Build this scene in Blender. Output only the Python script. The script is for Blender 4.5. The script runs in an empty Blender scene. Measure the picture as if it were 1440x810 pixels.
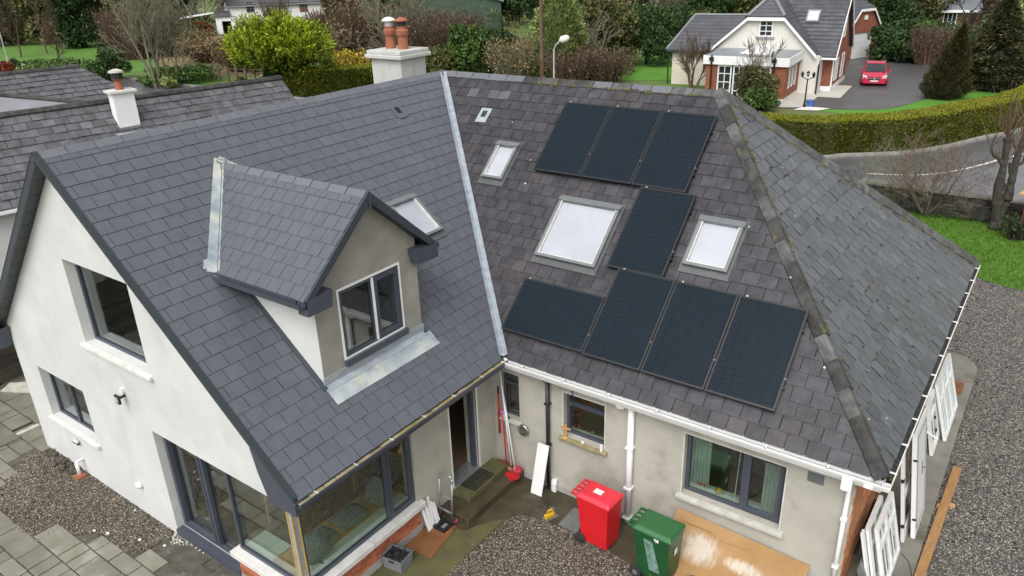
import bpy, math, random
import numpy as np
from mathutils import Matrix, Vector
random.seed(7)
rng = np.random.default_rng(7)
PI = math.pi
sc = bpy.context.scene
COL = sc.collection

# ------------------------------------------------------------------ camera
CAM = np.array([7.4231, -9.7056, 9.4615])           # metres; ground is z = 0
FPX = 1067.41                                        # focal length in photo pixels (1440 wide)
YAW, PITCH, ROLL = math.radians(-36.4748), math.radians(23.6339), math.radians(-1.9186)
_cy, _sy, _cp, _sp = math.cos(YAW), math.sin(YAW), math.cos(PITCH), math.sin(PITCH)
_f = np.array([_sy*_cp, _cy*_cp, -_sp]); _r = np.array([_cy, -_sy, 0.0]); _u = np.cross(_r, _f)
_c, _s = math.cos(ROLL), math.sin(ROLL)
RIGHT, UP, FWD = _c*_r + _s*_u, -_s*_r + _c*_u, _f
cam = bpy.data.cameras.new('camera'); cam_o = bpy.data.objects.new('camera', cam); COL.objects.link(cam_o)
cam.sensor_width = 36.0; cam.lens = 36.0*FPX/1440.0; cam.clip_start = 0.1; cam.clip_end = 3000
mw = Matrix.Identity(4)
for i in range(3):
    mw[i][0], mw[i][1], mw[i][2], mw[i][3] = RIGHT[i], UP[i], -FWD[i], CAM[i]
cam_o.matrix_world = mw
sc.camera = cam_o

# ------------------------------------------------------------------ sky, sun, exposure (overcast winter day)
SUN_EL, SUN_AZ = math.radians(52), math.radians(165)     # azimuth clockwise from +Y
w = bpy.data.worlds.new('World'); sc.world = w; w.use_nodes = True
nt = w.node_tree; nt.nodes.clear()
sky = nt.nodes.new('ShaderNodeTexSky'); sky.sky_type = 'NISHITA'; sky.sun_disc = False
sky.sun_elevation = SUN_EL; sky.sun_rotation = SUN_AZ; sky.dust_density = 4.0; sky.air_density = 1.0; sky.ozone_density = 1.0
hs = nt.nodes.new('ShaderNodeHueSaturation'); hs.inputs['Saturation'].default_value = 0.10   # cloud cover: almost colourless
bg = nt.nodes.new('ShaderNodeBackground'); bg.inputs['Strength'].default_value = 0.15
wo = nt.nodes.new('ShaderNodeOutputWorld')
nt.links.new(sky.outputs[0], hs.inputs['Color']); nt.links.new(hs.outputs[0], bg.inputs[0]); nt.links.new(bg.outputs[0], wo.inputs[0])
sl = bpy.data.lights.new('sun', 'SUN'); sl.energy = 0.7; sl.angle = math.radians(40); sl.color = (1.0, 0.97, 0.93)
so = bpy.data.objects.new('sun', sl); COL.objects.link(so)
sd = Vector((math.sin(SUN_AZ)*math.cos(SUN_EL), math.cos(SUN_AZ)*math.cos(SUN_EL), math.sin(SUN_EL)))
so.rotation_euler = sd.to_track_quat('Z', 'Y').to_euler(); so.location = (0, -30, 40)
sc.view_settings.view_transform = 'Standard'; sc.view_settings.look = 'None'
sc.view_settings.gamma = 1.0; sc.view_settings.use_curve_mapping = False
sc.view_settings.exposure = 0.66

# ------------------------------------------------------------------ pixel -> place (a pixel only gives a direction)
def ray(u, v): return FWD + RIGHT*((u-720)/FPX) + UP*(-(v-405)/FPX)
def hit(u, v, P0, n):
    n = np.array(n, float); d = ray(u, v); t = np.dot(np.array(P0, float)-CAM, n)/np.dot(d, n)
    return CAM + t*d
def gp(u, v, z=0.0): return hit(u, v, (0, 0, z), (0, 0, 1))
def onY(u, v, y): return hit(u, v, (0, y, 0), (0, 1, 0))
def onX(u, v, x): return hit(u, v, (x, 0, 0), (1, 0, 0))
def depth(P): return float(np.dot(np.array(P)-CAM, FWD))
def px(P):
    d = np.array(P, float)-CAM; k = FPX/np.dot(d, FWD)
    return np.array([720+k*np.dot(d, RIGHT), 405-k*np.dot(d, UP)])

# ------------------------------------------------------------------ object helpers
def link(o, parent=None):
    COL.objects.link(o)
    if parent is not None: o.parent = parent
    return o
def tag(o, label=None, cat=None, group=None, kind=None):
    if label: o['label'] = label
    if cat: o['category'] = cat
    if group: o['group'] = group
    if kind: o['kind'] = kind
    return o
def thing(name, label, cat, loc=(0, 0, 0), rotz=0.0, group=None):
    o = bpy.data.objects.new(name, None); o.empty_display_size = 0.2
    o.location = tuple(float(c) for c in loc); o.rotation_euler = (0, 0, rotz); link(o)
    return tag(o, label, cat, group)
def copy_tree(o, parent=None):
    c = o.copy(); COL.objects.link(c); c.parent = parent
    for ch in list(o.children): copy_tree(ch, c)
    return c

class MB:
    """collects shapes that belong to ONE piece and links them as one mesh"""
    def __init__(s): s.v = []; s.f = []; s.t = []
    def add(s, verts, faces, M=None, tint=0.5):
        b = len(s.v)
        for p in verts:
            s.v.append(tuple(M @ Vector(p)) if M is not None else tuple(float(c) for c in p))
        for f in faces: s.f.append([i+b for i in f]); s.t.append(tint)
        return s
    def box(s, x0, y0, z0, x1, y1, z1, M=None, tint=0.5):
        v = [(x0,y0,z0),(x1,y0,z0),(x1,y1,z0),(x0,y1,z0),(x0,y0,z1),(x1,y0,z1),(x1,y1,z1),(x0,y1,z1)]
        return s.add(v, [(0,3,2,1),(4,5,6,7),(0,1,5,4),(1,2,6,5),(2,3,7,6),(3,0,4,7)], M, tint)
    def hexa(s, v, M=None, tint=0.5):
        return s.add(v, [(0,3,2,1),(4,5,6,7),(0,1,5,4),(1,2,6,5),(2,3,7,6),(3,0,4,7)], M, tint)
    def prism(s, poly, vec, M=None, tint=0.5):
        n = len(poly); vec = np.array(vec, float)
        v = [np.array(p, float) for p in poly]; v2 = [p+vec for p in v]
        return s.add(v+v2, [list(range(n))[::-1], list(range(n, 2*n))]+[(i, (i+1) % n, n+(i+1) % n, n+i) for i in range(n)], M, tint)
    def face(s, *pts, M=None, tint=0.5): return s.add(pts, [list(range(len(pts)))], M, tint)
    def tube(s, pts, rad, n=8, M=None, tint=0.5, cap=True):
        pts = [np.array(p, float) for p in pts]
        if not hasattr(rad, '__len__'): rad = [rad]*len(pts)
        V = []; F = []
        for i, p in enumerate(pts):
            t = pts[min(i+1, len(pts)-1)]-pts[max(i-1, 0)]; t = t/(np.linalg.norm(t)+1e-9)
            a = np.cross(t, (0, 0, 1.0)) if abs(t[2]) < .95 else np.cross(t, (1.0, 0, 0)); a /= np.linalg.norm(a)
            b = np.cross(t, a)
            for k in range(n):
                g = 2*PI*k/n; V.append(p+rad[i]*(math.cos(g)*a+math.sin(g)*b))
        for i in range(len(pts)-1):
            for k in range(n): F.append((i*n+k, i*n+(k+1) % n, (i+1)*n+(k+1) % n, (i+1)*n+k))
        if cap: F.append(list(range(n))[::-1]); F.append([(len(pts)-1)*n+k for k in range(n)])
        return s.add(V, F, M, tint)
    def lathe(s, prof, n=16, M=None, tint=0.5):
        V = []; F = []
        for r, z in prof:
            for k in range(n): V.append((r*math.cos(2*PI*k/n), r*math.sin(2*PI*k/n), z))
        for i in range(len(prof)-1):
            for k in range(n): F.append((i*n+k, i*n+(k+1) % n, (i+1)*n+(k+1) % n, (i+1)*n+k))
        F.append(list(range(n))[::-1]); F.append([(len(prof)-1)*n+k for k in range(n)])
        return s.add(V, F, M, tint)
    def build(s, name, mat, parent=None, smooth=False, bevel=0, kind=None):
        me = bpy.data.meshes.new(name); me.from_pydata(s.v, [], s.f); me.validate(clean_customdata=False)
        if len(me.polygons) == len(s.t):
            a = me.attributes.new('tint', 'FLOAT', 'FACE'); a.data.foreach_set('value', s.t)
        me.materials.append(M[mat] if isinstance(mat, str) else mat)
        if smooth: me.polygons.foreach_set('use_smooth', [True]*len(me.polygons))
        me.update()
        o = bpy.data.objects.new(name, me); link(o, parent)
        if bevel:
            b = o.modifiers.new('bevel', 'BEVEL'); b.width = bevel; b.segments = 2; b.limit_method = 'ANGLE'; b.angle_limit = math.radians(40)
        if kind: o['kind'] = kind
        return o

def mesh_np(name, V, F, mat, parent=None, tint=None, kind=None, smooth=False):
    """fast mesh from numpy arrays; F is (n,k)"""
    V = np.asarray(V, np.float32).reshape(-1, 3); F = np.asarray(F, np.int32); n, k = F.shape
    me = bpy.data.meshes.new(name)
    me.vertices.add(len(V)); me.vertices.foreach_set('co', V.ravel())
    me.loops.add(n*k); me.loops.foreach_set('vertex_index', F.ravel())
    me.polygons.add(n); me.polygons.foreach_set('loop_start', np.arange(0, n*k, k, dtype=np.int32))
    me.polygons.foreach_set('loop_total', np.full(n, k, np.int32))
    if tint is not None:
        a = me.attributes.new('tint', 'FLOAT', 'FACE'); a.data.foreach_set('value', np.asarray(tint, np.float32))
    if smooth: me.polygons.foreach_set('use_smooth', np.ones(n, bool))
    me.update(calc_edges=True)
    me.materials.append(M[mat] if isinstance(mat, str) else mat)
    o = bpy.data.objects.new(name, me); link(o, parent)
    if kind: o['kind'] = kind
    return o

# ------------------------------------------------------------------ procedural materials
M = {}
def nodes(name):
    m = bpy.data.materials.new(name); m.use_nodes = True; M[name] = m
    t = m.node_tree; b = t.nodes['Principled BSDF']
    return m, t, b
def N(t, kind, **kw):
    n = t.nodes.new(kind)
    for k, v in kw.items():
        if k in n.inputs: n.inputs[k].default_value = v
        else: setattr(n, k, v)
    return n
def rgba(c): return (c[0], c[1], c[2], 1)
def mixc(t, fac, a, b, mode='MIX'):
    m = t.nodes.new('ShaderNodeMix'); m.data_type = 'RGBA'; m.blend_type = mode
    for sock, val in ((m.inputs[0], fac), (m.inputs[6], a), (m.inputs[7], b)):
        if isinstance(val, bpy.types.NodeSocket): t.links.new(val, sock)
        elif hasattr(val, '__len__'): sock.default_value = rgba(val)
        else: sock.default_value = val
    return m.outputs[2]
def ramp(t, src, p0, p1, c0=(0,0,0), c1=(1,1,1)):
    r = t.nodes.new('ShaderNodeValToRGB'); e = r.color_ramp.elements
    e[0].position, e[1].position = p0, p1; e[0].color, e[1].color = rgba(c0), rgba(c1)
    t.links.new(src, r.inputs[0]); return r.outputs[0]
def noise(t, scale, detail=4, rough=.55, vec=None, stretch=None):
    n = N(t, 'ShaderNodeTexNoise'); n.inputs['Scale'].default_value = scale; n.inputs['Detail'].default_value = detail
    n.inputs['Roughness'].default_value = rough
    tc = t.nodes.new('ShaderNodeTexCoord'); v = tc.outputs['Object'] if vec is None else vec
    if stretch:
        mp = t.nodes.new('ShaderNodeMapping'); mp.inputs['Scale'].default_value = stretch
        t.links.new(v, mp.inputs[0]); v = mp.outputs[0]
    t.links.new(v, n.inputs['Vector']); return n.outputs['Fac']
def mk(name, c1, c2=None, scale=3.0, rough=.7, bump=0.0, bscale=40.0, tint=0.0, spec=.5, metal=0.0, p=(.35, .65), stretch=None, detail=5, rvar=0.0, spots=None, stains=None):
    """c1..c2 blotched by noise; tint: strength of the per-piece brightness; spots: (colour, scale, threshold); stains: (colour, scale, lo, hi, stretch)"""
    m, t, b = nodes(name)
    b.inputs['Roughness'].default_value = rough; b.inputs['Metallic'].default_value = metal
    b.inputs['Specular IOR Level'].default_value = spec
    if c2 is None: c2 = tuple(x*.85 for x in c1)
    nz = noise(t, scale, detail, stretch=stretch)
    col = mixc(t, ramp(t, nz, *p), c1, c2)
    if stains:
        s_ = ramp(t, noise(t, stains[1], 6, .6, stretch=stains[4] if len(stains) > 4 else None), stains[2], stains[3])
        col = mixc(t, s_, col, stains[0])
    if spots:
        vo = t.nodes.new('ShaderNodeTexVoronoi'); vo.inputs['Scale'].default_value = spots[1]
        tc = t.nodes.new('ShaderNodeTexCoord'); t.links.new(tc.outputs['Object'], vo.inputs['Vector'])
        sp = ramp(t, vo.outputs['Distance'], spots[2]*.6, spots[2], (1,1,1), (0,0,0))
        rn = ramp(t, vo.outputs['Color'], .55, .6)
        col = mixc(t, mixc(t, 1.0, sp, rn, 'MULTIPLY'), col, spots[0])
    if tint:
        at = N(t, 'ShaderNodeAttribute', attribute_name='tint')
        k = N(t, 'ShaderNodeMapRange'); k.inputs['To Min'].default_value = 1-tint; k.inputs['To Max'].default_value = 1+tint
        t.links.new(at.outputs['Fac'], k.inputs[0])
        cb = t.nodes.new('ShaderNodeCombineColor')
        for i in range(3): t.links.new(k.outputs[0], cb.inputs[i])
        col = mixc(t, 1.0, col, cb.outputs[0], 'MULTIPLY')
    t.links.new(col, b.inputs['Base Color'])
    if rvar:
        rr = N(t, 'ShaderNodeMapRange'); rr.inputs['To Min'].default_value = max(.03, rough-rvar); rr.inputs['To Max'].default_value = min(1, rough+rvar)
        t.links.new(noise(t, scale*1.7, 4), rr.inputs[0]); t.links.new(rr.outputs[0], b.inputs['Roughness'])
    if bump:
        bp = N(t, 'ShaderNodeBump'); bp.inputs['Strength'].default_value = bump; bp.inputs['Distance'].default_value = .02
        t.links.new(noise(t, bscale, 5), bp.inputs['Height']); t.links.new(bp.outputs[0], b.inputs['Normal'])
    return m

# roof coverings
mk('slate_new', (.084,.091,.108), (.096,.103,.121), 6, .36, .10, 60, tint=.08, rvar=.08)
mk('deck_dark', (.010,.010,.011), (.014,.014,.015), 5, .9)
mk('slate_patch', (.075,.080,.090), (.10,.105,.116), 6, .45, .2, 60, tint=.2)
mk('slate_new_dark', (.05,.053,.06), (.06,.063,.07), 6, .45, .10, 60, tint=.10, rvar=.08)
mk('slate_old', (.022,.021,.026), (.047,.044,.052), 5, .46, .35, 50, tint=.38, rvar=.15, spots=((.55,.55,.52), 2.6, .055), stains=((.058,.044,.043), 1.3, .55, .75))
mk('slate_hip', (.054,.058,.064), (.100,.106,.114), 4, .38, .35, 45, tint=.30, rvar=.12, stretch=(2.0,9.0,2.0), spots=((.62,.62,.58), 2.2, .05), stains=((.05,.053,.045), 2.4, .58, .75))
mk('ridge_new', (.112,.119,.136), (.125,.132,.149), 8, .5, .15, 60, tint=.06)
mk('ridge_old', (.045,.045,.045), (.115,.115,.113), 6, .7, .5, 40, tint=.25, stains=((.10,.10,.045), 4, .60, .76))
mk('ridge_mossy', (.022,.021,.020), (.062,.060,.056), 5, .8, .6, 35, tint=.30, stains=((.11,.105,.04), 3, .62, .74), spots=((.6,.6,.56), 3.0, .07))
mk('moss', (.085,.095,.02), (.17,.15,.03), 9, .95, .6, 60, tint=.35)
mk('moss_dark', (.030,.030,.012), (.075,.070,.022), 9, .95, .6, 60, tint=.35)
mk('lead', (.42,.46,.50), (.30,.34,.38), 5, .38, .2, 30, metal=.3, stretch=(1,1,3), rvar=.1)
mk('lead_pale', (.50,.53,.52), (.24,.29,.33), 2.2, .40, .15, 30, metal=.2, stains=((.56,.55,.42), 2.5, .52, .66))
mk('tile_neighbour', (.062,.062,.068), (.112,.110,.118), 3, .55, .3, 40, tint=.28, rvar=.12)
mk('tile_neighbour_pale', (.19,.195,.21), (.24,.245,.26), 2, .5, .2, 40, stains=((.30,.28,.30), 1.2, .6, .7))
# walls
mk('render_chimney', (.50,.50,.48), (.42,.42,.40), 2.5, .9, .25, 40, stains=((.30,.30,.28), 1.8, .55, .78, (1,1,.35)))
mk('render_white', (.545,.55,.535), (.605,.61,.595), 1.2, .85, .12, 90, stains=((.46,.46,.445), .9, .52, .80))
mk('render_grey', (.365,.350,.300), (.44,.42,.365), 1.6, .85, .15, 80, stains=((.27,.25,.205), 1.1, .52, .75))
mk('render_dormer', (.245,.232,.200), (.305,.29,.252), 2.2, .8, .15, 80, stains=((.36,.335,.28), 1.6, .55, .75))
mk('render_base', (.27,.26,.235), (.36,.35,.32), 3, .9, .2, 60, stains=((.12,.11,.07), 2.2, .55, .75))
mk('sill_concrete', (.52,.51,.47), (.42,.41,.37), 5, .85, .25, 60, stains=((.30,.28,.20), 4, .55, .75))
mk('sill_white', (.66,.65,.62), (.55,.54,.50), 5, .8, .2, 60, stains=((.42,.41,.37), 4, .6, .8))
mk('sill_mossy', (.33,.29,.17), (.24,.20,.10), 7, .9, .4, 60, stains=((.20,.17,.04), 5, .5, .7))
mk('brick_plinth', (.36,.10,.045), (.45,.16,.085), 12, .9, .6, 90, tint=.25, stains=((.48,.34,.26), 9, .60, .75))
mk('brick_wall', (.40,.155,.065), (.50,.22,.10), 9, .85, .4, 60, tint=.3)
mk('nh_brick', (.20,.062,.032), (.27,.10,.055), 2.5, .85, .3, 20)
mk('mortar', (.38,.33,.27), (.30,.26,.21), 8, .95, .4, 60)
# metals, plastics, timber
mk('anthracite', (.040,.047,.060), (.046,.053,.067), 4, .42, spec=.5)
mk('anthracite_frame', (.055,.062,.083), (.062,.070,.092), 4, .4)
mk('soffit_dark', (.022,.030,.034), (.026,.034,.038), 4, .45)
mk('upvc_white', (.78,.78,.77), (.74,.74,.73), 6, .32)
mk('upvc_dirty', (.72,.71,.66), (.60,.58,.50), 4, .5, stains=((.50,.47,.33), 3, .55, .7))
mk('black_plastic', (.012,.012,.013), (.018,.018,.018), 8, .4)
mk('alu_grey', (.165,.178,.180), (.20,.213,.215), 6, .38, metal=.3)
mk('alu_dark', (.085,.09,.094), (.105,.11,.114), 6, .42, metal=.2)
mk('alu_bright', (.50,.51,.52), (.42,.43,.44), 6, .33, metal=.7)
mk('blind', (.56,.575,.60), (.46,.48,.51), .9, .5)
mk('panel_frame', (.012,.013,.015), (.015,.016,.018), 8, .35)
mk('timber_pale', (.52,.30,.13), (.42,.23,.09), 6, .7, .3, 30, stretch=(1,1,8))
mk('timber_plank', (.36,.20,.075), (.27,.14,.05), 4, .6, .3, 25, stretch=(9,1,3), stains=((.20,.13,.08), 3, .55, .75))
mk('fence_dark', (.030,.024,.018), (.050,.040,.030), 3, .9, .5, 25, tint=.4, stretch=(1,.4,3))
mk('timber_post', (.16,.12,.085), (.10,.075,.05), 6, .85, .4, 25)
mk('osb_brown', (.22,.095,.032), (.16,.066,.022), 4, .8, .2, 60, stains=((.12,.055,.02), 2, .55, .7))
mk('cardboard', (.36,.215,.095), (.30,.175,.072), 2.5, .85, .12, 20, stains=((.31,.165,.055), 1.6, .55, .7))
def smear():          # trowelled plaster dried on the cardboard
    t = M['cardboard'].node_tree; b = t.nodes['Principled BSDF']; src = b.inputs['Base Color'].links[0].from_socket
    tc = t.nodes.new('ShaderNodeTexCoord'); acc = None
    for c, sc_ in (((.60,-.15,.42),(1.5,2.2,2.2)), ((1.35,-.1,.33),(1.6,5,5))):
        mp = t.nodes.new('ShaderNodeMapping'); mp.inputs['Location'].default_value = tuple(-a*k for a, k in zip(c, sc_)); mp.inputs['Scale'].default_value = sc_
        t.links.new(tc.outputs['Object'], mp.inputs[0]); gr = t.nodes.new('ShaderNodeTexGradient'); gr.gradient_type = 'SPHERICAL'; t.links.new(mp.outputs[0], gr.inputs[0])
        if acc is None: acc = gr.outputs['Fac']
        else:
            mx = N(t, 'ShaderNodeMath', operation='MAXIMUM'); t.links.new(acc, mx.inputs[0]); t.links.new(gr.outputs['Fac'], mx.inputs[1]); acc = mx.outputs[0]
    nz = noise(t, 5, 6, .7, stretch=(3.0,1.0,.7)); ml = N(t, 'ShaderNodeMath', operation='MULTIPLY'); t.links.new(acc, ml.inputs[0]); t.links.new(nz, ml.inputs[1])
    t.links.new(mixc(t, ramp(t, ml.outputs[0], .17, .36), src, (.50,.435,.355)), b.inputs['Base Color'])
smear()
mk('plaster_smear', (.66,.60,.54), (.50,.40,.30), 8, .9, .3, 40)
mk('foam_grey', (.33,.34,.35), (.24,.25,.26), 6, .9, .5, 40)
mk('timber_batten', (.55,.36,.10), (.44,.28,.08), 9, .8, .4, 40)
mk('wood_floor', (.22,.15,.10), (.16,.105,.065), 3, .4, stretch=(6,1,1))
mk('interior_wall', (.16,.15,.14), (.13,.12,.11), 2, .9)
mk('interior_pale', (.58,.62,.57), (.54,.58,.53), 2, .6)
mk('fabric_grey', (.20,.22,.21), (.14,.155,.15), 30, .95, .3, 80)
mk('curtain', (.50,.53,.52), (.38,.41,.40), 14, .9, stretch=(6,6,.5))
mk('bin_red', (.62,.012,.020), (.56,.010,.018), 3, .35, .06, 80, stains=((.50,.012,.02), 2, .6, .8))
mk('bin_red_lid', (.66,.035,.055), (.60,.03,.05), 3, .38, .06, 80)
mk('bin_green', (.012,.078,.024), (.010,.064,.02), 3, .38, .06, 80)
mk('bin_green_lid', (.028,.125,.040), (.022,.105,.034), 3, .38, .06, 80)
mk('scuff', (.20,.30,.27), (.10,.19,.14), 9, .8, stains=((.05,.13,.06), 8, .5, .62))
mk('rubber', (.018,.018,.018), (.028,.028,.026), 9, .8)
mk('paper_white', (.72,.70,.68), (.62,.60,.58), 25, .8)
mk('red_paint', (.50,.025,.03), (.42,.02,.025), 5, .45)
mk('pink_plastic', (.62,.09,.14), (.55,.07,.11), 5, .4)
mk('orange_flower', (.68,.09,.015), (.50,.05,.01), 12, .8)
mk('yellow_tool', (.62,.38,.02), (.50,.30,.02), 8, .5)
mk('purple', (.50,.16,.45), (.62,.3,.55), 10, .7)
mk('crate_grey', (.20,.215,.235), (.17,.18,.20), 6, .5)
mk('coal', (.012,.012,.013), (.05,.05,.052), 25, .5, .6, 30, p=(.5,.6))
mk('terracotta', (.32,.115,.060), (.25,.085,.045), 5, .8, .2, 40, stains=((.55,.36,.26), 4, .62, .8))
mk('steel_bowl', (.55,.54,.52), (.45,.44,.42), 6, .25, metal=.9)
mk('pale_stone', (.52,.50,.44), (.40,.38,.33), 6, .9, .4, 30)
mk('tan_white', (.74,.72,.66), (.65,.63,.57), 6, .8)
# ground
mk('slab_stone', (.160,.150,.112), (.220,.208,.168), 2.2, .45, .25, 40, tint=.16, rvar=.15, stains=((.31,.30,.27), 1.1, .60, .78))
mk('soil', (.065,.058,.044), (.105,.096,.075), 5, .9, .8, 30, stains=((.20,.185,.15), 3, .55, .7))
mk('wet_concrete', (.045,.036,.019), (.078,.064,.036), 2.2, .45, .3, 50, rvar=.15, stains=((.035,.030,.020), 1.5, .50, .68))
mk('mossy_concrete', (.105,.098,.035), (.078,.072,.032), 2.6, .8, .35, 50, stains=((.13,.115,.05), 3, .55, .7))
mk('path_concrete', (.150,.142,.118), (.215,.205,.175), 1.6, .6, .25, 60, rvar=.15, stains=((.085,.080,.05), 1.2, .52, .7))
mk('grass', (.055,.145,.012), (.085,.185,.018), 1.4, .9, .6, 25, stains=((.12,.17,.02), .9, .55, .75))
mk('grass_far', (.065,.150,.018), (.095,.170,.030), .35, .95, .3, 6, stains=((.13,.11,.055), .10, .48, .62))
mk('lawn_bright', (.060,.190,.010), (.085,.215,.016), .6, .95, .3, 8)
mk('bracken', (.20,.155,.075), (.13,.095,.05), .5, .95, .6, 6, stains=((.10,.11,.035), .3, .55, .7))
mk('asphalt_wet', (.085,.085,.090), (.115,.115,.122), .35, .30, .1, 40, rvar=.14)
mk('asphalt_drive', (.062,.060,.062), (.080,.076,.078), .5, .45, .12, 40, rvar=.12)
mk('kerb', (.30,.29,.26), (.22,.21,.19), 2, .85, .2, 30)
mk('road_paint', (.72,.72,.70), (.60,.60,.58), 2, .7)
mk('wall_stone', (.038,.036,.028), (.085,.080,.066), 3, .9, .6, 20, tint=.45, stains=((.07,.08,.03), 1.5, .55, .7))
mk('stone_cap', (.22,.215,.185), (.15,.145,.12), 2, .9, .3, 20)
# neighbour houses
mk('nh_plaster', (.66,.64,.59), (.60,.58,.53), 1, .85)
mk('nh_white', (.78,.78,.77), (.72,.72,.71), 2, .6)
mk('nh_cream', (.62,.57,.47), (.57,.52,.42), 1, .85)
mk('nh_roof', (.060,.062,.072), (.085,.087,.098), 1.2, .6, .3, 12, tint=.2)
def courses(name, period, dark=.55):      # tile courses too far off to build: thin shadow line every course
    t = M[name].node_tree; b = t.nodes['Principled BSDF']; src = b.inputs['Base Color'].links[0].from_socket
    tc = t.nodes.new('ShaderNodeTexCoord'); sp = t.nodes.new('ShaderNodeSeparateXYZ'); t.links.new(tc.outputs['Object'], sp.inputs[0])
    d = N(t, 'ShaderNodeMath', operation='DIVIDE'); d.inputs[1].default_value = period; t.links.new(sp.outputs[2], d.inputs[0])
    f = N(t, 'ShaderNodeMath', operation='FRACT'); t.links.new(d.outputs[0], f.inputs[0])
    l = N(t, 'ShaderNodeMath', operation='LESS_THAN'); l.inputs[1].default_value = .22; t.links.new(f.outputs[0], l.inputs[0])
    t.links.new(mixc(t, l.outputs[0], src, mixc(t, 1.0, src, (dark,)*3, 'MULTIPLY')), b.inputs['Base Color'])
courses('nh_roof', .23)
mk('nh_flat', (.16,.175,.195), (.20,.215,.235), .8, .35)
mk('lead_far', (.22,.23,.24), (.17,.18,.19), 2, .5)
mk('far_dark', (.02,.02,.022), (.03,.03,.03), 3, .3)
mk('garage_dark', (.010,.009,.008), (.016,.014,.012), 3, .8)
mk('green_cladding', (.030,.060,.042), (.04,.075,.05), 1, .6)
mk('barn_roof', (.14,.16,.15), (.18,.20,.19), 1, .6)
mk('cabin_timber', (.17,.10,.055), (.12,.065,.035), 2, .8)
mk('blue_pot', (.06,.13,.45), (.05,.10,.36), 6, .4)
mk('galv_steel', (.50,.52,.52), (.42,.44,.44), 3, .45, metal=.3)
mk('pole_wood', (.14,.085,.06), (.10,.06,.045), 4, .85)
mk('red_wood', (.16,.035,.02), (.11,.025,.015), 5, .8)
# car
mk('car_paint', (.50,.012,.055), (.48,.011,.05), 2, .22, spec=.6)
mk('car_glass', (.02,.025,.03), (.03,.035,.04), 2, .08, spec=.8)
mk('chrome', (.65,.65,.66), (.55,.55,.56), 5, .15, metal=.9)
mk('lamp_glass', (.55,.57,.60), (.45,.47,.50), 9, .1)
# plants
def leafmat(name, dark, light, rough=.6, sat=None):
    m, t, b = nodes(name); b.inputs['Roughness'].default_value = rough; b.inputs['Specular IOR Level'].default_value = .3
    at = N(t, 'ShaderNodeAttribute', attribute_name='tint')
    t.links.new(ramp(t, at.outputs['Fac'], 0.05, .95, dark, light), b.inputs['Base Color'])
    return m
leafmat('leaf_dark', (.012,.028,.008), (.050,.095,.022))
leafmat('leaf_mid', (.022,.050,.010), (.095,.165,.030))
leafmat('leaf_olive', (.035,.042,.012), (.13,.13,.040))
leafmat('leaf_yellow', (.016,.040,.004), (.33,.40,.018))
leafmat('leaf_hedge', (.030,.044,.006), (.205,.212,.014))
leafmat('leaf_varieg', (.055,.085,.020), (.34,.40,.13))
leafmat('leaf_conifer', (.012,.018,.006), (.095,.090,.032))
leafmat('leaf_cypress', (.014,.018,.005), (.075,.062,.018))
leafmat('leaf_dry', (.085,.055,.022), (.30,.22,.10))
leafmat('leaf_brown', (.042,.031,.017), (.155,.112,.064))
leafmat('leaf_red', (.10,.018,.010), (.26,.055,.025))
leafmat('leaf_gold', (.24,.17,.01), (.55,.42,.03))
leafmat('leaf_grass', (.035,.10,.008), (.13,.25,.02))
leafmat('bark_pale', (.115,.105,.070), (.27,.255,.175), .9)
leafmat('bark_brown', (.045,.030,.020), (.16,.11,.075), .9)
leafmat('bark_red', (.070,.042,.030), (.20,.130,.092), .9)
leafmat('bark_pink', (.085,.055,.045), (.27,.19,.155), .9)
leafmat('bark_dark', (.018,.016,.013), (.075,.065,.052), .95)
mk('bark_rough', (.030,.027,.022), (.075,.068,.055), 7, .95, 1.0, 22, stains=((.03,.027,.02), 5, .5, .65))
leafmat('bark_grey', (.05,.048,.04), (.20,.19,.155), .95)
leafmat('gravel_stone', (.016,.012,.009), (.50,.44,.36), .45)
leafmat('gravel_dark', (.016,.015,.014), (.42,.38,.34), .45)
def gravel_ground(name, a, b_, c, scale=55):
    m, t, b = nodes(name); b.inputs['Roughness'].default_value = .6
    vo = t.nodes.new('ShaderNodeTexVoronoi'); vo.inputs['Scale'].default_value = scale
    tc = t.nodes.new('ShaderNodeTexCoord'); t.links.new(tc.outputs['Object'], vo.inputs['Vector'])
    sep = t.nodes.new('ShaderNodeSeparateColor'); t.links.new(vo.outputs['Color'], sep.inputs[0])
    c1 = mixc(t, ramp(t, sep.outputs[0], .15, .75), a, b_)
    c2 = mixc(t, ramp(t, sep.outputs[1], .80, .92), c1, c)
    c3 = mixc(t, ramp(t, noise(t, .8, 4), .4, .7), c2, tuple(x*.9 for x in a))
    t.links.new(c2, b.inputs['Base Color'])
    bp = N(t, 'ShaderNodeBump'); bp.inputs['Strength'].default_value = 1.0; bp.inputs['Distance'].default_value = .015; bp.invert = True
    t.links.new(vo.outputs['Distance'], bp.inputs['Height']); t.links.new(bp.outputs[0], b.inputs['Normal'])
gravel_ground('gravel_yard', (.022,.017,.012), (.125,.100,.070), (.46,.41,.33))
gravel_ground('gravel_drive', (.024,.022,.020), (.125,.114,.102), (.46,.42,.36))
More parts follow.
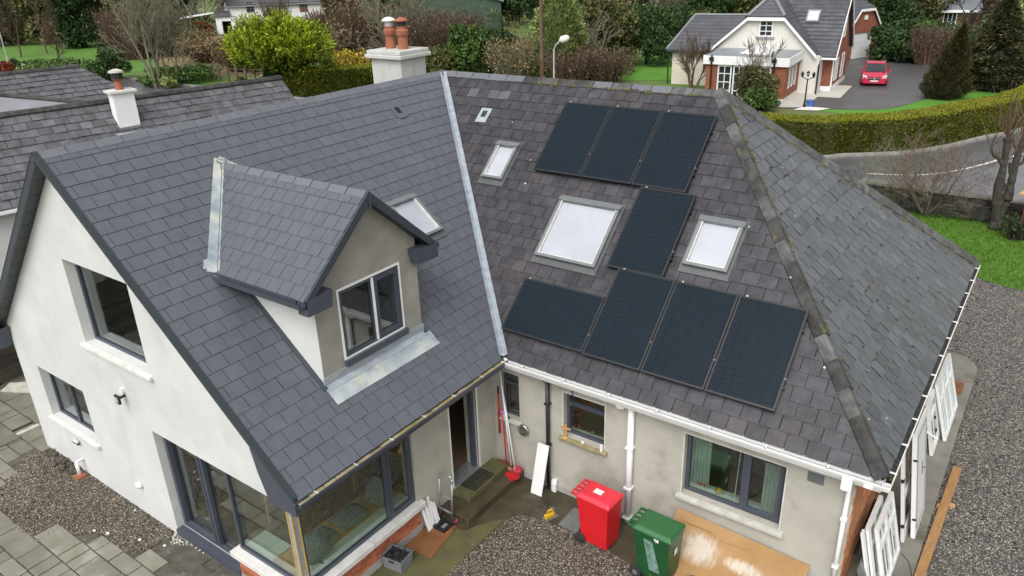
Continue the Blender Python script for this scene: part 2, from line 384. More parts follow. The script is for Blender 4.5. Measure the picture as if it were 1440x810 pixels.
# glass: clear pane with a real reflection
def glass(name, tintc, refl_ior=1.52, base=.04):
    m, t, b = nodes(name); t.nodes.remove(b)
    tr = N(t, 'ShaderNodeBsdfTransparent'); tr.inputs[0].default_value = rgba(tintc)
    gl = N(t, 'ShaderNodeBsdfGlossy'); gl.inputs['Roughness'].default_value = .02; gl.inputs[0].default_value = (.95,.97,1,1)
    lw = N(t, 'ShaderNodeLayerWeight'); lw.inputs['Blend'].default_value = .5          # Schlick: r0 + (1-r0)*(1-cos)^5
    pw = N(t, 'ShaderNodeMath', operation='POWER'); pw.inputs[1].default_value = 5.0; t.links.new(lw.outputs['Facing'], pw.inputs[0])
    ad = N(t, 'ShaderNodeMapRange'); r0 = ((refl_ior-1)/(refl_ior+1))**2+base
    ad.inputs['To Min'].default_value = r0; ad.inputs['To Max'].default_value = 1.0; t.links.new(pw.outputs[0], ad.inputs[0])
    mx = t.nodes.new('ShaderNodeMixShader'); t.links.new(ad.outputs[0], mx.inputs[0]); t.links.new(tr.outputs[0], mx.inputs[1]); t.links.new(gl.outputs[0], mx.inputs[2])
    t.links.new(mx.outputs[0], t.nodes['Material Output'].inputs[0])
glass('window_glass', (.80,.86,.82), 1.7, .05)
glass('skylight_glass', (.97,.97,.98), 1.6, .05)
# solar cells: half-cut mono cells printed under glass
def solar():
    m, t, b = nodes('solar_glass')
    tc = t.nodes.new('ShaderNodeTexCoord'); sep = t.nodes.new('ShaderNodeSeparateXYZ'); t.links.new(tc.outputs['Object'], sep.inputs[0])
    def lines(sock, period, wdt):
        a = N(t, 'ShaderNodeMath', operation='DIVIDE'); a.inputs[1].default_value = period; t.links.new(sock, a.inputs[0])
        f = N(t, 'ShaderNodeMath', operation='FRACT'); t.links.new(a.outputs[0], f.inputs[0])
        l = N(t, 'ShaderNodeMath', operation='LESS_THAN'); l.inputs[1].default_value = wdt; t.links.new(f.outputs[0], l.inputs[0])
        return l.outputs[0]
    x, y = sep.outputs[0], sep.outputs[1]
    mx = N(t, 'ShaderNodeMath', operation='MAXIMUM'); t.links.new(lines(x, .1725, .045), mx.inputs[0]); t.links.new(lines(y, .0915, .08), mx.inputs[1])
    fine = lines(x, .0172, .12)
    base = mixc(t, noise(t, 1.2, 3), (.008,.014,.020), (.013,.020,.028))
    c = mixc(t, fine, base, (.028,.038,.050))
    c = mixc(t, mx.outputs[0], c, (.006,.009,.013))
    t.links.new(c, b.inputs['Base Color']); b.inputs['Roughness'].default_value = .28; b.inputs['Specular IOR Level'].default_value = .09
solar()

# ================================================================== the setting
def sheet(name, pts, z, mat, label=None, thick=0.0):
    mb = MB()
    pts = [(float(p[0]), float(p[1])) for p in pts]
    if thick: mb.prism([(x, y, z-thick) for x, y in pts], (0, 0, thick))
    else: mb.face(*[(x, y, z) for x, y in pts])
    o = mb.build(name, mat); o['kind'] = 'structure'
    if label: o['label'] = label
    return o
def G2(*pp): return [tuple(gp(u, v)[:2]) for u, v in pp]

sheet('ground', [(-900,-700),(900,-700),(900,1100),(-900,1100)], -.06, 'grass_far', 'rough winter grass over the whole neighbourhood')
# road that runs behind the house and bends away at the hedge
far_edge = [(-95,29.5),(-60,28.6),(-35,28.4),(-12,28.0)]+[tuple(gp(u, v)[:2]) for u, v in ((1120,219),(1190,218),(1240,216.5),(1279,214),(1314,209),(1345,203),(1385,193),(1440,181))]+[(8.0,48.5),(12,60),(18,80)]
near_edge = [(-95,23.2),(-60,22.6),(-35,22.8),(-10,23.9),(0,23.6),(3.5,22.6),(7.2,23.4),(11,26.5),(14,32),(17,42),(21,55),(28,78)]
sheet('road', far_edge+near_edge[::-1], -.035, 'asphalt_wet', 'wet grey asphalt road bending past the hedge')
def strip(name, line, w, z, mat, label, parent=None, thick=0.0):
    L = np.array(line, float); out = []
    t = np.gradient(L, axis=0); t /= np.linalg.norm(t, axis=1)[:, None]; n = np.stack([-t[:, 1], t[:, 0]], 1)
    mb = MB(); a = L+n*w/2; b = L-n*w/2
    for i in range(len(L)-1):
        q = [(*a[i], z), (*a[i+1], z), (*b[i+1], z), (*b[i], z)]
        if thick: mb.prism([(x, y, z-thick) for x, y, _ in q], (0, 0, thick))
        else: mb.face(*q)
    o = mb.build(name, mat, parent); o['kind'] = 'structure'
    if label: o['label'] = label
    return o
def smooth_line(pts, n=8):
    P = np.array(pts, float); out = []
    for i in range(len(P)-1):
        p0, p1, p2, p3 = P[max(i-1, 0)], P[i], P[i+1], P[min(i+2, len(P)-1)]
        for k in range(n):
            t = k/n; out.append(.5*((2*p1)+(-p0+p2)*t+(2*p0-5*p1+4*p2-p3)*t*t+(-p0+3*p1-3*p2+p3)*t**3))
    out.append(P[-1]); return np.array(out)
strip('kerb', smooth_line(far_edge, 5), .28, .07, 'kerb', 'pale concrete kerb between the road and the clipped hedge', thick=.14)
cl = G2((1120,234),(1175,239.5),(1240,244),(1300,244.5),(1345,239),(1390,228),(1440,215)); cl = [(-40,26.4),(-15,26.2)]+cl+[(12,46),(17,60)]
strip('road_line', smooth_line(cl, 6), .12, -.030, 'road_paint', 'white line painted along the wet road')
# neighbour's drive and lawns
sheet('driveway', G2((1060,150),(1140,152),(1200,153.5),(1245,152.5),(1272,147),(1300,139),(1330,133),(1372,122),(1420,113),(1475,104),(1475,96),(1380,96),(1300,85),(1240,78),(1180,76),(1120,110)), -.030, 'asphalt_drive', 'dark asphalt driveway beside the brick house')
sheet('garden_strip', G2((1105,150),(1190,160),(1255,166),(1330,152),(1440,131),(1520,116),(1500,102),(1440,106),(1330,130),(1262,150),(1190,152)), -.045, 'lawn_bright', 'bright green lawn strip behind the hedge')
sheet('side_lawn', G2((800,112),(960,112),(965,78),(930,74),(880,86),(850,100)), -.045, 'lawn_bright', 'bright green lawn beside the cream wing')
sheet('orchard_lawn', G2((-40,110),(140,104),(250,98),(262,118),(330,128),(372,128),(392,118),(300,108),(215,92),(150,66),(60,62),(-60,66)), -.045, 'grass', 'green orchard grass across the road')
sheet('bracken_bank', G2((225,60),(330,46),(420,60),(420,108),(300,104),(215,92)), -.040, 'bracken', 'bank of dead bracken below the white house')
# own garden: gravel drive, path, lawn
sheet('gravel_drive', [(6.90,-14),(30,-14),(30,16),(12,15.2),(9,15.35),(7.5,15.5),(6.8,15.6),(6.0,16.05),(5.4,17.2),(-2,17.2),(-2,9.2),(6.0,9.2),(6.90,9.2)], -.028, 'gravel_drive', 'grey gravel drive beside the gable path')
sheet('lawn', [(30,16),(12,15.2),(9,15.35),(7.5,15.5),(6.8,15.6),(6.0,16.05),(5.4,17.2),(4.6,19.4),(-6,20.5),(-30,21.5),(-30,23),(0,23.4),(3.5,22.4),(30,23.2)], -.016, 'grass', 'mown green lawn inside the stone wall')
arc = [(6.98-.75+.75*math.cos(a), 9.45+.75*math.sin(a)) for a in np.linspace(0, PI/2, 10)]
path = sheet('path', [(6.0,-14),(6.98,-14),(6.98,9.45)]+arc+[(6.0,10.2)], .035, 'path_concrete', 'damp concrete path along the brick wall', thick=.08)

# ================================================================== the main house
ZE, ZR = 2.75, 6.951                       # slate edge at the eaves, ridge
WA, WB, XL = 5.062, 4.644, -9.50           # half spans, outer eave of the new wing
LA, LB, WH = 4.798, 6.452, 4.54
GY, IX, BY, HX, LX, RY = -4.60, -.47, .27, 6.10, -9.07, 9.02    # wall faces
house = thing('house', 'L-shaped rendered house with new and old slate roofs and solar panels', 'house', (0, 0, 0))
def unit(v): v = np.array(v, float); return v/np.linalg.norm(v)
def frame(O, S, T, Nn):
    m = Matrix.Identity(4)
    for i in range(3): m[i][0], m[i][1], m[i][2], m[i][3] = float(S[i]), float(T[i]), float(Nn[i]), float(O[i])
    return m
aA = math.atan2(ZR-ZE, WA); aB = math.atan2(ZR-ZE, WB); aH = math.atan2(ZR-ZE, WH)
FA = frame((0,0,ZE), (0,1,0), (-math.cos(aA),0,math.sin(aA)), (math.sin(aA),0,math.cos(aA)))
FB = frame((0,0,ZE), (1,0,0), (0,math.cos(aB),math.sin(aB)), (0,-math.sin(aB),math.cos(aB)))
FH = frame((LB,0,ZE), (0,1,0), (-math.cos(aH),0,math.sin(aH)), (math.sin(aH),0,math.cos(aH)))
cA, cB, cH = math.cos(aA), math.cos(aB), math.cos(aH)
tA, tB, tH = WA/cA, WB/cB, WH/cH           # slope lengths
MEET = (-WA, WB, ZR); REND = (LB-WH, WB, ZR)

# ---- walls as sheets with real openings
def wall(name, O, U, Nout, xs, z0, topf, holes, mat, thick=.30, parent=house, ends=True):
    m = frame(O, U, Nout, (0,0,1)); mb = MB()
    br = sorted(set([round(x, 4) for x in xs]+[round(h[i], 4) for h in holes for i in (0, 2)]))
    br = [x for x in br if xs[0]-1e-6 <= x <= xs[-1]+1e-6]
    for xa, xb in zip(br[:-1], br[1:]):
        hs_ = sorted([h for h in holes if h[0] <= xa+1e-5 and h[2] >= xb-1e-5], key=lambda h: h[1])
        lo = z0; segs = []
        for h in hs_:
            if h[1] > lo+1e-5: segs.append((lo, lo, h[1], h[1]))
            lo = h[3]
        segs.append((lo, lo, topf(xa), topf(xb)))
        for (l0, l1, h0, h1) in segs:
            if max(h0-l0, h1-l1) < 1e-4: continue
            for d in (0, -thick): mb.face((xa, d, l0), (xb, d, l1), (xb, d, h1), (xa, d, h0), M=m)
    for h in holes:
        a, b, c, d = h[0], h[1], h[2], h[3]
        for e_, other in ((a, 2), (c, 0)):      # no reveal at an open corner or between two joined openings
            if abs(e_-xs[0]) < 1e-3 or abs(e_-xs[-1]) < 1e-3 or any(abs(g[other]-e_) < 1e-3 for g in holes if g is not h): continue
            mb.face((e_,0,b),(e_,-thick,b),(e_,-thick,d),(e_,0,d), M=m)
        mb.face((a,0,b),(a,-thick,b),(c,-thick,b),(c,0,b), M=m); mb.face((a,0,d),(a,-thick,d),(c,-thick,d),(c,0,d), M=m)
    if ends:
        for x in (xs[0], xs[-1]): mb.face((x,0,z0),(x,-thick,z0),(x,-thick,topf(x)),(x,0,topf(x)), M=m)
    return mb.build(name, mat, parent)
def gable_top(x):       # underside of the new wing's roof over world x
    return (ZE+(-x)*(ZR-ZE)/WA if x > -WA else ZR-(-WA-x)*(ZR-ZE)/(-WA-XL))-.10
SILL = .64
W1 = (-5.66, 3.50, -3.64, 5.07); W2 = (-8.20, 1.10, -6.40, 2.25)
GD = (-4.06, .14, -2.15, 2.25); GW = (-2.15, SILL, IX, 2.25)
gw = wall('gable_wall', (0, GY, 0), (1,0,0), (0,-1,0), [LX, -WA, -2.15, IX], -.05, gable_top, [W1, W2, GD, (-2.15, SILL-.10, IX, 2.25)], 'render_white', ends=False)
IWN = (-4.60, SILL-.10, -2.05, 2.25); DR = (-1.07, .30, -.30, 2.30)
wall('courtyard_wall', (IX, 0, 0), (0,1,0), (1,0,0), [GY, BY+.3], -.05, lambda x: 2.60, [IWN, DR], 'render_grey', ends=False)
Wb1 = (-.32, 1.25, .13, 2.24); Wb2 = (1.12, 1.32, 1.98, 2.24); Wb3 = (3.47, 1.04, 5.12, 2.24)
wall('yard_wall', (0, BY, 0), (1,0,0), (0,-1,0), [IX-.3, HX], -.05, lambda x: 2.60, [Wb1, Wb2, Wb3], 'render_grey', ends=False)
wall('side_wall', (HX-.01, 0, 0), (0,1,0), (1,0,0), [BY+.012, RY], -.05, lambda x: 2.60, [(2.6, .9, 3.9, 2.2), (6.2, .9, 7.6, 2.2)], 'mortar')
wall('rear_wall', (0, RY, 0), (1,0,0), (0,1,0), [LX, HX-.02], -.05, lambda x: 2.60, [], 'render_white')
wall('outer_wall', (LX, 0, 0), (0,1,0), (-1,0,0), [GY+.01, RY-.01], -.05, lambda x: 2.9, [], 'render_white')
# damp base band of the yard walls
mb = MB(); mb.box(IX+.001, BY-.016, -.02, HX, BY-.001, .12); mb.build('wall_base', 'render_base', house)
mb = MB(); mb.box(LX+.3, GY+.002, -.02, -4.2, GY+.02, .06); mb.build('wall_foot', 'render_base', house)
# rooms behind the panes
mb = MB(); mb.box(LX+.31, GY+.31, .10, IX-.31, RY-.3, .28); mb.box(IX-.31, BY+.31, .10, HX-.32, RY-.3, .28); mb.build('floor', 'wood_floor', house)
mb = MB(); mb.box(LX+.31, GY+.31, 2.42, IX-.31, RY-.31, 2.58); mb.box(IX-.305, BY+.31, 2.42, HX-.33, RY-.31, 2.58); mb.build('ceiling', 'interior_wall', house)
mb = MB(); mb.box(-4.6, GY+.31, .29, -4.5, BY+2.2, 2.41); mb.box(-4.49, BY+2.1, .29, HX-.33, BY+2.2, 2.41); mb.box(-.40, BY+.31, .29, -.36, BY+2.09, 2.41); mb.box(2.6, BY+.31, .29, 2.7, BY+2.09, 2.41)
mb.build('inner_wall', 'interior_wall', house)
mb = MB(); mb.box(-6.6, GY+.31, 2.6, -6.5, 2, 4.9); mb.box(-6.5, -1.0, 2.6, -2.2, -.9, 5.4); mb.box(-2.85, -3.3, 2.6, -2.75, -1.1, 5.0); mb.build('attic_wall', 'interior_wall', house)

# ---- roof decks
def deck(name, poly, mat='slate_new', t=.05):
    mb = MB(); n = np.cross(np.array(poly[1])-np.array(poly[0]), np.array(poly[2])-np.array(poly[0])); n = n/np.linalg.norm(n); n = n if n[2] > 0 else -n
    mb.prism([np.array(p, float)-n*t for p in poly], n*t); return mb.build(name, mat, house)
roofA = deck('new_slate_roof', [(0,-LA,ZE), (0,0,ZE), MEET, (-WA,-LA,ZR)], 'deck_dark')
roofB = deck('old_slate_roof', [(0,0,ZE), (LB,0,ZE), REND, MEET], 'deck_dark')
roofH = deck('hip_slate_roof', [(LB,0,ZE), (LB,2*WB,ZE), REND], 'deck_dark')
deck('rear_slate_roof', [(-WA,-LA,ZR), MEET, (XL,2*WB,ZE), (XL,-LA,ZE)], 'slate_new')
deck('rear_old_slate_roof', [MEET, REND, (LB,2*WB,ZE), (XL,2*WB,ZE)], 'slate_old')
roofA['label'] = 'new blue-grey slate slope above the corner window'; roofB['label'] = 'old purple-grey slate slope carrying the solar panels'; roofH['label'] = 'weathered hipped slate slope with moss'

# ---- slates: each one a lapped piece
def clip(poly, hp):
    for a, b, c in hp:                  # keep a*s+b*t <= c
        out = []
        for i in range(len(poly)):
            p, q = poly[i], poly[(i+1) % len(poly)]
            dp, dq = a*p[0]+b*p[1]-c, a*q[0]+b*q[1]-c
            if dp <= 0: out.append(p)
            if dp*dq < 0:
                k = dp/(dp-dq); out.append((p[0]+k*(q[0]-p[0]), p[1]+k*(q[1]-p[1])))
        poly = out
        if len(poly) < 3: return []
    return poly
def parea(poly):
    return abs(sum(poly[i][0]*poly[(i+1) % len(poly)][1]-poly[(i+1) % len(poly)][0]*poly[i][1] for i in range(len(poly))))/2
def slates(part, F, hp, s0, s1, t1, gauge, wid, mat, holes=(), jit=.001, lift=.016, th=.006, gap=.009, tvar=1.0, t0=0.0, patch=None, seed=1, lost=0.0):
    """list of slates: (part, material, verts, faces, tint, pixel area)"""
    rn = random.Random(seed); out = []; row = 0; t = t0-.03
    while t < t1:
        off = (row % 2)*wid/2+rn.uniform(-1, 1)*jit*3; s = s0-wid+off
        while s < s1:
            a, b = s+gap/2+rn.uniform(-1,1)*jit, s+wid-gap/2+rn.uniform(-1,1)*jit
            ta = t+rn.uniform(-1,1)*jit*2; tb = t+gauge+.03
            s += wid
            mid = ((a+b)/2, (ta+tb)/2)
            if any(h[0] < a and b < h[2] and h[1] < ta and tb < h[3] for h in holes): continue
            if lost and rn.random() < lost: continue
            poly = clip([(a, ta), (b, ta), (b, tb), (a, tb)], hp)
            if len(poly) < 3 or parea(poly) < .0012: continue
            l0 = lift+rn.uniform(-1,1)*jit*1.5; tw = rn.uniform(-1,1)*jit*2
            def hh(p): return l0-(l0-.004)*(p[1]-ta)/(tb-ta)+tw*(p[0]-mid[0])/wid
            top = [F @ Vector((p[0], p[1], max(hh(p), .002))) for p in poly]
            bot = [F @ Vector((p[0], p[1], max(hh(p)-th, .0005))) for p in poly]
            n = len(poly)
            v = [tuple(x) for x in top+bot]
            f = [list(range(n))]+[(i, n+i, n+(i+1) % n, (i+1) % n) for i in range(n)]
            q = [px(p) for p in v[:n]]
            tint = min(1, max(0, rn.gauss(.5, .22*tvar)))
            mt = mat
            if patch: mt = patch(mid, rn) or mat
            on = any(-5 < c[0] < 1445 and -5 < c[1] < 815 for c in q)
            out.append((part, mt, v, f, tint, parea([tuple(c) for c in q])*(1 if on else .01), mid))
        t += gauge; row += 1
    return out
def emit(entries, limit=300, name='slate', restname='slates'):
    entries = sorted(entries, key=lambda e: -e[5]); rest = {}
    for e in entries[:limit]:
        mb = MB(); mb.add(e[2], e[3], tint=e[4]); mb.build(name, e[1], e[0])
    for e in entries[limit:]: rest.setdefault((e[0].name, e[1]), []).append(e)
    for (pn, mt), L in rest.items():
        mb = MB()
        for e in L: mb.add(e[2], e[3], tint=e[4])
        mb.build(restname, mt, L[0][0], kind='stuff')
GA, SW = .245, .297
ALL = []
DY0, DY1, DX = -3.33, -1.12, -.90                    # dormer body
def patchA(mid, rn): return None
ALL += slates(roofA, FA, [(-1,0,LA-.03), (1,-cA*WB/WA,-.085), (0,1,tA-.06)], -LA, 4.7, tA, GA, SW, 'slate_new', holes=[(DY0, .95/cA, DY1, 2.7/cA)], tvar=.8, seed=3)
def patchB(mid, rn):
    s, t = mid
    if t > tB-.75 and -4.1 < s < -2.7 and rn.random() < .5: return 'slate_patch'
    return None
ALL += slates(roofB, FB, [(-1,-cB*WA/WB,-.085), (1,cB*WH/WB,LB-.06), (0,1,tB-.06)], -5.0, LB, tB, GA, SW, 'slate_old', jit=.0022, lift=.016, th=.008, gap=.012, patch=patchB, seed=5)
kH = WB/WH*cH
ALL += slates(roofH, FH, [(-1,kH,-.06), (1,kH,2*WB-.06), (0,1,tH-.02)], 0, 2*WB, tH, GA, SW, 'slate_hip', jit=.003, lift=.020, th=.008, gap=.018, seed=8)
# dormer roof
RZ, EZ, DYC, DH = 6.33, 5.10, -2.22, 1.38
aD = math.atan2(RZ-EZ, DH); cD = math.cos(aD); tD = DH/cD; XF = -.70
def xA(z): return -(z-ZE)*WA/(ZR-ZE)
FD1 = frame((0, DYC-DH, EZ), (1,0,0), (0,cD,math.sin(aD)), (0,-math.sin(aD),cD))
FD2 = frame((0, DYC+DH, EZ), (-1,0,0), (0,-cD,math.sin(aD)), (0,math.sin(aD),cD))
xe, xr = xA(EZ), xA(RZ)
def ddeck(sg):
    mb = MB(); y = DYC+sg*DH
    P = [(XF,y,EZ), (XF,DYC,RZ), (xr,DYC,RZ), (xe,y,EZ)]
    mb.prism([np.array(p)-np.array((0,0,.05)) for p in P], (0,0,.05)); return mb
roofD = ddeck(-1).build('dormer_roof', 'slate_new_dark', house); roofD2 = ddeck(1).build('dormer_roof', 'slate_new_dark', house)
kx = (xr-xe)/tD
ALL += slates(roofD, FD1, [(1,0,XF-.02), (-1,kx,-xe-.09), (0,1,tD-.04)], xr, XF, tD, .235, .25, 'slate_new', seed=12, tvar=.8)
ALL += slates(roofD2, FD2, [(-1,0,XF-.02), (1,kx,-xe-.09), (0,1,tD-.04)], -XF-.1, -xr, tD, .235, .25, 'slate_new', seed=13, tvar=.8)
emit(ALL, 300)

# ---- ridge and hip tiles
def tiles(p0, p1, da, db, mat, L=.45, wa=.155, th=.014, name='ridge_tile', lift=.022, seed=1, rounded=False, jit=.0, mats=None):
    p0, p1 = np.array(p0, float), np.array(p1, float); d = p1-p0; n = max(1, int(round(np.linalg.norm(d)/L))); step = d/n; du = unit(d)
    da, db = unit(da), unit(db); upv = unit(-(da+db)); rn = random.Random(seed)
    for i in range(n):
        o = p0+step*i+upv*(lift+rn.uniform(-1,1)*jit+.002*(i % 2)); e = step*((1.0-.014/np.linalg.norm(step)) if not rounded else 1.02)
        if rounded:
            prof = [da*wa, da*wa*.62+upv*.035, da*wa*.28+upv*.055, upv*.035+upv*.025, db*wa*.28+upv*.055, db*wa*.62+upv*.035, db*wa]
        else: prof = [da*wa, np.zeros(3), db*wa]
        poly = [o+q for q in prof]+[o+q-upv*th for q in prof[::-1]]
        mb = MB(); mb.prism(poly, e+upv*.006, tint=rn.random())
        mb.build(name, (mats[i % len(mats)] if mats else mat), house)
dnA = np.array((math.cos(aA),0,-math.sin(aA))); dnAr = unit((XL+WA,0,ZE-ZR)); dnB = np.array((0,-math.cos(aB),-math.sin(aB))); dnBr = np.array((0,math.cos(aB),-math.sin(aB)))
tiles((-WA,-LA,ZR), MEET, dnA, dnAr, 'ridge_new', seed=2)
tiles(MEET, (-2.6,WB,ZR), dnB, dnBr, 'ridge_new', seed=3, wa=.16)
tiles((-2.6,WB,ZR), (REND[0]-.05,WB,ZR), dnB, dnBr, 'ridge_old', seed=4, wa=.16, jit=.004, mats=['ridge_mossy','ridge_old','ridge_mossy','ridge_mossy','ridge_new','ridge_old','ridge_new','ridge_new','ridge_old','ridge_old'])
hd = unit(np.array((LB,0,ZE))-np.array(REND)); hd2 = unit(np.array((LB,2*WB,ZE))-np.array(REND))
def perp_in(hipdir, n):          # direction lying in the plane with normal n, square to the hip
    return unit(np.cross(hipdir, n))
nB = np.array(FB.col[2][:3]); nH = np.array(FH.col[2][:3]); nBr = np.array((0, math.sin(aB), math.cos(aB)))
q1 = perp_in(hd, nB); q1 = q1 if q1[0] < 0 else -q1
q2 = perp_in(hd, nH); q2 = q2 if q2[1] > 0 else -q2
tiles(REND, (LB,0,ZE+.02), q1, q2, 'ridge_mossy', name='hip_tile', seed=6, wa=.145, rounded=True, jit=.012, th=.02, lift=.03, mats=['ridge_old','ridge_mossy','ridge_old','ridge_mossy','ridge_mossy','ridge_mossy'])
q3 = perp_in(hd2, nBr); q3 = q3 if q3[0] < 0 else -q3
q4 = perp_in(hd2, nH); q4 = q4 if q4[1] < 0 else -q4
tiles(REND, (LB,2*WB,ZE+.02), q3, q4, 'ridge_old', name='hip_tile', seed=7, wa=.17, rounded=True, jit=.006, th=.02, lift=.03)
q5 = unit(np.cross(unit(np.array((XL,2*WB,ZE))-np.array(MEET)), nBr)); q5 = q5 if q5[0] > 0 else -q5
tiles(MEET, (XL,2*WB,ZE), q5, unit((-.7,-.3,-.4)), 'ridge_new', name='hip_tile', seed=9)
tiles((xr+.05,DYC,RZ), (XF,DYC,RZ), (0,-cD,-math.sin(aD)), (0,cD,-math.sin(aD)), 'ridge_new', L=.40, wa=.13, seed=10)
# gablet end of a rear ridge that shows over the far hip
hp_ = np.array(onX(1212, 256, 4.7)); hp_ = np.array(REND)+hd2*np.linalg.norm(np.array((LB,2*WB,ZE))-np.array(REND))*.46
mb = MB(); mb.prism([hp_+np.array((-.22,-.05,-.1)), hp_+np.array((.0,-.05,.20)), hp_+np.array((.22,-.05,-.1))], (0,.9,0)); mb.build('rear_ridge_end', 'ridge_old', house)

# ---- valley, flashings, verges, eaves
def band(name, p0, p1, wvec, th, mat, n=1):
    p0, p1, wv = np.array(p0, float), np.array(p1, float), np.array(wvec, float)
    nn = unit(np.cross(p1-p0, wv)); nn = nn if nn[2] > 0 else -nn
    mb = MB(); mb.prism([p0-wv/2, p0+wv/2, p1+wv/2, p1-wv/2], nn*th); return mb.build(name, mat, house)
vd = unit(np.array(MEET)-np.array((0,0,ZE))); nA = np.array(FA.col[2][:3])
pa = np.cross(vd, nA); pa = pa if pa[1] < 0 else -pa
pb = np.cross(vd, nB); pb = pb if pb[0] > 0 else -pb
v0, v1 = np.array((0,0,ZE)), np.array(MEET)-vd*.12
mb = MB()
for i in range(4):        # lead in lapped lengths
    a, b = v0+(v1-v0)*i/4, v0+(v1-v0)*(i+1.01)/4; z = np.array((0,0,.014+.004*(i % 2)))
    mb.face(a+z, a+pa*.095+nA*.016+z, b+pa*.095+nA*.016+z, b+z); mb.face(a+z, a+pb*.095+nB*.016+z, b+pb*.095+nB*.016+z, b+z)
mb.build('valley_lead', 'lead', house)
# dormer valleys and apron
for sg in (-1, 1):
    y = DYC+sg*DH; a, b = np.array((xr,DYC,RZ)), np.array((xe,y,EZ)); d = unit(b-a)
    wv = unit(np.cross(d, nA)); wv = wv if wv[1]*sg > 0 else -wv; mb = MB(); a = a-d*.06+nA*.020; b = b+d*.05+nA*.020
    mb.prism([a-wv*.06, a+wv*.11, b+wv*.13, b-wv*.06], nA*.012)
    e1, e2 = a+np.array((.02,0,.03)), b+np.array((.02,0,.03)); mb.prism([e1-wv*.06, e1-wv*.03, e2-wv*.03, e2-wv*.06], nA*.03)
    mb.build('dormer_valley_lead', 'lead_pale', house)
mb = MB(); f = FA
mb.hexa([(DY0-.42,2.98/cA-.10,.016),(DY0-.16,2.98/cA-.14,.016),(DY0-.16,2.98/cA+.05,.016),(DY0-.32,2.98/cA+.05,.016),(DY0-.42,2.98/cA-.10,.022),(DY0-.16,2.98/cA-.14,.022),(DY0-.16,2.98/cA+.05,.022),(DY0-.32,2.98/cA+.05,.022)], f)
mb.build('lead_soaker', 'lead_pale', house)
t9 = -DX/cA
mb = MB(); mb.box(DY0-.03, t9-.34, .018, DY1+.13, t9-.05, .024, f); mb.build('lead_apron', 'lead_pale', house)
mb = MB(); mb.box(DX-.002, DY0-.02, ZE+.73, DX+.022, DY1+.03, ZE+.90); mb.box(DY0-.04, t9-.10, .026, DY1+.06, t9+.01, .034, f); mb.build('apron_upstand', 'lead', house)
for sg, y in ((-1, DY0), (1, DY1)):
    mb = MB(); mb.box(min(y, y+sg*.07), t9-.05, .018, max(y, y+sg*.07), -xA(5.0)/cA, .040, f); mb.build('cheek_flashing', 'anthracite', house)
# gable verge: barge board, soffit, capping
def along_slope(mb, xa, za, xb, zb, y0, y1, h0, h1):
    """board following the slope in the x-z plane, between y0..y1 and heights h0..h1 (vertical)"""
    mb.hexa([(xa,y0,za+h0),(xb,y0,zb+h0),(xb,y1,zb+h0),(xa,y1,za+h0),(xa,y0,za+h1),(xb,y0,zb+h1),(xb,y1,zb+h1),(xa,y1,za+h1)])
for side in (0, 1):
    x0, x1 = (0.0, -WA) if side == 0 else (XL, -WA)
    mb = MB(); along_slope(mb, x0, ZE, x1, ZR, -LA-.03, -LA, -.09 if side == 0 else -.16, .012); mb.build('barge_board', 'anthracite', house)
    mb = MB(); along_slope(mb, x0, ZE, x1, ZR, -LA-.034, -LA+.05, .013, .034); mb.build('verge_capping', 'soffit_dark', house)
    mb = MB()
    k = 14
    for i in range(k):      # boarded soffit of the verge
        a, b = i/k, (i+.94)/k
        along_slope(mb, x0+(x1-x0)*a, ZE+(ZR-ZE)*a, x0+(x1-x0)*b, ZE+(ZR-ZE)*b, -LA, GY+.01, -.16, -.10)
    mb.build('verge_soffit', 'soffit_dark', house)
mb = MB(); sA = (ZR-ZE)/WA
mb.prism([(.02,-LA-.036,ZE-.06),(.02,-LA-.036,ZE-.26),(-.56,-LA-.036,ZE-.26),(-.72,-LA-.036,ZE+.20),(-.80,-LA-.036,ZE+.80*sA-.095)], (0,.03,0)); mb.prism([(-.56,-LA,ZE-.26),(-.72,-LA,ZE+.20),(-.72,GY,ZE+.20),(-.56,GY,ZE-.26)], (.02,0,0)); mb.build('eave_box', 'anthracite_frame', house)
mb = MB(); mb.prism([(XL,-LA-.036,ZE-.06),(XL,-LA-.036,ZE-.27),(LX-.02,-LA-.036,ZE-.27),(LX+.12,-LA-.036,ZE+.20)], (0,.22,0)); mb.build('eave_box', 'anthracite_frame', house)
# eaves of the new wing: fascia, soffit, gutter with slime, brackets
def gutter(name, p0, p1, out, mat, w=.115, d=.085, th=.016, z=ZE-.035):
    p0, p1, out = np.array((*p0, z), float), np.array((*p1, z), float), np.array((*out, 0), float)
    prof = [(0,0),(0,-d),(w*.82,-d),(w,-d*.35),(w,0),(w-th,0),(w-th*1.4,-d*.35),(w*.78,-d+th),(th,-d+th),(th,0)]
    mb = MB(); poly = [p0+out*a+np.array((0,0,b)) for a, b in prof]; mb.prism(poly, p1-p0); return mb.build(name, mat, house)
mb = MB(); mb.box(-.03, -LA, ZE-.24, -.006, -.02, ZE-.02); mb.build('fascia', 'anthracite_frame', house)
mb = MB(); mb.box(IX+.002, -LA+.01, ZE-.25, -.031, .0, ZE-.235); mb.build('soffit', 'anthracite', house)
gutter('gutter', (.0,-LA), (.0,-.02), (1,0), 'anthracite_frame')
mb = MB(); mb.box(.012, -LA+.02, ZE-.075, .095, -.05, ZE-.066)
for i in range(60):
    y = random.uniform(-LA+.1, -.1); mb.box(.02, y, ZE-.07, .085, y+random.uniform(.02,.25), ZE-.052+random.uniform(0,.01), tint=random.random())
mb.build('gutter_silt', 'sill_mossy', house)
for y in np.arange(-4.5, -.1, .75):
    mb = MB(); mb.box(-.004, y, ZE-.036, .110, y+.014, ZE-.026); mb.build('gutter_bracket', 'sill_white', house)
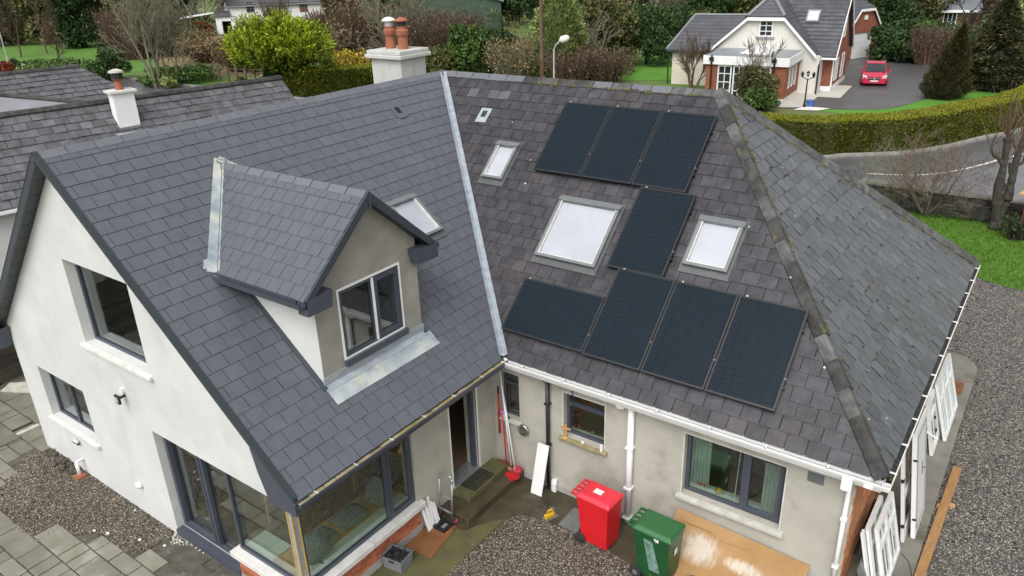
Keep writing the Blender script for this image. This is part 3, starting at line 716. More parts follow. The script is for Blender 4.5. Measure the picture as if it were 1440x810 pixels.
# white eaves of the old wing and the hip
mb = MB(); mb.box(.0, .006, ZE-.23, LB-.006, .03, ZE-.02); mb.build('fascia', 'upvc_white', house)
mb = MB(); mb.box(LB-.03, .031, ZE-.23, LB-.006, 2*WB-.02, ZE-.02); mb.build('fascia', 'upvc_white', house)
mb = MB(); mb.box(.0, .031, ZE-.25, LB-.031, BY-.001, ZE-.235); mb.build('soffit', 'upvc_white', house)
mb = MB(); mb.box(HX+.001, BY, ZE-.25, LB-.031, 2*WB-.03, ZE-.236); mb.build('soffit', 'upvc_white', house)
gutter('gutter', (.02,0), (LB+.11,0), (0,-1), 'upvc_white')
gutter('gutter', (LB,-.10), (LB,2*WB+.05), (1,0), 'upvc_dirty')
mb = MB(); mb.box(.05, -.10, ZE-.105, LB, -.012, ZE-.085); mb.box(LB+.012, 0, ZE-.105, LB+.1, 2*WB, ZE-.085); mb.build('gutter_silt', 'coal', house)
for x in np.arange(.45, LB, .88):
    mb = MB(); mb.box(x, -.121, ZE-.036, x+.028, .012, ZE-.024); mb.box(x, -.121, ZE-.06, x+.028, -.116, ZE-.024); mb.build('gutter_bracket', 'upvc_white', house)
for y in np.arange(.25, 2*WB, .80):
    mb = MB(); mb.box(LB-.03, y, ZE-.036, LB+.121, y+.026, ZE-.022); mb.build('gutter_bracket', 'upvc_white', house)
mb = MB(); mb.box(LB-.22, -.125, ZE-.14, LB-.10, -.002, ZE-.10); mb.build('gutter_joint', 'upvc_white', house)

# ---- windows of the house (frame > panes, sill)
def window(O, U, Nout, wdt, hgt, recess=.12, mull=(), fw=.055, dp=.06, mat='anthracite_frame', pane='window_glass', sill=None, sash=(), parent=house, transom=None, name='window'):
    m = frame(O, U, Nout, (0,0,1)); mb = MB(); d0, d1 = -recess-dp, -recess
    mb.box(0, d0, 0, fw, d1, hgt, m); mb.box(wdt-fw, d0, 0, wdt, d1, hgt, m); mb.box(fw, d0, 0, wdt-fw, d1, fw, m); mb.box(fw, d0, hgt-fw, wdt-fw, d1, hgt, m)
    xs = [fw]
    for k in mull:
        mb.box(k*wdt-.04, d0, fw, k*wdt+.04, d1, hgt-fw, m); xs += [k*wdt-.04, k*wdt+.04]
    xs.append(wdt-fw)
    if transom: mb.box(xs[0], d0, transom*hgt-.035, xs[1], d1, transom*hgt+.035, m)
    for i in sash:      # opening light: a second, proud frame
        a, b = xs[2*i], xs[2*i+1]; s_ = .05; e0, e1 = d0+.01, d1+.014
        mb.box(a, e0, fw, a+s_, e1, hgt-fw, m); mb.box(b-s_, e0, fw, b, e1, hgt-fw, m); mb.box(a+s_, e0, fw, b-s_, e1, fw+s_, m); mb.box(a+s_, e0, hgt-fw-s_, b-s_, e1, hgt-fw, m)
    w_ = mb.build(name, mat, parent)
    for i in range(len(xs)//2):
        p = MB(); p.box(xs[2*i], d0+.018, fw, xs[2*i+1], d0+.030, hgt-fw, m); p.build('pane', pane, w_)
    if sill:
        smat, s_out, s_h, s_over = sill
        p = MB(); p.hexa([(-s_over,-.30,-s_h),(wdt+s_over,-.30,-s_h),(wdt+s_over,s_out,-s_h),(-s_over,s_out,-s_h),(-s_over,-.30,.0),(wdt+s_over,-.30,.0),(wdt+s_over,s_out,-.025),(-s_over,s_out,-.025)], m)
        p.build('sill', smat, w_, bevel=.012)
    return w_
def win_on(hole, plane, **kw):
    a, b, c, d = hole
    if plane == 'G': return window((a+.01, GY, b), (1,0,0), (0,-1,0), c-a-.02, d-b-.008, **kw)
    if plane == 'B': return window((a+.01, BY, b), (1,0,0), (0,-1,0), c-a-.02, d-b-.008, **kw)
    if plane == 'I': return window((IX, a+.01, b), (0,1,0), (1,0,0), c-a-.02, d-b-.008, **kw)
win_on(W1, 'G', recess=.17, fw=.05, sill=('sill_white', .07, .10, .10))
win_on(W2, 'G', recess=.15, mull=(.46,), fw=.05, sill=('sill_white', .07, .10, .10))
gd = window((GD[0]+.01, GY, GD[1]), (1,0,0), (0,-1,0), 1.895, GD[3]-GD[1]-.01, recess=.14, mull=(.56,), fw=.06, dp=.09, sash=(0,), name='patio_door')
mb = MB(); mb.box(GD[0], GY-.03, GD[1]-.10, -2.18, GY+.12, GD[1]+.01); mb.build('threshold', 'anthracite_frame', gd)
cw = window((-2.14, GY, SILL), (1,0,0), (0,-1,0), 1.545, 2.24-SILL, recess=.05, fw=.05, name='corner_window')
iw = window((IX, -4.475, SILL), (0,1,0), (1,0,0), 2.415, 2.24-SILL, recess=.05, mull=(.745,), sash=(1,), fw=.06, name='corner_window')
mb = MB(); mb.box(IX-.105, GY+.012, SILL-.01, IX-.012, GY+.105, 2.30); mb.build('corner_post', 'foam_grey', house)
mb = MB(); mb.box(-2.16, GY+.002, -.02, -2.13, GY+.28, SILL-.12); mb.build('plinth_end', 'render_base', house)
for a, b in ((-.125, -.103), (-.026, -.004)):
    mb = MB(); mb.box(IX+a, GY+.001, SILL, IX+b, GY+.02, 2.24); mb.build('corner_batten', 'timber_batten', house)
mb = MB(); mb.box(IX-.02, GY+.100, SILL, IX-.002, GY+.125, 2.24); mb.build('corner_batten', 'timber_batten', house)
mb = MB(); mb.box(-2.24, GY-.10, SILL-.115, IX+.10, GY+.24, SILL-.005); mb.build('window_sill', 'sill_white', house, bevel=.012)
for y0, y1 in ((GY+.245, -3.22), (-3.21, -1.95)):
    mb = MB(); mb.box(IX-.24, y0, SILL-.115, IX+.11, y1, SILL-.005); mb.build('window_sill', 'sill_white', house, bevel=.012)
# brick band under the corner window
plinth = MB().box(-2.15, GY-.008, -.05, IX+.006, GY-.0005, SILL-.12).box(IX+.0005, GY-.008, -.05, IX+.008, -2.03, SILL-.12).build('brick_plinth', 'mortar', house)
brick_me = None
def brick(parent, O, U, Nout, L=.215, h=.065, d=.012, mat='brick_plinth', tint=.5):
    m = frame(O, U, Nout, (0,0,1)); mb = MB(); j = lambda: random.uniform(-.003, .003)
    mb.hexa([(0,0,0),(L,0,0),(L,d+j(),0),(0,d+j(),0),(0,0,h),(L,0,h),(L,d+j(),h),(0,d+j(),h)], m, tint); return mb.build('brick', mat, parent)
for r in range(5):
    z = .15+r*.075
    y = GY-.008-(.11 if r % 2 else 0)
    while y < -2.06:
        y0, y1 = max(y, GY-.008), min(y+.215, -2.04)
        if y1-y0 > .04: brick(plinth, (IX+.008, y0, z), (0,1,0), (1,0,0), y1-y0, tint=random.random())
        y += .225
    x = IX+.008
    while x > -2.13:
        x0 = max(x-.215, -2.15); brick(plinth, (x0, GY-.008, z), (1,0,0), (0,-1,0), x-x0, tint=random.random()); x -= .225
mb = MB(); mb.box(IX+.009, GY-.02, -.03, IX+.03, -2.03, .14); mb.build('plinth_base', 'render_base', house)
mb = MB(); mb.box(-2.15, GY-.03, -.03, IX+.008, GY-.009, .14); mb.build('plinth_base', 'render_base', house)
# yard windows
win_on(Wb1, 'B', recess=.12, fw=.05, transom=.72, sill=('sill_concrete', .06, .09, .07))
win_on(Wb2, 'B', recess=.12, fw=.05, transom=.70, sill=('sill_mossy', .08, .09, .08))
win_on(Wb3, 'B', recess=.12, fw=.055, mull=(.60,), sash=(1,), sill=('sill_concrete', .08, .10, .09))
# white bead round the yard openings
for h in (Wb2, Wb3):
    mb = MB(); mb.box(h[2]-.004, BY-.008, h[1], h[2]+.014, BY-.0008, h[3]+.014); mb.box(h[0]-.014, BY-.008, h[1], h[0]+.004, BY-.0008, h[3]+.014); mb.box(h[0], BY-.008, h[3]-.004, h[2], BY-.0008, h[3]+.014)
    mb.build('plaster_bead', 'sill_white', house)
# side-wall windows
for a, b in ((2.61, 1.28), (6.21, 1.38)):
    window((HX-.01, a, .9), (0,1,0), (1,0,0), b, 1.29, recess=.1, mull=(.5,), mat='anthracite_frame', sill=('sill_concrete', .06, .08, .05))
# brick face of the side wall, joined (each under ten pixels)
mb = MB()
for r in range(33):
    z = .0+r*.0755; y = BY+.003-(.11 if r % 2 else 0)
    while y < 9.0:
        y0, y1 = max(y, BY+.003), y+.215
        inwin = any(a-.02 < (y0+y1)/2 < a+b+.02 and .83 < z < 2.2 for a, b in ((2.6,1.3),(6.2,1.4)))
        if not inwin and y1-y0 > .03: mb.box(HX-.009, y0, z, HX+.004+random.uniform(0,.006), y1, z+.065, tint=random.random()*.9+(.1 if (r//3) % 2 else -.1))
        y += .225
mb.build('bricks', 'brick_wall', house, kind='stuff')
# quoin bricks bonded round the corner of the yard wall
for r in range(0, 33):
    z = r*.0755
    L = .21 if r % 2 else .10
    if (r//2) % 2: mb = MB().box(HX-.012-.0, BY-.004, z, HX+.008, BY+.002, z+.065, tint=random.random()); mb.build('brick', 'brick_wall', house)
# back door, ajar, with its white panel
dr = MB(); m = frame((IX, -1.06, .31), (0,1,0), (1,0,0), (0,0,1)); wd, hd_ = .75, 1.98
dr.box(0,-.16,0,.035,-.05,hd_,m); dr.box(wd-.06,-.16,0,wd,-.05,hd_,m); dr.box(.035,-.16,hd_-.05,wd-.06,-.05,hd_,m)
door = dr.build('door_frame', 'anthracite_frame', house)
lf = MB(); ml = Matrix.Translation((IX-.11, -1.0, .34)) @ Matrix.Rotation(math.radians(176), 4, 'Z')
lf.box(0,-.025,0,.60,.025,1.9,ml); leaf = lf.build('door_leaf', 'upvc_white', door)
hb = MB(); hb.box(.50,.026,.95,.56,.04,1.05,ml); hb.tube([(.53,.05,1.0),(.43,.06,1.0)], .012, 6, M=ml); hb.build('door_handle', 'alu_bright', door)
mb = MB(); mb.box(IX-.30, -1.07, .275, IX+.03, -.28, .312); mb.build('door_threshold', 'alu_bright', door)
mb = MB(); mb.box(IX-.018, -.30, .30, IX+.006, -.255, 2.32); mb.box(IX-.018, -1.10, .30, IX+.006, -1.07, 2.32); mb.build('door_trim', 'upvc_white', door)
# ---- dormer body
fr_top = lambda y: RZ-.12-abs(y-DYC)*(RZ-EZ)/DH
DW = (-2.86, 3.80, -1.57, 4.92)
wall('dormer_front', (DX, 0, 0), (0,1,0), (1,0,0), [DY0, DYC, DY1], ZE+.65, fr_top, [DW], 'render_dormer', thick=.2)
for y, nm in ((DY0, 'render_white'), (DY1, 'render_white')):
    mb = MB(); s_ = -.004 if y == DY0 else .004
    mb.prism([(DX-.006,y+s_,ZE-DX*sA-.06),(DX-.006,y+s_,EZ),(xA(EZ)-.1,y+s_,EZ),], (0,-s_*20,0)); mb.build('dormer_cheek', nm, house)
window((DX, DW[0]+.01, DW[1]), (0,1,0), (1,0,0), DW[2]-DW[0]-.02, DW[3]-DW[1]-.01, recess=-.012, mull=(.54,), fw=.04, dp=.07, sash=(1,), mat='anthracite_frame', name='dormer_window')
mb = MB(); e = .035; y0, z0, y1, z1 = DW[0]-e, DW[1]-e, DW[2]+e, DW[3]+e
for b in ((y0,z0,y0+e,z1),(y1-e,z0,y1,z1),(y0+e,z1-e,y1-e,z1),(y0+e,z0,y1-e,z0+e)): mb.box(DX+.001, b[0], b[1], DX+.016, b[2], b[3])
mb.box(DX+.010, -2.19, DW[1]+.02, DX+.020, -2.14, DW[3]-.02)
mb.build('dormer_window_trim', 'upvc_white', house)
mb = MB(); mb.box(DX+.001, DW[0]-.04, DW[1]-.14, DX+.07, DW[2]+.06, DW[1]-.036); mb.build('dormer_sill', 'anthracite_frame', house)
for sg in (-1, 1):
    y = DYC+sg*(DH+.02); mb = MB()
    mb.hexa([(XF,y,EZ-.13),(XF,DYC,RZ-.15),(XF+.03,DYC,RZ-.15),(XF+.03,y,EZ-.13),(XF,y,EZ+.01),(XF,DYC,RZ+.022),(XF+.03,DYC,RZ+.022),(XF+.03,y,EZ+.01)]); mb.build('dormer_barge_board', 'anthracite', house)
    mb = MB(); mb.hexa([(DX,y,EZ-.12),(DX,DYC,RZ-.14),(XF,DYC,RZ-.14),(XF,y,EZ-.12),(DX,y,EZ-.10),(DX,DYC,RZ-.12),(XF,DYC,RZ-.12),(XF,y,EZ-.10)]); mb.build('dormer_soffit', 'soffit_dark', house)
    yi = DY0 if sg < 0 else DY1
    mb = MB(); mb.prism([(XF+.032,y,EZ+.0),(XF+.032,y,EZ-.24),(XF+.032,yi-sg*.16,EZ-.24),(XF+.032,yi-sg*.20,EZ+.02)], (-.21,0,0)); mb.build('dormer_eave_box', 'anthracite_frame', house)
    mb = MB(); mb.box(xe-.05, min(y,yi)+(.0 if sg<0 else .0), EZ-.14, XF-.19, max(y,yi), EZ-.12); mb.box(xe-.05, y-.012, EZ-.14, XF-.19, y+.012, EZ-.0); mb.build('dormer_fascia', 'anthracite_frame', house)
    mb = MB(); yo = y+sg*.012; mb.box(xe-.08, min(yo,yo+sg*.09), EZ-.10, XF-.02, max(yo,yo+sg*.09), EZ-.09); mb.box(xe-.08, min(yo+sg*.08,yo+sg*.09), EZ-.09, XF-.02, max(yo+sg*.08,yo+sg*.09), EZ-.03); mb.build('dormer_gutter', 'anthracite', house)
mb = MB(); mb.tube([(XF+.04,DYC,RZ-.03),(XF+.04,DYC,RZ-.30)], [.02,.012], 6); mb.build('dormer_finial', 'anthracite', house)

# ---- roof windows and roof vents
def roof_window(F, s0, t0, s1, t1, hood=.13, blind=1.0):
    mb = MB(); b = .06; h0, h1 = .015, .10
    mb.box(s0,t0,h0,s0+b,t1-hood,h1,F); mb.box(s1-b,t0,h0,s1,t1-hood,h1,F); mb.box(s0+b,t0,h0,s1-b,t0+b,h1,F)
    w_ = mb.build('roof_window', 'alu_grey', house, bevel=.006)
    mb = MB(); mb.hexa([(s0-.02,t1-hood,h0),(s1+.02,t1-hood,h0),(s1+.02,t1,h0),(s0-.02,t1,h0),(s0-.02,t1-hood,h1+.025),(s1+.02,t1-hood,h1+.025),(s1+.02,t1,h1-.02),(s0-.02,t1,h1-.02)], F); mb.build('hood', 'alu_grey', w_, bevel=.008)
    mb = MB(); b2 = .016
    mb.box(s0+b,t0+b,h0,s0+b+b2,t1-hood,h1-.012,F); mb.box(s1-b-b2,t0+b,h0,s1-b,t1-hood,h1-.012,F); mb.box(s0+b+b2,t0+b,h0,s1-b-b2,t0+b+b2,h1-.012,F)
    mb.build('sash', 'sill_white', w_)
    mb = MB(); mb.box(s0+b+b2,t0+b+b2,.060,s1-b-b2,t1-hood,.068,F); mb.build('pane', 'skylight_glass', w_)
    mb = MB(); mb.box(s0+b+b2,t0+b+b2,.020,s1-b-b2,t1-hood,.026,F); mb.build('blind', 'blind', w_)
    mb = MB(); mb.box(s0-.05,t0-.13,.018,s1+.05,t0,.026,F); mb.box(s0-.05,t0,.018,s0,t1+.04,.024,F); mb.box(s1,t0,.018,s1+.05,t1+.04,.024,F); mb.build('flashing', 'alu_dark', w_)
    return w_
roof_window(FB, -2.40, 2.64/cB, -1.85, 3.34/cB)
roof_window(FB, -.30, 1.54/cB, 1.02, 2.56/cB)
roof_window(FB, 2.57, 1.87/cB, 3.37, 2.62/cB)
roof_window(FA, .18, 2.12/cA, .93, 2.88/cA)
def roof_vent(F, s0, t0, s1, t1, mat):
    mb = MB(); mb.hexa([(s0,t0,.016),(s1,t0,.016),(s1,t1,.01),(s0,t1,.01),(s0,t0,.030),(s1,t0,.030),(s1,t1,.022),(s0,t1,.022)], F)
    v = mb.build('roof_vent', mat, house); mb = MB()
    sm, tm = (s0+s1)/2, t0+(t1-t0)*.58
    for k in range(5): mb.box(sm-.06, tm-.08+k*.035, .024, sm+.06, tm-.08+k*.035+.022, .038, F)
    mb.build('grille', 'black_plastic', v)
roof_vent(FA, 2.22, 4.27/cA, 2.50, 4.56/cA, 'slate_new')
roof_vent(FB, -3.33, 3.66/cB, -3.04, 3.95/cB, 'lead')

# ---- chimney stack
cp = CAM+ray(563, 84)*19.0
x1, y0, zc = cp[0], cp[1], cp[2]
mb = MB(); mb.box(x1-1.02, y0, 4.2, x1, y0+.92, zc); ch = mb.build('chimney', 'render_chimney', house)
mb = MB(); mb.box(x1-1.14, y0-.12, zc, x1+.12, y0+1.04, zc+.10); mb.box(x1-1.10, y0-.08, zc+.10, x1+.08, y0+1.0, zc+.20); mb.build('chimney_cap', 'render_chimney', ch, bevel=.02)
for xx, kk in ((-.74, 0), (-.30, 1)):
    mt = Matrix.Translation((x1+xx, y0+.46, zc+.19))
    mb = MB(); mb.lathe([(.135,0),(.125,.30),(.16,.36),(.165,.46),(.13,.50),(.14,.56)], 18, mt); mb.build('chimney_pot', 'terracotta', ch, smooth=False)
    mb = MB(); mb.lathe([(.11,.56),(.11,.68)], 14, mt); mb.build('cowl_mesh', 'black_plastic' if kk else 'galv_steel', ch)
    mb = MB(); mb.lathe([(.18,.68),(.17,.71),(.10,.76),(.02,.78)], 18, mt); mb.build('cowl', 'tan_white' if not kk else 'terracotta', ch, smooth=True)

# ---- downpipes and small fittings
def pipe(name, pts, r, mat, parent=house, clips=(), n=10):
    mb = MB(); mb.tube(pts, r, n); p = mb.build(name, mat, parent, smooth=True)
    for c in clips:
        mb = MB(); mb.box(c[0]-r-.012, c[1]-r-.008, c[2], c[0]+r+.012, c[1]+r+.02, c[2]+.035); mb.build('pipe_clip', mat, p)
    return p
yp = BY-.07
pipe('downpipe', [(.82,yp,2.44),(.82,yp,.05)], .038, 'black_plastic', clips=((.82,yp,1.9),(.82,yp,1.0)))
mb = MB(); mb.hexa([(.76,yp-.06,2.40),(.90,yp-.06,2.40),(.90,BY-.01,2.40),(.76,BY-.01,2.40),(.66,yp-.10,2.50),(1.0,yp-.10,2.50),(1.0,BY-.01,2.50),(.66,BY-.01,2.50)]); mb.build('hopper', 'black_plastic', house)
soil = pipe('soil_pipe', [(2.52,yp,2.44),(2.52,yp,.03)], .058, 'upvc_white', clips=((2.52,yp,1.6),(2.52,yp,.75),(2.52,yp,.1)), n=14)
mb = MB(); mb.tube([(2.52,yp,2.44),(2.50,yp,2.52),(2.44,yp+.03,2.55),(2.36,yp-.02,2.50)], .062, 12); mb.build('soil_bend', 'black_plastic', soil, smooth=True)
mb = MB(); mb.tube([(2.40,yp-.03,2.42),(2.30,yp-.06,2.42),(2.28,yp-.06,2.48),(2.28,yp-.06,2.80)], .056, 12); mb.tube([(2.28,yp-.06,2.74),(2.28,yp-.06,2.80)], .064, 12); mb.build('vent_stub', 'upvc_white', soil, smooth=True)
pipe('downpipe', [(6.02,BY-.06,2.48),(6.02,BY-.06,.05)], .034, 'upvc_white', clips=((6.02,BY-.06,1.7),(6.02,BY-.06,.8)))
mb = MB(); mb.box(5.95,-.12,2.45,6.09,-.001,2.66); mb.box(5.97,-.06,2.40,6.07,BY-.03,2.47); mb.build('downpipe_outlet', 'upvc_white', house)
mb = MB(); mb.box(5.43, BY-.02, 2.14, 5.66, BY-.001, 2.30)
for k in range(5): mb.box(5.44, BY-.028, 2.155+k*.028, 5.65, BY-.02, 2.168+k*.028)
mb.build('wall_vent', 'alu_grey', house)
pb_ = onY(737, 604, BY-.03)
mb = MB(); mm = Matrix.Translation(tuple(pb_)) @ Matrix.Rotation(PI/2, 4, 'X'); mb.lathe([(.03,0.0),(.10,-.01),(.125,.03),(.115,.05),(.05,.035)], 16, mm); mb.build('flue_terminal', 'steel_bowl', house, smooth=True)
# fittings on the gable wall
p = onY(172, 557, GY-.05); mb = MB(); mb.box(p[0]-.06, GY-.16, p[2]-.10, p[0]+.07, GY-.12, p[2]+.06); mb.box(p[0]-.015, GY-.12, p[2]-.03, p[0]+.015, GY-.0, p[2]+.01); fl = mb.build('floodlight', 'black_plastic', house)
mb = MB(); mb.box(p[0]-.04, GY-.168, p[2]-.07, p[0]+.05, GY-.161, p[2]+.03); mb.build('lens', 'lamp_glass', fl)
mb = MB(); mb.box(p[0]-.05, GY-.06, p[2]+.06, p[0]+.03, GY-.001, p[2]+.14); mb.build('junction_box', 'upvc_white', house)
p = onY(107, 620, GY-.04); mb = MB(); mb.tube([(p[0]-.09,GY-.05,p[2]),(p[0]+.09,GY-.05,p[2])], .028, 10); br_ = mb.build('wall_tap', 'upvc_white', house, smooth=True)
for dx in (-.1,-.03,.05,.1): mb = MB(); mb.box(p[0]+dx-.012, GY-.07, p[2]-.06, p[0]+dx+.012, GY-.03, p[2]-.02); mb.build('tap_bracket', 'black_plastic', br_)
p = onY(196, 682, GY-.03); mb = MB(); mm = Matrix.Translation((p[0], GY-.001, p[2])) @ Matrix.Rotation(PI/2, 4, 'X'); mb.lathe([(.075,0),(.07,.05),(.045,.085),(.01,.09)], 14, mm); mb.build('vent_cowl', 'upvc_white', house, smooth=True)
p = onY(113, 650, GY-.08); mb = MB(); mb.tube([(p[0]-.02,GY+.02,p[2]+.03),(p[0]-.02,GY-.12,p[2]+.03),(p[0]-.02,GY-.15,p[2]),(p[0]-.02,GY-.15,.02)], .036, 10); mb.build('waste_pipe', 'upvc_white', house, smooth=True)
mb = MB(); mb.box(p[0]-.10, GY-.26, -.02, p[0]+.10, GY-.06, .06); mb.build('gully', 'terracotta', house)
mb = MB(); mb.tube([(.95,BY+.02,.22),(.97,BY-.06,.24),(.98,BY-.10,.20),(.98,BY-.10,.02)], .03, 8); mb.box(.90,BY-.09,-.01,.99,BY-.01,.24); mb.build('waste_pipe', 'upvc_white', house)
p = onY(805, 560, BY-.03); mb = MB(); mb.tube([(p[0]-.02,BY-.02,p[2]+.22),(p[0],BY-.025,p[2]),(p[0]+.05,BY-.03,p[2]-.22)], .009, 5); mb.build('cable', 'black_plastic', house)
mb = MB(); mb.tube([(LB-.28,.9,.6),(LB-.25,1.9,1.0)], .03, 8); mb.build('side_cable', 'black_plastic', house)

# ================================================================== solar panels (each bolted on the roof: its own thing)
PW, PL = 1.10, 1.725
def panel(s, t, land=False, label='', first=[None]):
    root = thing('solar_panel', label, 'solar panel', group='all-black solar panels on the old slate roof')
    w_, l_ = (PL, PW) if land else (PW, PL)
    root.matrix_world = FB @ Matrix.Translation((s, t, .115))
    fr = .032; mb = MB(); mb.box(0,0,-.035,w_,fr,.0); mb.box(0,l_-fr,-.035,w_,l_,.0); mb.box(0,fr,-.035,fr,l_-fr,.0); mb.box(w_-fr,fr,-.035,w_,l_-fr,.0); mb.build('frame', 'panel_frame', root)
    mb = MB(); mb.box(fr,fr,-.012,w_-fr,l_-fr,-.004); mb.build('glass', 'solar_glass', root)
    for yy in (.22, .78):
        mb = MB(); mb.box(-.02, l_*yy, -.098, w_+.02, l_*yy+.04, -.036); mb.build('rail', 'panel_frame', root)
    for xx, yy in ((w_-.008, l_*.30),):
        mb = MB(); mb.box(xx, yy, -.03, xx+.02, yy+.025, .006); mb.build('clamp', 'alu_grey', root)
    mb = MB(); mb.box(.10, l_-.01, -.005, .135, l_+.012, .006); mb.build('clip', 'alu_bright', root)
    return root
t_top = 3.90; g_ = .015
for i, lb in enumerate(('black portrait solar panel beside the narrow roof window, at the left of the top three', 'black portrait solar panel in the middle of the top row of three', 'black portrait solar panel in the top row, directly above the single panel')):
    panel(-1.20+i*(PW+g_), t_top, False, lb)
panel(1.25, 2.16, False, 'single black solar panel standing between the two larger roof windows')
panel(-.24, .47, True, 'black solar panel laid landscape beside the lead valley')
for i, lb in enumerate(('black portrait solar panel in the bottom row, touching the landscape panel', 'black portrait solar panel in the middle of the bottom portrait three', 'black portrait solar panel at the end of the bottom row beside the mossy hip')):
    panel(1.50+i*(PW+g_), .45, False, lb)

# ================================================================== ground close to the house
def inside(p, poly):
    x, y = p; c = False; n = len(poly)
    for i in range(n):
        x1_, y1_ = poly[i]; x2_, y2_ = poly[(i+1) % n]
        if (y1_ > y) != (y2_ > y) and x < (x2_-x1_)*(y-y1_)/(y2_-y1_)+x1_: c = not c
    return c
def pebbles(name, poly, n, smin, smax, mat, parent, z=0.0, zj=.01, dens=None):
    """loose stones: squashed octahedra, one joined part of kind stuff"""
    P = np.array(poly); lo, hi = P.min(0), P.max(0); pts = []
    while len(pts) < n:
        q = rng.uniform(lo, hi, (n, 2))
        for p in q:
            if inside(p, poly) and (dens is None or random.random() < dens(p)): pts.append(p)
            if len(pts) >= n: break
    pts = np.array(pts); s = smin+(smax-smin)*rng.random(n)**2.2
    o = np.array([(1,0,0),(0,1,0),(-1,0,0),(0,-1,0),(0,0,.7),(0,0,-.7)], float)
    V = o[None]*np.stack([s*rng.uniform(.7,1.3,n), s*rng.uniform(.7,1.3,n), s*rng.uniform(.5,.9,n)], 1)[:, None, :]*.5
    V = V+rng.normal(0, .10, V.shape)*s[:, None, None]
    a = rng.uniform(0, 2*PI, n); c, s_ = np.cos(a)[:, None], np.sin(a)[:, None]
    V = np.stack([V[..., 0]*c-V[..., 1]*s_, V[..., 0]*s_+V[..., 1]*c, V[..., 2]], -1)
    V += np.concatenate([pts, (z+rng.uniform(0, zj, n))[:, None]], 1)[:, None, :]
    f = np.array([(0,1,4),(1,2,4),(2,3,4),(3,0,4),(1,0,5),(2,1,5),(3,2,5),(0,3,5)])
    F = (f[None]+6*np.arange(n)[:, None, None]).reshape(-1, 3)
    t = np.repeat(np.clip(rng.beta(1.6, 3.0, n), 0, 1), 8)
    return mesh_np(name, V.reshape(-1, 3), F, mat, parent, t, kind='stuff')

# patio of random sandstone slabs with an unpaved gravel bed against the gable
bed = G2((64,627),(37,640),(18,664),(-2,692),(-2,712),(24,742),(50,765),(62,758),(73,755),(100,753),(133,749),(148,757),(164,768),(176,776),(189,779),(202,777),(214,770),(231,759),(251,757),(262,760))
bed = bed+[(-4.05, GY+.02), (LX, GY+.02)]
patio = sheet('patio', [(-30,-16),(IX-.05,-16),(IX-.05,GY-.005),(LX-.01,GY-.005),(LX-.01,8),(-30,8)], -.012, 'soil', 'sandstone patio beside the white gable, part of it still unpaved')
rs = random.Random(21)
def lay_slabs(x0, x1, y0, y1, z, mat='slab_stone', skip=None):
    y = y0
    while y < y1:
        h = rs.choice((.60,.45,.60,.30,.90)); x = x0-rs.uniform(0,.5)
        while x < x1:
            w_ = rs.choice((.60,.90,.45,.60,.75,.30)) if h > .35 else rs.choice((.45,.60,.30,.60)); g_ = .012
            sub = [(x, y, x+w_, y+h)]
            if h == .90 and w_ < .7: sub = [(x, y, x+w_, y+.6), (x, y+.6, x+w_, y+.9)]
            for (a, b, c, d) in sub:
                mid = ((a+c)/2, (b+d)/2)
                if skip and skip(mid): continue
                q = px((mid[0], mid[1], 0))
                if not (-90 < q[0] < 1500 and 440 < q[1] < 900) or c > x1+.3: continue
                j = lambda: rs.uniform(-.004, .004); zt = z+rs.uniform(-.004, .004); mb = MB()
                mb.hexa([(a+g_,b+g_,z-.04),(c-g_,b+g_,z-.04),(c-g_,d-g_,z-.04),(a+g_,d-g_,z-.04),(a+g_+j(),b+g_+j(),zt+j()*.4),(c-g_+j(),b+g_+j(),zt+j()*.4),(c-g_+j(),d-g_+j(),zt+j()*.4),(a+g_+j(),d-g_+j(),zt+j()*.4)], tint=rs.random())
                mb.build('paving_slab', mat, patio, bevel=.006)
            x += w_
        y += h
drain = (-3.02, -4.98)
lay_slabs(-10.0, IX+.2, -8.4, GY-.06, .012, skip=lambda p: inside(p, bed) or p[1] > GY-.10 and p[0] > LX-.1 or (abs(p[0]-drain[0]) < .28 and abs(p[1]-drain[1]) < .28) or (p[1] > -5.15 and p[0] > -4.1))
lay_slabs(-12.1, -10.1, -8.4, 2.0, .05)
sheet('gravel_bed', bed, .0, 'gravel_yard', 'unpaved bed of loose gravel and rubble under the gable')
bedc = np.mean(np.array(bed), 0)
pebbles('gravel', bed, 9000, .016, .042, 'gravel_stone', bpy.data.objects['gravel_bed'], .004, dens=lambda p: 1 if p[0] > -8.2+.8*math.sin(p[1]*3) else .15)
rub = G2((62,634),(95,628),(120,655),(105,672),(70,660))
pebbles('rubble', rub, 90, .04, .15, 'soil', bpy.data.objects['gravel_bed'], .02, .03)
wst = bpy.data.objects['gravel_bed']
for i, (u, v) in enumerate(((133,747),(152,751),(197,760),(190,718),(161,703),(232,768))):
    p = gp(u, v); mb = MB(); s = (.028,.034,.034,.022,.030,.028)[i]
    mb.lathe([(s*.5,-.01),(s,s*.4),(s*.8,s*.9),(s*.3,s*1.1)], 7, Matrix.Translation((p[0],p[1],.0))); mb.build('pebble', ('tan_white' if i != 4 else 'timber_pale'), wst)
rubble2 = G2((250,742),(275,752),(330,785),(350,800),(345,806),(318,795),(270,768),(238,766))
pebbles('rubble', rubble2, 420, .02, .08, 'pale_stone', patio, .0, .02)
p = gp(300, 793); mb = MB(); X, Y_ = p[0], p[1]
mb.box(X-.14,Y_-.14,-.30,X+.14,Y_+.14,-.28); mb.box(X-.15,Y_-.15,-.30,X-.14,Y_+.15,.014); mb.box(X+.14,Y_-.15,-.30,X+.15,Y_+.15,.014); mb.box(X-.14,Y_-.15,-.30,X+.14,Y_-.14,.014); mb.box(X-.14,Y_+.14,-.30,X+.14,Y_+.15,.014)
tag(mb.build('drain_gully', 'soil'), 'small open square drain in the patio beside the patio door', 'drain')
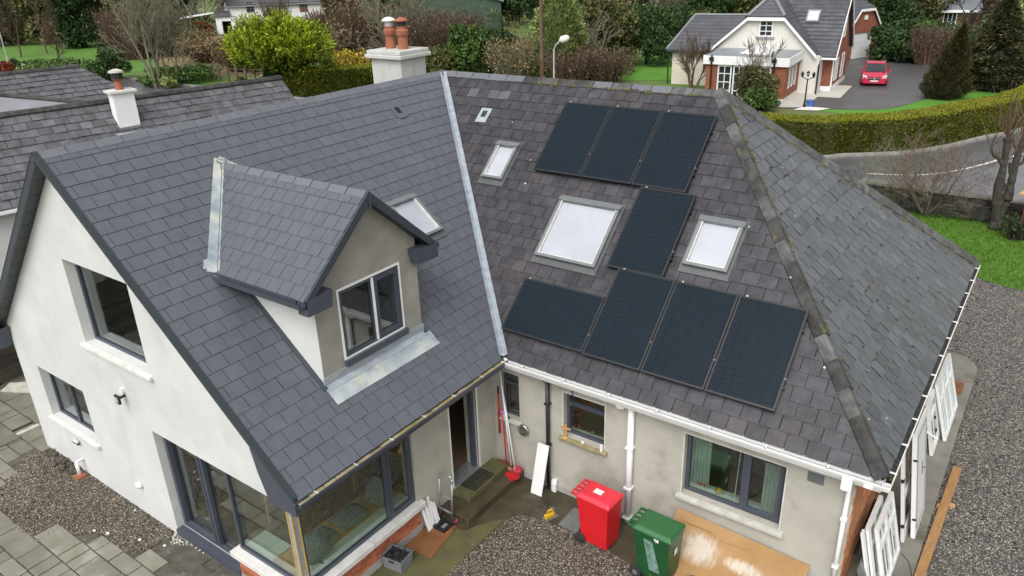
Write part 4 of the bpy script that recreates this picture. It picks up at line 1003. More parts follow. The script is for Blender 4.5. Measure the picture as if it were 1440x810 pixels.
# old terrace and dark boundary fence at the far side of the gable
fence = thing('board_fence', 'dark weathered board fence along the terrace behind the gable corner', 'fence', (-12.9, 0, 0))
for k in range(-4, 4):
    mb = MB(); mb.box(-.05, k*2.0-.05, -.05, .05, k*2.0+.05, 1.75); mb.build('post', 'fence_dark', fence)
for i in range(10):
    mb = MB(); mb.box(.05+random.uniform(0,.012), -9.9, .04+i*.17, .075+random.uniform(0,.012), 6.1, .04+i*.17+.158, tint=random.random()); mb.build('board', 'fence_dark', fence)
dbp = gp(12, 566); mb = MB(); dbp = (-12.0, -4.0)
for i in range(3): mb.box(-.35+.05*i, -.12+.03*i, .02+.04*i, .55-.08*i, .18, .055+.04*i, Matrix.Translation((-12.1,-3.9,.03)) @ Matrix.Rotation(.5+.1*i, 4, 'Z'))
tag(mb.build('stacked_slabs', 'pale_stone'), 'few loose stone slabs stacked in front of the dark board fence', 'stone slabs')
mb = MB(); mb.box(-10.1,-8.4,-.03,-9.98,2,.045); tag(mb.build('terrace_kerb', 'pale_stone'), None, None, None, 'structure')

# yard in the angle of the house
sheet('yard', [(IX-.02,-14),(6.02,-14),(6.02,BY+.01),(IX-.02,BY+.01)], -.010, 'wet_concrete', 'wet mossy concrete yard in the angle of the house')
sheet('moss_strip', [(IX+.03,-9),(.62,-9),(.62,-.95),(.32,-1.35),(.22,-1.62),(IX+.03,-1.7)], -.005, 'mossy_concrete', 'yellow-green mossy concrete beside the brick plinth')
gbed = [(.64,-9),(.62,-2.6),(.66,-1.0),(.75,-.74),(1.2,-.62),(1.75,-.56),(2.4,-.60),(3.1,-.72),(3.6,-.95),(4.2,-1.3),(4.6,-9)]
gb = sheet('yard_gravel', gbed, .002, 'gravel_yard', 'bed of brown and white gravel in the yard')
pebbles('gravel', [(.64,-4.6)]+gbed[1:-1]+[(4.5,-4.6)], 15000, .012, .034, 'gravel_stone', gb, .006)
pebbles('stray_gravel', [(.3,-2.4),(.3,-.9),(.9,-.2),(3.4,-.3),(3.6,-.9),(.66,-.7),(.62,-2.4)], 160, .010, .030, 'gravel_stone', gb, .0)
dv = [(7.0,-3),(7.0,9.3),(6.4,10.3),(4.6,10.5),(4.6,17),(5.5,17),(6.1,16),(6.8,15.6),(9,15.4),(11,15.2),(11,2)]
pebbles('gravel', dv, 16000, .022, .055, 'gravel_dark', bpy.data.objects['gravel_drive'], -.022, .012)
pebbles('leaf_litter', [(6.96,1),(7.06,1),(7.08,9),(6.98,9)], 400, .012, .04, 'gravel_stone', bpy.data.objects['gravel_drive'], -.02)
step = thing('door_step', 'two mossy concrete steps below the open back door', 'step', (IX, -1.5, 0))
mb = MB(); mb.box(.002, 0, -.02, .67, 1.765, .15); mb.build('lower_step', 'wet_concrete', step, bevel=.012)
mb = MB(); mb.box(.002, .38, .151, .40, 1.60, .27); mb.build('upper_step', 'mossy_concrete', step, bevel=.012)
# grass blades on the lawn by the drive and tufts along the edge
def grass(name, poly, n, h, parent, z, mat='leaf_grass'):
    P = np.array(poly); lo, hi = P.min(0), P.max(0); q = rng.uniform(lo, hi, (n*3, 2)); q = np.array([p for p in q if inside(p, poly)])[:n]; n = len(q)
    a = rng.uniform(0, 2*PI, n); hh = h*rng.uniform(.5, 1.3, n); lean = rng.normal(0, .5, (n, 2))*hh[:, None]; wv = np.stack([np.cos(a), np.sin(a)], 1)*.010
    b = np.concatenate([q, np.full((n, 1), z)], 1); V = np.stack([b-np.pad(wv, ((0,0),(0,1))), b+np.pad(wv, ((0,0),(0,1))), b+np.concatenate([lean, hh[:, None]], 1)], 1)
    return mesh_np(name, V.reshape(-1, 3), np.arange(n*3).reshape(-1, 3), mat, parent, rng.random(n), kind='stuff')
lawnp = [(6.8,15.6),(6.0,16.05),(5.4,17.2),(4.6,19.4),(3,20.6),(3,22.4),(10,22.6),(11,15.3),(9,15.35),(7.5,15.5)]
grass('grass_blades', lawnp, 26000, .085, bpy.data.objects['lawn'], -.016)

# ================================================================== things in the yard
def wheelie_bin(label, loc, rotz, L, Wd, H, body, lid, extras):
    r = thing('wheelie_bin', label, 'bin', loc, rotz, None)         # local +x = front of the bin
    b = .80; mb = MB(); z0 = .06
    def ring(l, w_, z, cx=0): return [(cx-l/2,-w_/2,z),(cx+l/2,-w_/2,z),(cx+l/2,w_/2,z),(cx-l/2,w_/2,z)]
    a, c, d = ring(L*.74, Wd*.80, z0, .02), ring(L*.90, Wd*.95, H*.86), ring(L*.93, Wd*.98, H*.865)
    e = ring(L*.93, Wd*.98, H*.91)
    V = a+c+d+e; F = [(3,2,1,0)]+[(k*4+i, k*4+(i+1) % 4, k*4+4+(i+1) % 4, k*4+4+i) for k in range(3) for i in range(4)]+[(12,13,14,15)]
    mb.add(V, F); mb.build('body', body, r, bevel=.022)
    mb = MB(); a, c, d = ring(L*.98, Wd*1.02, H*.905), ring(L*1.0, Wd*1.03, H*.935), ring(L*.82, Wd*.80, H*.985, .01)
    V = a+c+d; F = [(3,2,1,0)]+[(k*4+i, k*4+(i+1) % 4, k*4+4+(i+1) % 4, k*4+4+i) for k in range(2) for i in range(4)]+[(8,9,10,11)]
    mb.add(V, F); ld = mb.build('lid', lid, r, bevel=.018)
    mb = MB(); mb.box(L*.28,-Wd*.30,H*.968,L*.40,Wd*.30,H*.990); mb.build('lid_grip', lid, ld, bevel=.008)
    mb = MB(); x = -L*.5
    mb.tube([(x-.09,-Wd*.44,H*.93),(x-.09,Wd*.44,H*.93)], .016, 8); 
    for k in range(5): yy = -Wd*.42+k*Wd*.21; mb.box(x-.10, yy-.012, H*.90, x+.03, yy+.012, H*.945)
    mb.build('handle', lid, r)
    for s in (-1, 1):
        mt = Matrix.Translation((-L*.36, s*Wd*.47, .10)) @ Matrix.Rotation(PI/2, 4, 'X')
        mb = MB(); mb.lathe([(.055,-.03),(.10,-.028),(.105,0),(.10,.028),(.055,.03)], 18, mt); wh = mb.build('wheel', 'rubber', r, smooth=False)
        mb = MB(); mb.lathe([(.05,-.034),(.05,.034)], 14, mt); mb.build('hub', 'alu_grey' if extras == 'green' else 'rubber', wh)
    mb = MB(); mb.tube([(-L*.36,-Wd*.45,.10),(-L*.36,Wd*.45,.10)], .013, 6); mb.build('axle', 'black_plastic', r)
    if extras == 'red':
        mb = MB(); mb.box(-.10,-.06,H*.986,.06,.06,H*.990); mb.build('sticker', 'paper_white', ld)
    else:
        y = -Wd*.465; mb = MB()
        mb.hexa([(-.02,-Wd*.437,.25),(.17,-Wd*.437,.25),(.17,-Wd*.43,.25),(-.02,-Wd*.43,.25),(-.14,-Wd*.472,H*.80),(.02,-Wd*.472,H*.80),(.02,-Wd*.46,H*.80),(-.14,-Wd*.46,H*.80)]); mb.build('scuffed_patch', 'scuff', r)
        mb = MB(); mb.box(.06,-Wd*.53,H*.88,.14,-Wd*.505,H*.90); mb.box(L*.452,-.05,H*.55,L*.456,.05,H*.66); mb.box(.07,-Wd*.486,H*.835,.13,-Wd*.480,H*.87); mb.build('sticker', 'paper_white', r)
    return r
wheelie_bin('red wheelie bin with white sticker on its lid standing against the yard wall', (2.33,-.50,.0), math.radians(-3), .68, .50, 1.06, 'bin_red', 'bin_red_lid', 'red')
gq = [gp(u, v, 1.04) for u, v in ((893,736),(910,714),(963,736),(943,760))]; gc = np.mean(gq, 0)
wheelie_bin('green wheelie bin with scuffed side standing by the cardboard', (gc[0], gc[1], 0), math.radians(-2), .70, .54, 1.06, 'bin_green', 'bin_green_lid', 'green')
# wall waste with black gully behind the red bin
mb = MB(); mb.tube([(2.20,BY+.0,.46),(2.20,BY-.10,.47),(2.20,BY-.13,.42),(2.20,BY-.13,.14)], .024, 8); mb.build('waste_pipe', 'upvc_white', house, smooth=True)
# sheet of slate on the ground
q = [gp(u, v, .0) for u, v in ((785,738),(808,714),(822,722),(812,752))]
mb = MB(); mb.prism([(p[0],p[1],-.002) for p in q], (0,0,.02)); tag(mb.build('slate_sheet', 'alu_grey'), 'grey flat sheet lying on the wet concrete beside the red bin', 'sheet')
# yellow handheld saw
p = gp(775, 727); sw = thing('power_tool', 'small yellow power tool left on the concrete beside the red bin', 'tool', (p[0], p[1], .0), math.radians(70))
mb = MB(); mb.box(-.14,-.04,.02,.06,.04,.10); mb.build('motor_housing', 'yellow_tool', sw, bevel=.012)
mb = MB(); mb.tube([(-.10,0,.10),(-.08,0,.17),(.02,0,.17),(.05,0,.10)], .017, 8); mb.build('handle', 'yellow_tool', sw)
mb = MB(); mb.lathe([(.085,-.004),(.085,.004)], 20, Matrix.Translation((.05,.055,.075)) @ Matrix.Rotation(PI/2,4,'X')); mb.build('blade', 'alu_bright', sw)
mb = MB(); mb.box(-.16,-.07,.0,.13,.07,.012); mb.build('base_plate', 'alu_grey', sw)
# white board leaning on the wall
q0, q1_ = gp(747, 692), gp(762, 698); wbd = unit((q1_-q0))
mb = MB(); b0 = np.array((q0[0], q0[1], .0)); Lb = np.linalg.norm(q1_-q0); topv = np.array((.06, BY-.15-q0[1], 1.06)); th = unit(np.cross(wbd, topv))*.02
mb.prism([b0, b0+wbd*Lb, b0+wbd*Lb+topv, b0+topv], th); tag(mb.build('white_board', 'upvc_white', None), 'plain white board leaning on the yard wall beside the black downpipe', 'board')
# hand truck
ht = thing('hand_truck', 'folded aluminium hand truck standing at the end of the door step', 'hand truck', (-.24, -1.66, 0), 0)
for x in (-.15, .15):
    mb = MB(); mb.tube([(x,.05,.10),(x,.12,.92)], .015, 8); mb.tube([(x,.115,.86),(x,.123,.95)], .019, 8); mb.build('upright', 'alu_bright', ht, smooth=True)
mb = MB(); mb.tube([(-.15,.12,.92),(-.12,.122,.99),(.12,.122,.99),(.15,.12,.92)], .015, 8); mb.build('grip', 'alu_bright', ht, smooth=True)
for z in (.20, .50): mb = MB(); mb.box(-.15,.045+.085*z,z,.15,.065+.085*z,z+.035); mb.build('cross_bar', 'alu_bright', ht)
mb = MB(); mb.box(-.20,-.24,.02,.20,.04,.045); mb.box(-.20,-.24,.045,-.17,.04,.07); mb.box(.17,-.24,.045,.20,.04,.07); mb.box(-.02,-.24,.045,.02,.04,.07); mb.build('toe_plate', 'black_plastic', ht)
for x in (-.10, .10): mb = MB(); mb.box(x-.035,-.17,.046,x+.035,-.05,.06); mb.build('plate_insert', 'alu_bright', ht)
for s in (-1, 1):
    mt = Matrix.Translation((s*.20,.09,.08)) @ Matrix.Rotation(PI/2,4,'Y'); mb = MB(); mb.lathe([(.05,-.018),(.08,-.016),(.08,.016),(.05,.018)], 16, mt); wh = mb.build('wheel', 'rubber', ht)
    mb = MB(); mb.lathe([(.045,-.02),(.045,.022)], 12, mt); mb.build('hub', 'pink_plastic', wh)
# door mat with open rubber rings
dm = thing('door_mat', 'black open-grid rubber mat on the upper door step', 'mat', (-.27, -.62, .272), 0)
mb = MB()
for i in range(9): mb.box(-.17, -.30+i*.0735, .0, .17, -.30+i*.0735+.02, .018)
for i in range(6): mb.box(-.17+i*.064, -.30, .001, -.17+i*.064+.02, .308, .017)
mb.build('grid', 'rubber', dm)
# white skirting offcuts leaning on the wall
for i, (dy, h, ln) in enumerate(((0,.42,.16),(.07,.50,.15),(.14,.62,.13),(.21,.46,.16),(.27,.40,.14))):
    mb = MB(); m_ = frame((IX+ln, -2.02+dy, .0), (0,1,0), unit((-ln+.03,0,h)), unit((h,0,ln-.03)))
    mb.box(0,0,.012*i*.3,.062,math.hypot(h, ln),.012*i*.3+.012, m_); tag(mb.build('skirting_offcut', 'upvc_white'), ('white skirting offcut at the crate end of the leaning bundle', 'white skirting offcut between the tallest and the crate end one', 'tallest white skirting offcut in the leaning bundle', 'white skirting offcut just past the tallest, towards the hand truck', 'shortest white skirting offcut at the hand truck end of the bundle')[i], 'offcut', 'white skirting offcuts in a bundle')
q = [gp(u, v) for u, v in ((612,727),(643,741),(606,786),(570,770))]
mb = MB(); mb.prism([(p[0],p[1],.0) for p in q], (0,0,.016)); tag(mb.build('brown_board', 'osb_brown'), 'flat rust-brown board lying beside the brick plinth', 'board')
cr = thing('plastic_crate', 'grey plastic crate filled with black coal beside the brick plinth', 'crate', (-.22, -2.90, 0), math.radians(8))
mb = MB(); a, b, h = .19, .15, .25
mb.box(-a,-b,0,a,b,.012); mb.hexa([(-a,-b,.012),(a,-b,.012),(a,-b+.012,.012),(-a,-b+.012,.012),(-a-.02,-b-.02,h),(a+.02,-b-.02,h),(a+.02,-b-.006,h),(-a-.02,-b-.006,h)]); mb.hexa([(-a,b-.012,.012),(a,b-.012,.012),(a,b,.012),(-a,b,.012),(-a-.02,b+.006,h),(a+.02,b+.006,h),(a+.02,b+.02,h),(-a-.02,b+.02,h)])
mb.hexa([(-a,-b,.012),(-a+.012,-b,.012),(-a+.012,b,.012),(-a,b,.012),(-a-.02,-b-.02,h),(-a-.006,-b-.02,h),(-a-.006,b+.02,h),(-a-.02,b+.02,h)]); mb.hexa([(a-.012,-b,.012),(a,-b,.012),(a,b,.012),(a-.012,b,.012),(a+.006,-b-.02,h),(a+.02,-b-.02,h),(a+.02,b+.02,h),(a+.006,b+.02,h)]); mb.build('crate_body', 'crate_grey', cr)
for s in (-1, 1):
    mb = MB(); mb.box(-.05, s*(b+.022)-.006, h-.07, .05, s*(b+.022)+.006, h-.04); mb.build('hand_hole', 'black_plastic', cr)
    mb = MB(); mb.box(-a-.028, s*(b+.015)-.012, h-.015, a+.028, s*(b+.015)+.012, h); mb.build('rim', 'crate_grey', cr)
co = pebbles('coal', [(-a,-b),(a,-b),(a,b),(-a,b)], 150, .03, .075, 'coal', cr, h-.06, .05)
mb = MB(); mb.box(-a,-b,.02,a,b,h-.05); mb.build('coal_heap', 'coal', cr)
# brooms and poles in the corner
def pole(name, label, cat, base, top, r, mat, head=None):
    base, top = np.array(base, float), np.array(top, float); t_ = thing(name, label, cat, base); d = top-base
    mb = MB(); mb.tube([(0,0,0), tuple(d)], r, 7); mb.build('shaft', mat, t_, smooth=True)
    if head: head(t_, d)
    return t_
pole('white_pole', 'long white pole leaning in the corner beside the red brooms, its foot further out', 'pole', (.02,.10,.152), (-.28,BY-.03,2.30), .016, 'upvc_white')
pole('white_pole', 'shorter white pole crossing a longer one in the corner by the small window', 'pole', (.14,.06,.152), (-.22,BY-.03,1.75), .015, 'upvc_white')
def broom(t_, d):
    mb = MB(); mb.box(-.16,-.03,.0,.16,.03,.05); mb.build('broom_head', 'red_wood', t_)
    mb = MB(); mb.box(-.155,-.028,-.07,.155,.028,-.001); mb.build('bristles', 'timber_pale', t_)
pole('broom', 'red handled broom standing head down in the corner by the small window', 'broom', (-.12,.12,.225), (-.26,BY-.04,1.40), .013, 'red_paint', broom)
pole('rake', 'slim red pole leaning between the broom and the white poles', 'pole', (-.04,.13,.152), (-.20,BY-.03,1.20), .011, 'pink_plastic')
pole('spade', 'long red shafted tool with black grip hanging on the corner wall', 'tool', (-.33,BY-.06,.85), (-.34,BY-.04,1.75), .022, 'red_paint', lambda t_, d: MB().tube([tuple(d), tuple(d+np.array((0,0,.14)))], .02, 7).build('grip', 'black_plastic', t_))
p = gp(712, 645, .15); bk = thing('bucket', 'pink bucket tipped beside the poles in the corner', 'bucket', (.18,.12,.15), 0)
mb = MB(); mb.lathe([(.055,0),(.085,.14),(.09,.145),(.08,.14),(.05,.01)], 16, Matrix.Rotation(.4,4,'X')); mb.build('tub', 'pink_plastic', bk)
mb = MB(); mb.tube([(-.085,0,.13),(-.06,-.05,.20),(.06,-.05,.20),(.085,0,.13)], .005, 5); mb.build('bail', 'black_plastic', bk)
p = gp(725, 655, .15); dp_ = thing('dustpan', 'red dustpan lying on the lower door step by the wall', 'dustpan', (.14,-.05,.152), math.radians(-25))
mb = MB(); mb.box(-.12,-.10,0,.12,.10,.012); mb.box(-.12,.09,.012,.12,.10,.06); mb.box(-.12,-.10,.012,-.11,.09,.05); mb.box(.11,-.10,.012,.12,.09,.05); mb.build('pan', 'red_paint', dp_)
mb = MB(); mb.tube([(0,.10,.03),(0,.24,.06)], .014, 7); mb.build('handle', 'red_paint', dp_)
# things on the sills
p = onY(797, 622, BY-.05); cs = thing('wooden_cross', 'small pale wooden cross standing on the mossy window sill', 'cross', (1.20, BY-.05, 1.30), math.radians(10))
mb = MB(); mb.box(-.02,-.012,.03,.02,.012,.30); mb.build('upright', 'timber_pale', cs); mb = MB(); mb.box(-.10,-.011,.19,-.021,.011,.23); mb.box(.021,-.011,.19,.10,.011,.23); mb.build('cross_piece', 'timber_pale', cs)
mb = MB(); mb.lathe([(.06,0),(.06,.02),(.045,.03)], 14); mb.build('base', 'timber_pale', cs)
fp = thing('potted_flower', 'purple flower in a small white pot on the narrow window sill', 'potted flower', (-.24, BY-.02, 1.235))
mb = MB(); mb.lathe([(.028,0),(.04,.07),(.034,.068)], 12); mb.build('pot', 'upvc_white', fp)
mb = MB(); mb.lathe([(.02,.07),(.065,.10),(.06,.14),(.02,.16)], 9); mb.build('blooms', 'purple', fp)
tag(MB().lathe([(.02,0),(.035,.01),(.03,.03)], 8, Matrix.Translation((-.12,BY-.02,1.235))).build('green_sponge', 'leaf_mid'), 'small green sponge beside the purple flower on the sill', 'sponge')
tag(MB().lathe([(.02,0),(.03,.02),(.02,.045)], 8, Matrix.Translation((1.55,BY-.03,1.305))).build('white_ornament', 'upvc_white'), 'little white ornament on the mossy window sill', 'ornament')
tag(MB().box(-.02,-.02,0,.02,.02,.14,Matrix.Translation((1.95,BY-.05,1.30))).build('white_block', 'upvc_white'), 'white block at the end of the mossy window sill', 'block')
# cardboard leaning under the large yard window
cb = thing('cardboard_sheet', 'large sheet of brown cardboard with white plaster smears leaning under the yard window', 'cardboard', (3.4, 0, 0))
def cpt(i, k):           # i along the wall, k up the sheet: a creased lower sheet, its top folded flat to the wall
    x = i*2.22+.05*k; zt = .70-.12*i; fold = .62+.10*math.sin(i*4+1); bul = .10*math.sin(PI*min(1, max(0, (i-.05)/.55)))*math.sin(PI*k)
    if k < fold: f = k/fold; y = -.66+.10*math.sin(i*5)+(BY-.16+.66)*f; z = .01+zt*.78*f**1.25+bul*.8
    else: f = (k-fold)/(1-fold); y = BY-.16+.12*f; z = .01+zt*(.78+.26*f)+bul*.3
    return np.array((x, y-bul*.6+(.05 if i > .78 else 0)*(1-k), z))
mb = MB(); n1, n2 = 20, 10
pts = [[cpt(i/n1, k/n2) for k in range(n2+1)] for i in range(n1+1)]
V = [p for r_ in pts for p in r_]; F = [(i*(n2+1)+k, (i+1)*(n2+1)+k, (i+1)*(n2+1)+k+1, i*(n2+1)+k+1) for i in range(n1) for k in range(n2)]
mb.add(V, F); o = mb.build('sheet', 'cardboard', cb); sm = o.modifiers.new('solid', 'SOLIDIFY'); sm.thickness = .008
mb = MB(); a = cpt(.02,.05); mb.prism([a, a+np.array((.0,-.26,.10)), a+np.array((.32,-.34,.03)), cpt(.22,.02)], (0,0,.006)); mb.build('flap', 'cardboard', cb)
for i, (u, v) in enumerate(((983,806),(993,801))):
    p = gp(u, v, .10); mb = MB(); mb.box(-.05,-.32,-.05,.05,.30,.05, Matrix.Translation((p[0],p[1]-.1,.05+.0*i)) @ Matrix.Rotation(math.radians(-35),4,'Z')); tag(mb.build('grey_batten', 'timber_post'), ('grey sawn timber block in front of the cardboard, on the green bin side', 'grey sawn timber block in front of the cardboard, on the side away from the bins')[i], 'timber', 'grey timber blocks by the cardboard', None); mb = None

# ================================================================== things behind the corner glazing and yard window
bn = thing('window_bench', 'long timber bench inside the corner window', 'bench', (-1.15, -3.2, .28))
mb = MB(); mb.box(-.28,-1.25,.36,.28,1.1,.40); mb.build('seat', 'timber_pale', bn); mb = MB(); mb.box(-.26,-1.22,0,-.20,1.08,.36); mb.box(.20,-1.22,0,.26,1.08,.36); mb.build('side_panel', 'timber_pale', bn)
mb = MB(); mb.box(IX-.47,GY+.60,SILL-.02,IX-.13,-2.07,SILL+.02); tag(mb.build('window_board', 'interior_pale'), 'pale painted board along the inside of the courtyard window', 'window board')
mb = MB(); mb.box(-2.13,GY+.17,SILL-.02,IX-.15,GY+.55,SILL+.02); tag(mb.build('window_board', 'interior_pale'), 'pale painted board along the inside of the gable window', 'window board')
def cushion(label, loc, rot, sx, sy, sz):
    mb = MB(); n = 8; V = []; F = []
    for s in (1, -1):
        for i in range(n+1):
            for j in range(n+1):
                u, v = i/n*2-1, j/n*2-1; V.append((u*sx*(1-.08*v*v), v*sy*(1-.08*u*u), s*sz*max(0, (1-u**4)*(1-v**4))**.5))
    for s in (0, 1):
        o_ = s*(n+1)**2
        for i in range(n):
            for j in range(n): F.append((o_+i*(n+1)+j, o_+(i+1)*(n+1)+j, o_+(i+1)*(n+1)+j+1, o_+i*(n+1)+j+1))
    mb.add(V, F, Matrix.Translation(loc) @ rot); tag(mb.build('cushion', 'fabric_grey', smooth=True), label, 'cushion', None)
RX = lambda a, ax: Matrix.Rotation(math.radians(a), 4, ax)
cushion('flat grey seat cushion on the bench at the gable end', (-1.12,-3.75,.72), RX(0,'X'), .25, .30, .05)
cushion('flat grey seat cushion in the middle of the window bench', (-1.12,-3.05,.72), RX(0,'X'), .25, .30, .05)
cushion('plump grey cushion leaning upright at the far end of the bench', (-1.05,-2.45,.88), RX(60,'X') @ RX(10,'Y'), .24, .24, .09)
cushion('plump grey cushion in the glazed corner of the gable', (-.92,-4.0,.86), RX(35,'Y') @ RX(20,'X'), .22, .22, .09)
tb = thing('table', 'pale topped table inside the room behind the window bench', 'table', (-2.3, -2.9, .28))
mb = MB(); mb.box(-.4,-.8,.72,.4,.8,.76); mb.build('table_top', 'interior_pale', tb, bevel=.02)
for sx in (-.34,.34):
    for sy in (-.72,.72): mb = MB(); mb.box(sx-.03,sy-.03,0,sx+.03,sy+.03,.72); mb.build('leg', 'timber_pale', tb)
for nm, x in (('pale green curtain at the near side of the yard window, beside the orange flower', 3.68), ('pale green curtain at the far side of the yard window', 4.90)):
    mb = MB(); k = 13; V = []; F = []
    for i in range(k):
        xx = x-.16+i*.027; yy = BY+.26+(.025 if i % 2 else -.02)
        V += [(xx, yy, 1.10), (xx, yy, 2.25)]
    for i in range(k-1): F.append((2*i, 2*i+2, 2*i+3, 2*i+1))
    mb.add(V, F); o = mb.build('curtain', 'curtain', smooth=False); s_ = o.modifiers.new('solid','SOLIDIFY'); s_.thickness = .006; tag(o, nm, 'curtain', None)
mb = MB(); mb.box(3.52,BY+.19,1.02,5.05,BY+.42,1.06); tag(mb.build('window_board', 'interior_pale'), 'pale window board inside the yard window with ornaments on it', 'window board')
fo = thing('orange_flower', 'bright orange flower arrangement behind the yard window pane', 'flower', (3.72, BY+.28, 1.06))
for i in range(7):
    a = random.uniform(0, 2*PI); mb = MB(); mb.prism([(0,0,.02),(math.cos(a)*.05-.03*math.sin(a),math.sin(a)*.05,.12),(math.cos(a)*.11,math.sin(a)*.06,.10+random.uniform(0,.12)),(math.cos(a)*.05+.03,math.sin(a)*.05,.06)], (.0,.004,.006)); mb.build('petal', 'orange_flower', fo)
tag(MB().lathe([(.03,0),(.06,.04),(.055,.09),(.02,.12)], 12, Matrix.Translation((4.02,BY+.28,1.06))).build('gourd', 'yellow_tool', smooth=True), 'small yellow gourd on the board inside the yard window', 'gourd')
tag(MB().tube([(4.30,BY+.24,1.06),(4.33,BY+.24,2.2)], .008, 5).build('blind_wand', 'upvc_white'), 'thin white blind wand hanging inside the yard window', 'wand')
tag(MB().lathe([(.03,0),(.045,.03),(.02,.06)], 10, Matrix.Translation((4.42,BY+.25,1.06))).build('dark_ornament', 'black_plastic'), 'small dark ornament on the board inside the yard window', 'ornament')

# ================================================================== old frames and doors taken out, leaning along the side wall
def lean(xb, y0, xt, h):        # frame: u along +Y, v up the leaning sheet, n away from the wall
    d = np.array((xt-xb, 0, h)); v = unit(d); n = unit(np.cross((0,1,0), v)); n = n if n[0] > 0 else -n
    return frame((xb, y0, .037), (0,1,0), v, n), float(np.linalg.norm(d))
def old_window(label, xb, y0, xt, h, wdt, cols, rows, handle=False, fw=.065, group=None):
    m, L = lean(xb, y0, xt, h); t_ = thing('old_window_frame', label, 'window frame', (0,0,0), group=group)
    mb = MB(); mb.box(0,0,0,fw,L,.06,m); mb.box(wdt-fw,0,0,wdt,L,.06,m); mb.box(fw,0,0,wdt-fw,fw,.06,m); mb.box(fw,L-fw,0,wdt-fw,L,.06,m); mb.build('frame', 'upvc_white', t_)
    cw_ = wdt/cols
    for i in range(1, cols): mb = MB(); mb.box(i*cw_-.045,fw,.002,i*cw_+.045,L-fw,.062,m); mb.build('mullion', 'upvc_white', t_)
    for i in range(cols):
        a = fw if i == 0 else i*cw_+.045; b = wdt-fw if i == cols-1 else (i+1)*cw_-.045
        mb = MB(); mb.box(a,L*.64,.001,b,L*.64+.075,.061,m); mb.build('transom', 'upvc_white', t_)
        c = (a+b)/2
        mb = MB(); mb.box(c-.011,fw,.020,c+.011,L*.64,.042,m); mb.build('glazing_bar', 'upvc_white', t_)
        mb = MB(); mb.box(c-.011,L*.64+.075,.020,c+.011,L-fw,.042,m); mb.build('glazing_bar', 'upvc_white', t_)
        for k in range(1, rows):
            z = fw+(L*.64-fw)*k/rows; mb = MB(); mb.box(a,z-.011,.021,b,z+.011,.041,m); mb.build('glazing_bar', 'upvc_white', t_)
    mb = MB(); mb.box(fw,fw,.028,wdt-fw,L-fw,.034,m); mb.build('pane', 'window_glass', t_)
    if handle:
        mb = MB(); mb.box(wdt*.5-.03,L*.3,.063,wdt*.5+.03,L*.34,.09,m); mb.box(wdt*.5-.03,L*.55,.063,wdt*.5+.03,L*.59,.09,m); mb.build('hinge', 'black_plastic', t_)
    return t_
old_window('white multi-paned window frame leaning on the side wall, the outermost of its stack near the plank end', 6.78, 5.90, 6.42, 1.22, 1.60, 3, 1)
old_window('narrow white window sash with dark hinges leaning beside the wide multi-paned frame', 6.64, 5.22, 6.38, 1.10, .85, 1, 1, True, fw=.10)
old_window('white window frame tucked behind the narrow sash and the wide multi-paned frame', 6.56, 5.62, 6.30, 1.15, 1.50, 2, 2)
old_window('white paned window frame leaning at the brick corner, outermost of two', 6.64, .96, 6.36, 1.10, 1.12, 2, 1)
old_window('white paned window frame leaning at the brick corner, next to the wall', 6.50, .80, 6.24, 1.12, 1.05, 2, 1)
def old_door(label, xb, y0, xt, h, wdt, glazed):
    m, L = lean(xb, y0, xt, h); t_ = thing('old_door', label, 'door', (0,0,0))
    mb = MB()
    if not glazed:
        mb.box(0,0,0,wdt,L,.045,m); mb.build('leaf', 'upvc_white', t_)
        mb = MB(); mb.box(.10,.12,.046,.115,L-.12,.052,m); mb.box(wdt-.115,.12,.046,wdt-.10,L-.12,.052,m); mb.box(.115,.12,.046,wdt-.115,.135,.052,m); mb.box(.115,L-.135,.046,wdt-.115,L-.12,.052,m); mb.build('panel_bead', 'alu_grey', t_)
        mb = MB(); mb.box(wdt*.55,L*.48,.046,wdt*.55+.03,L*.60,.056,m); mb.tube([m @ Vector((wdt*.56,L*.54,.07)), m @ Vector((wdt*.62,L*.54,.08))], .010, 6); mb.build('door_handle', 'alu_grey', t_)
        mb = MB(); mb.box(-.02,-.0,-.02,-.002,L,.05,m); mb.build('frame_edge', 'upvc_white', t_)
        mb = MB(); mb.box(-.025,L*.18,.0,-.005,L*.20,.06,m); mb.box(-.025,L*.75,.0,-.005,L*.77,.06,m); mb.build('hinge', 'black_plastic', t_)
    else:
        f = .11; mb.box(0,0,0,f,L,.05,m); mb.box(wdt-f,0,0,wdt,L,.05,m); mb.box(f,0,0,wdt-f,.20,.05,m); mb.box(f,L-f,0,wdt-f,L,.05,m); mb.box(f,L*.42,0,wdt-f,L*.42+.10,.05,m); mb.build('leaf', 'upvc_white', t_)
        mb = MB(); mb.box(f,.20,.02,wdt-f,L-f,.03,m); mb.build('pane', 'window_glass', t_)
        for z in (.16, .62): mb = MB(); mb.box(-.035,L*z,.01,.03,L*z+.05,.058,m); mb.build('hinge', 'black_plastic', t_)
    return t_
old_door('solid white panel door leaning under the gutter with its handle showing', 6.80, 2.52, 6.50, 2.02, .94, False)
old_door('glazed white door leaning on the side wall behind the solid panel door', 6.66, 2.30, 6.36, 1.92, .84, True)
for i, (y0, z1_) in enumerate(((.62, 1.55), (.74, 1.50))):
    mb = MB(); m, L = lean(6.52+.05*i, y0, 6.22+.05*i, 1.25); mb.box(-.02,0,.0,.10,L*.98,.035,m); tag(mb.build('white_strip', 'upvc_white'), ('white plastic sill strip leaning tight against the brick corner', 'white plastic sill strip leaning between another strip and the old window frames')[i], 'strip', 'loose white strips at the brick corner')
mb = MB(); m, L = lean(6.60, .35, 6.30, .75); mb.box(0,0,0,.45,L,.02,m); tag(mb.build('grey_sheet', 'alu_grey'), 'plain grey sheet leaning low beside the old window frames', 'sheet')
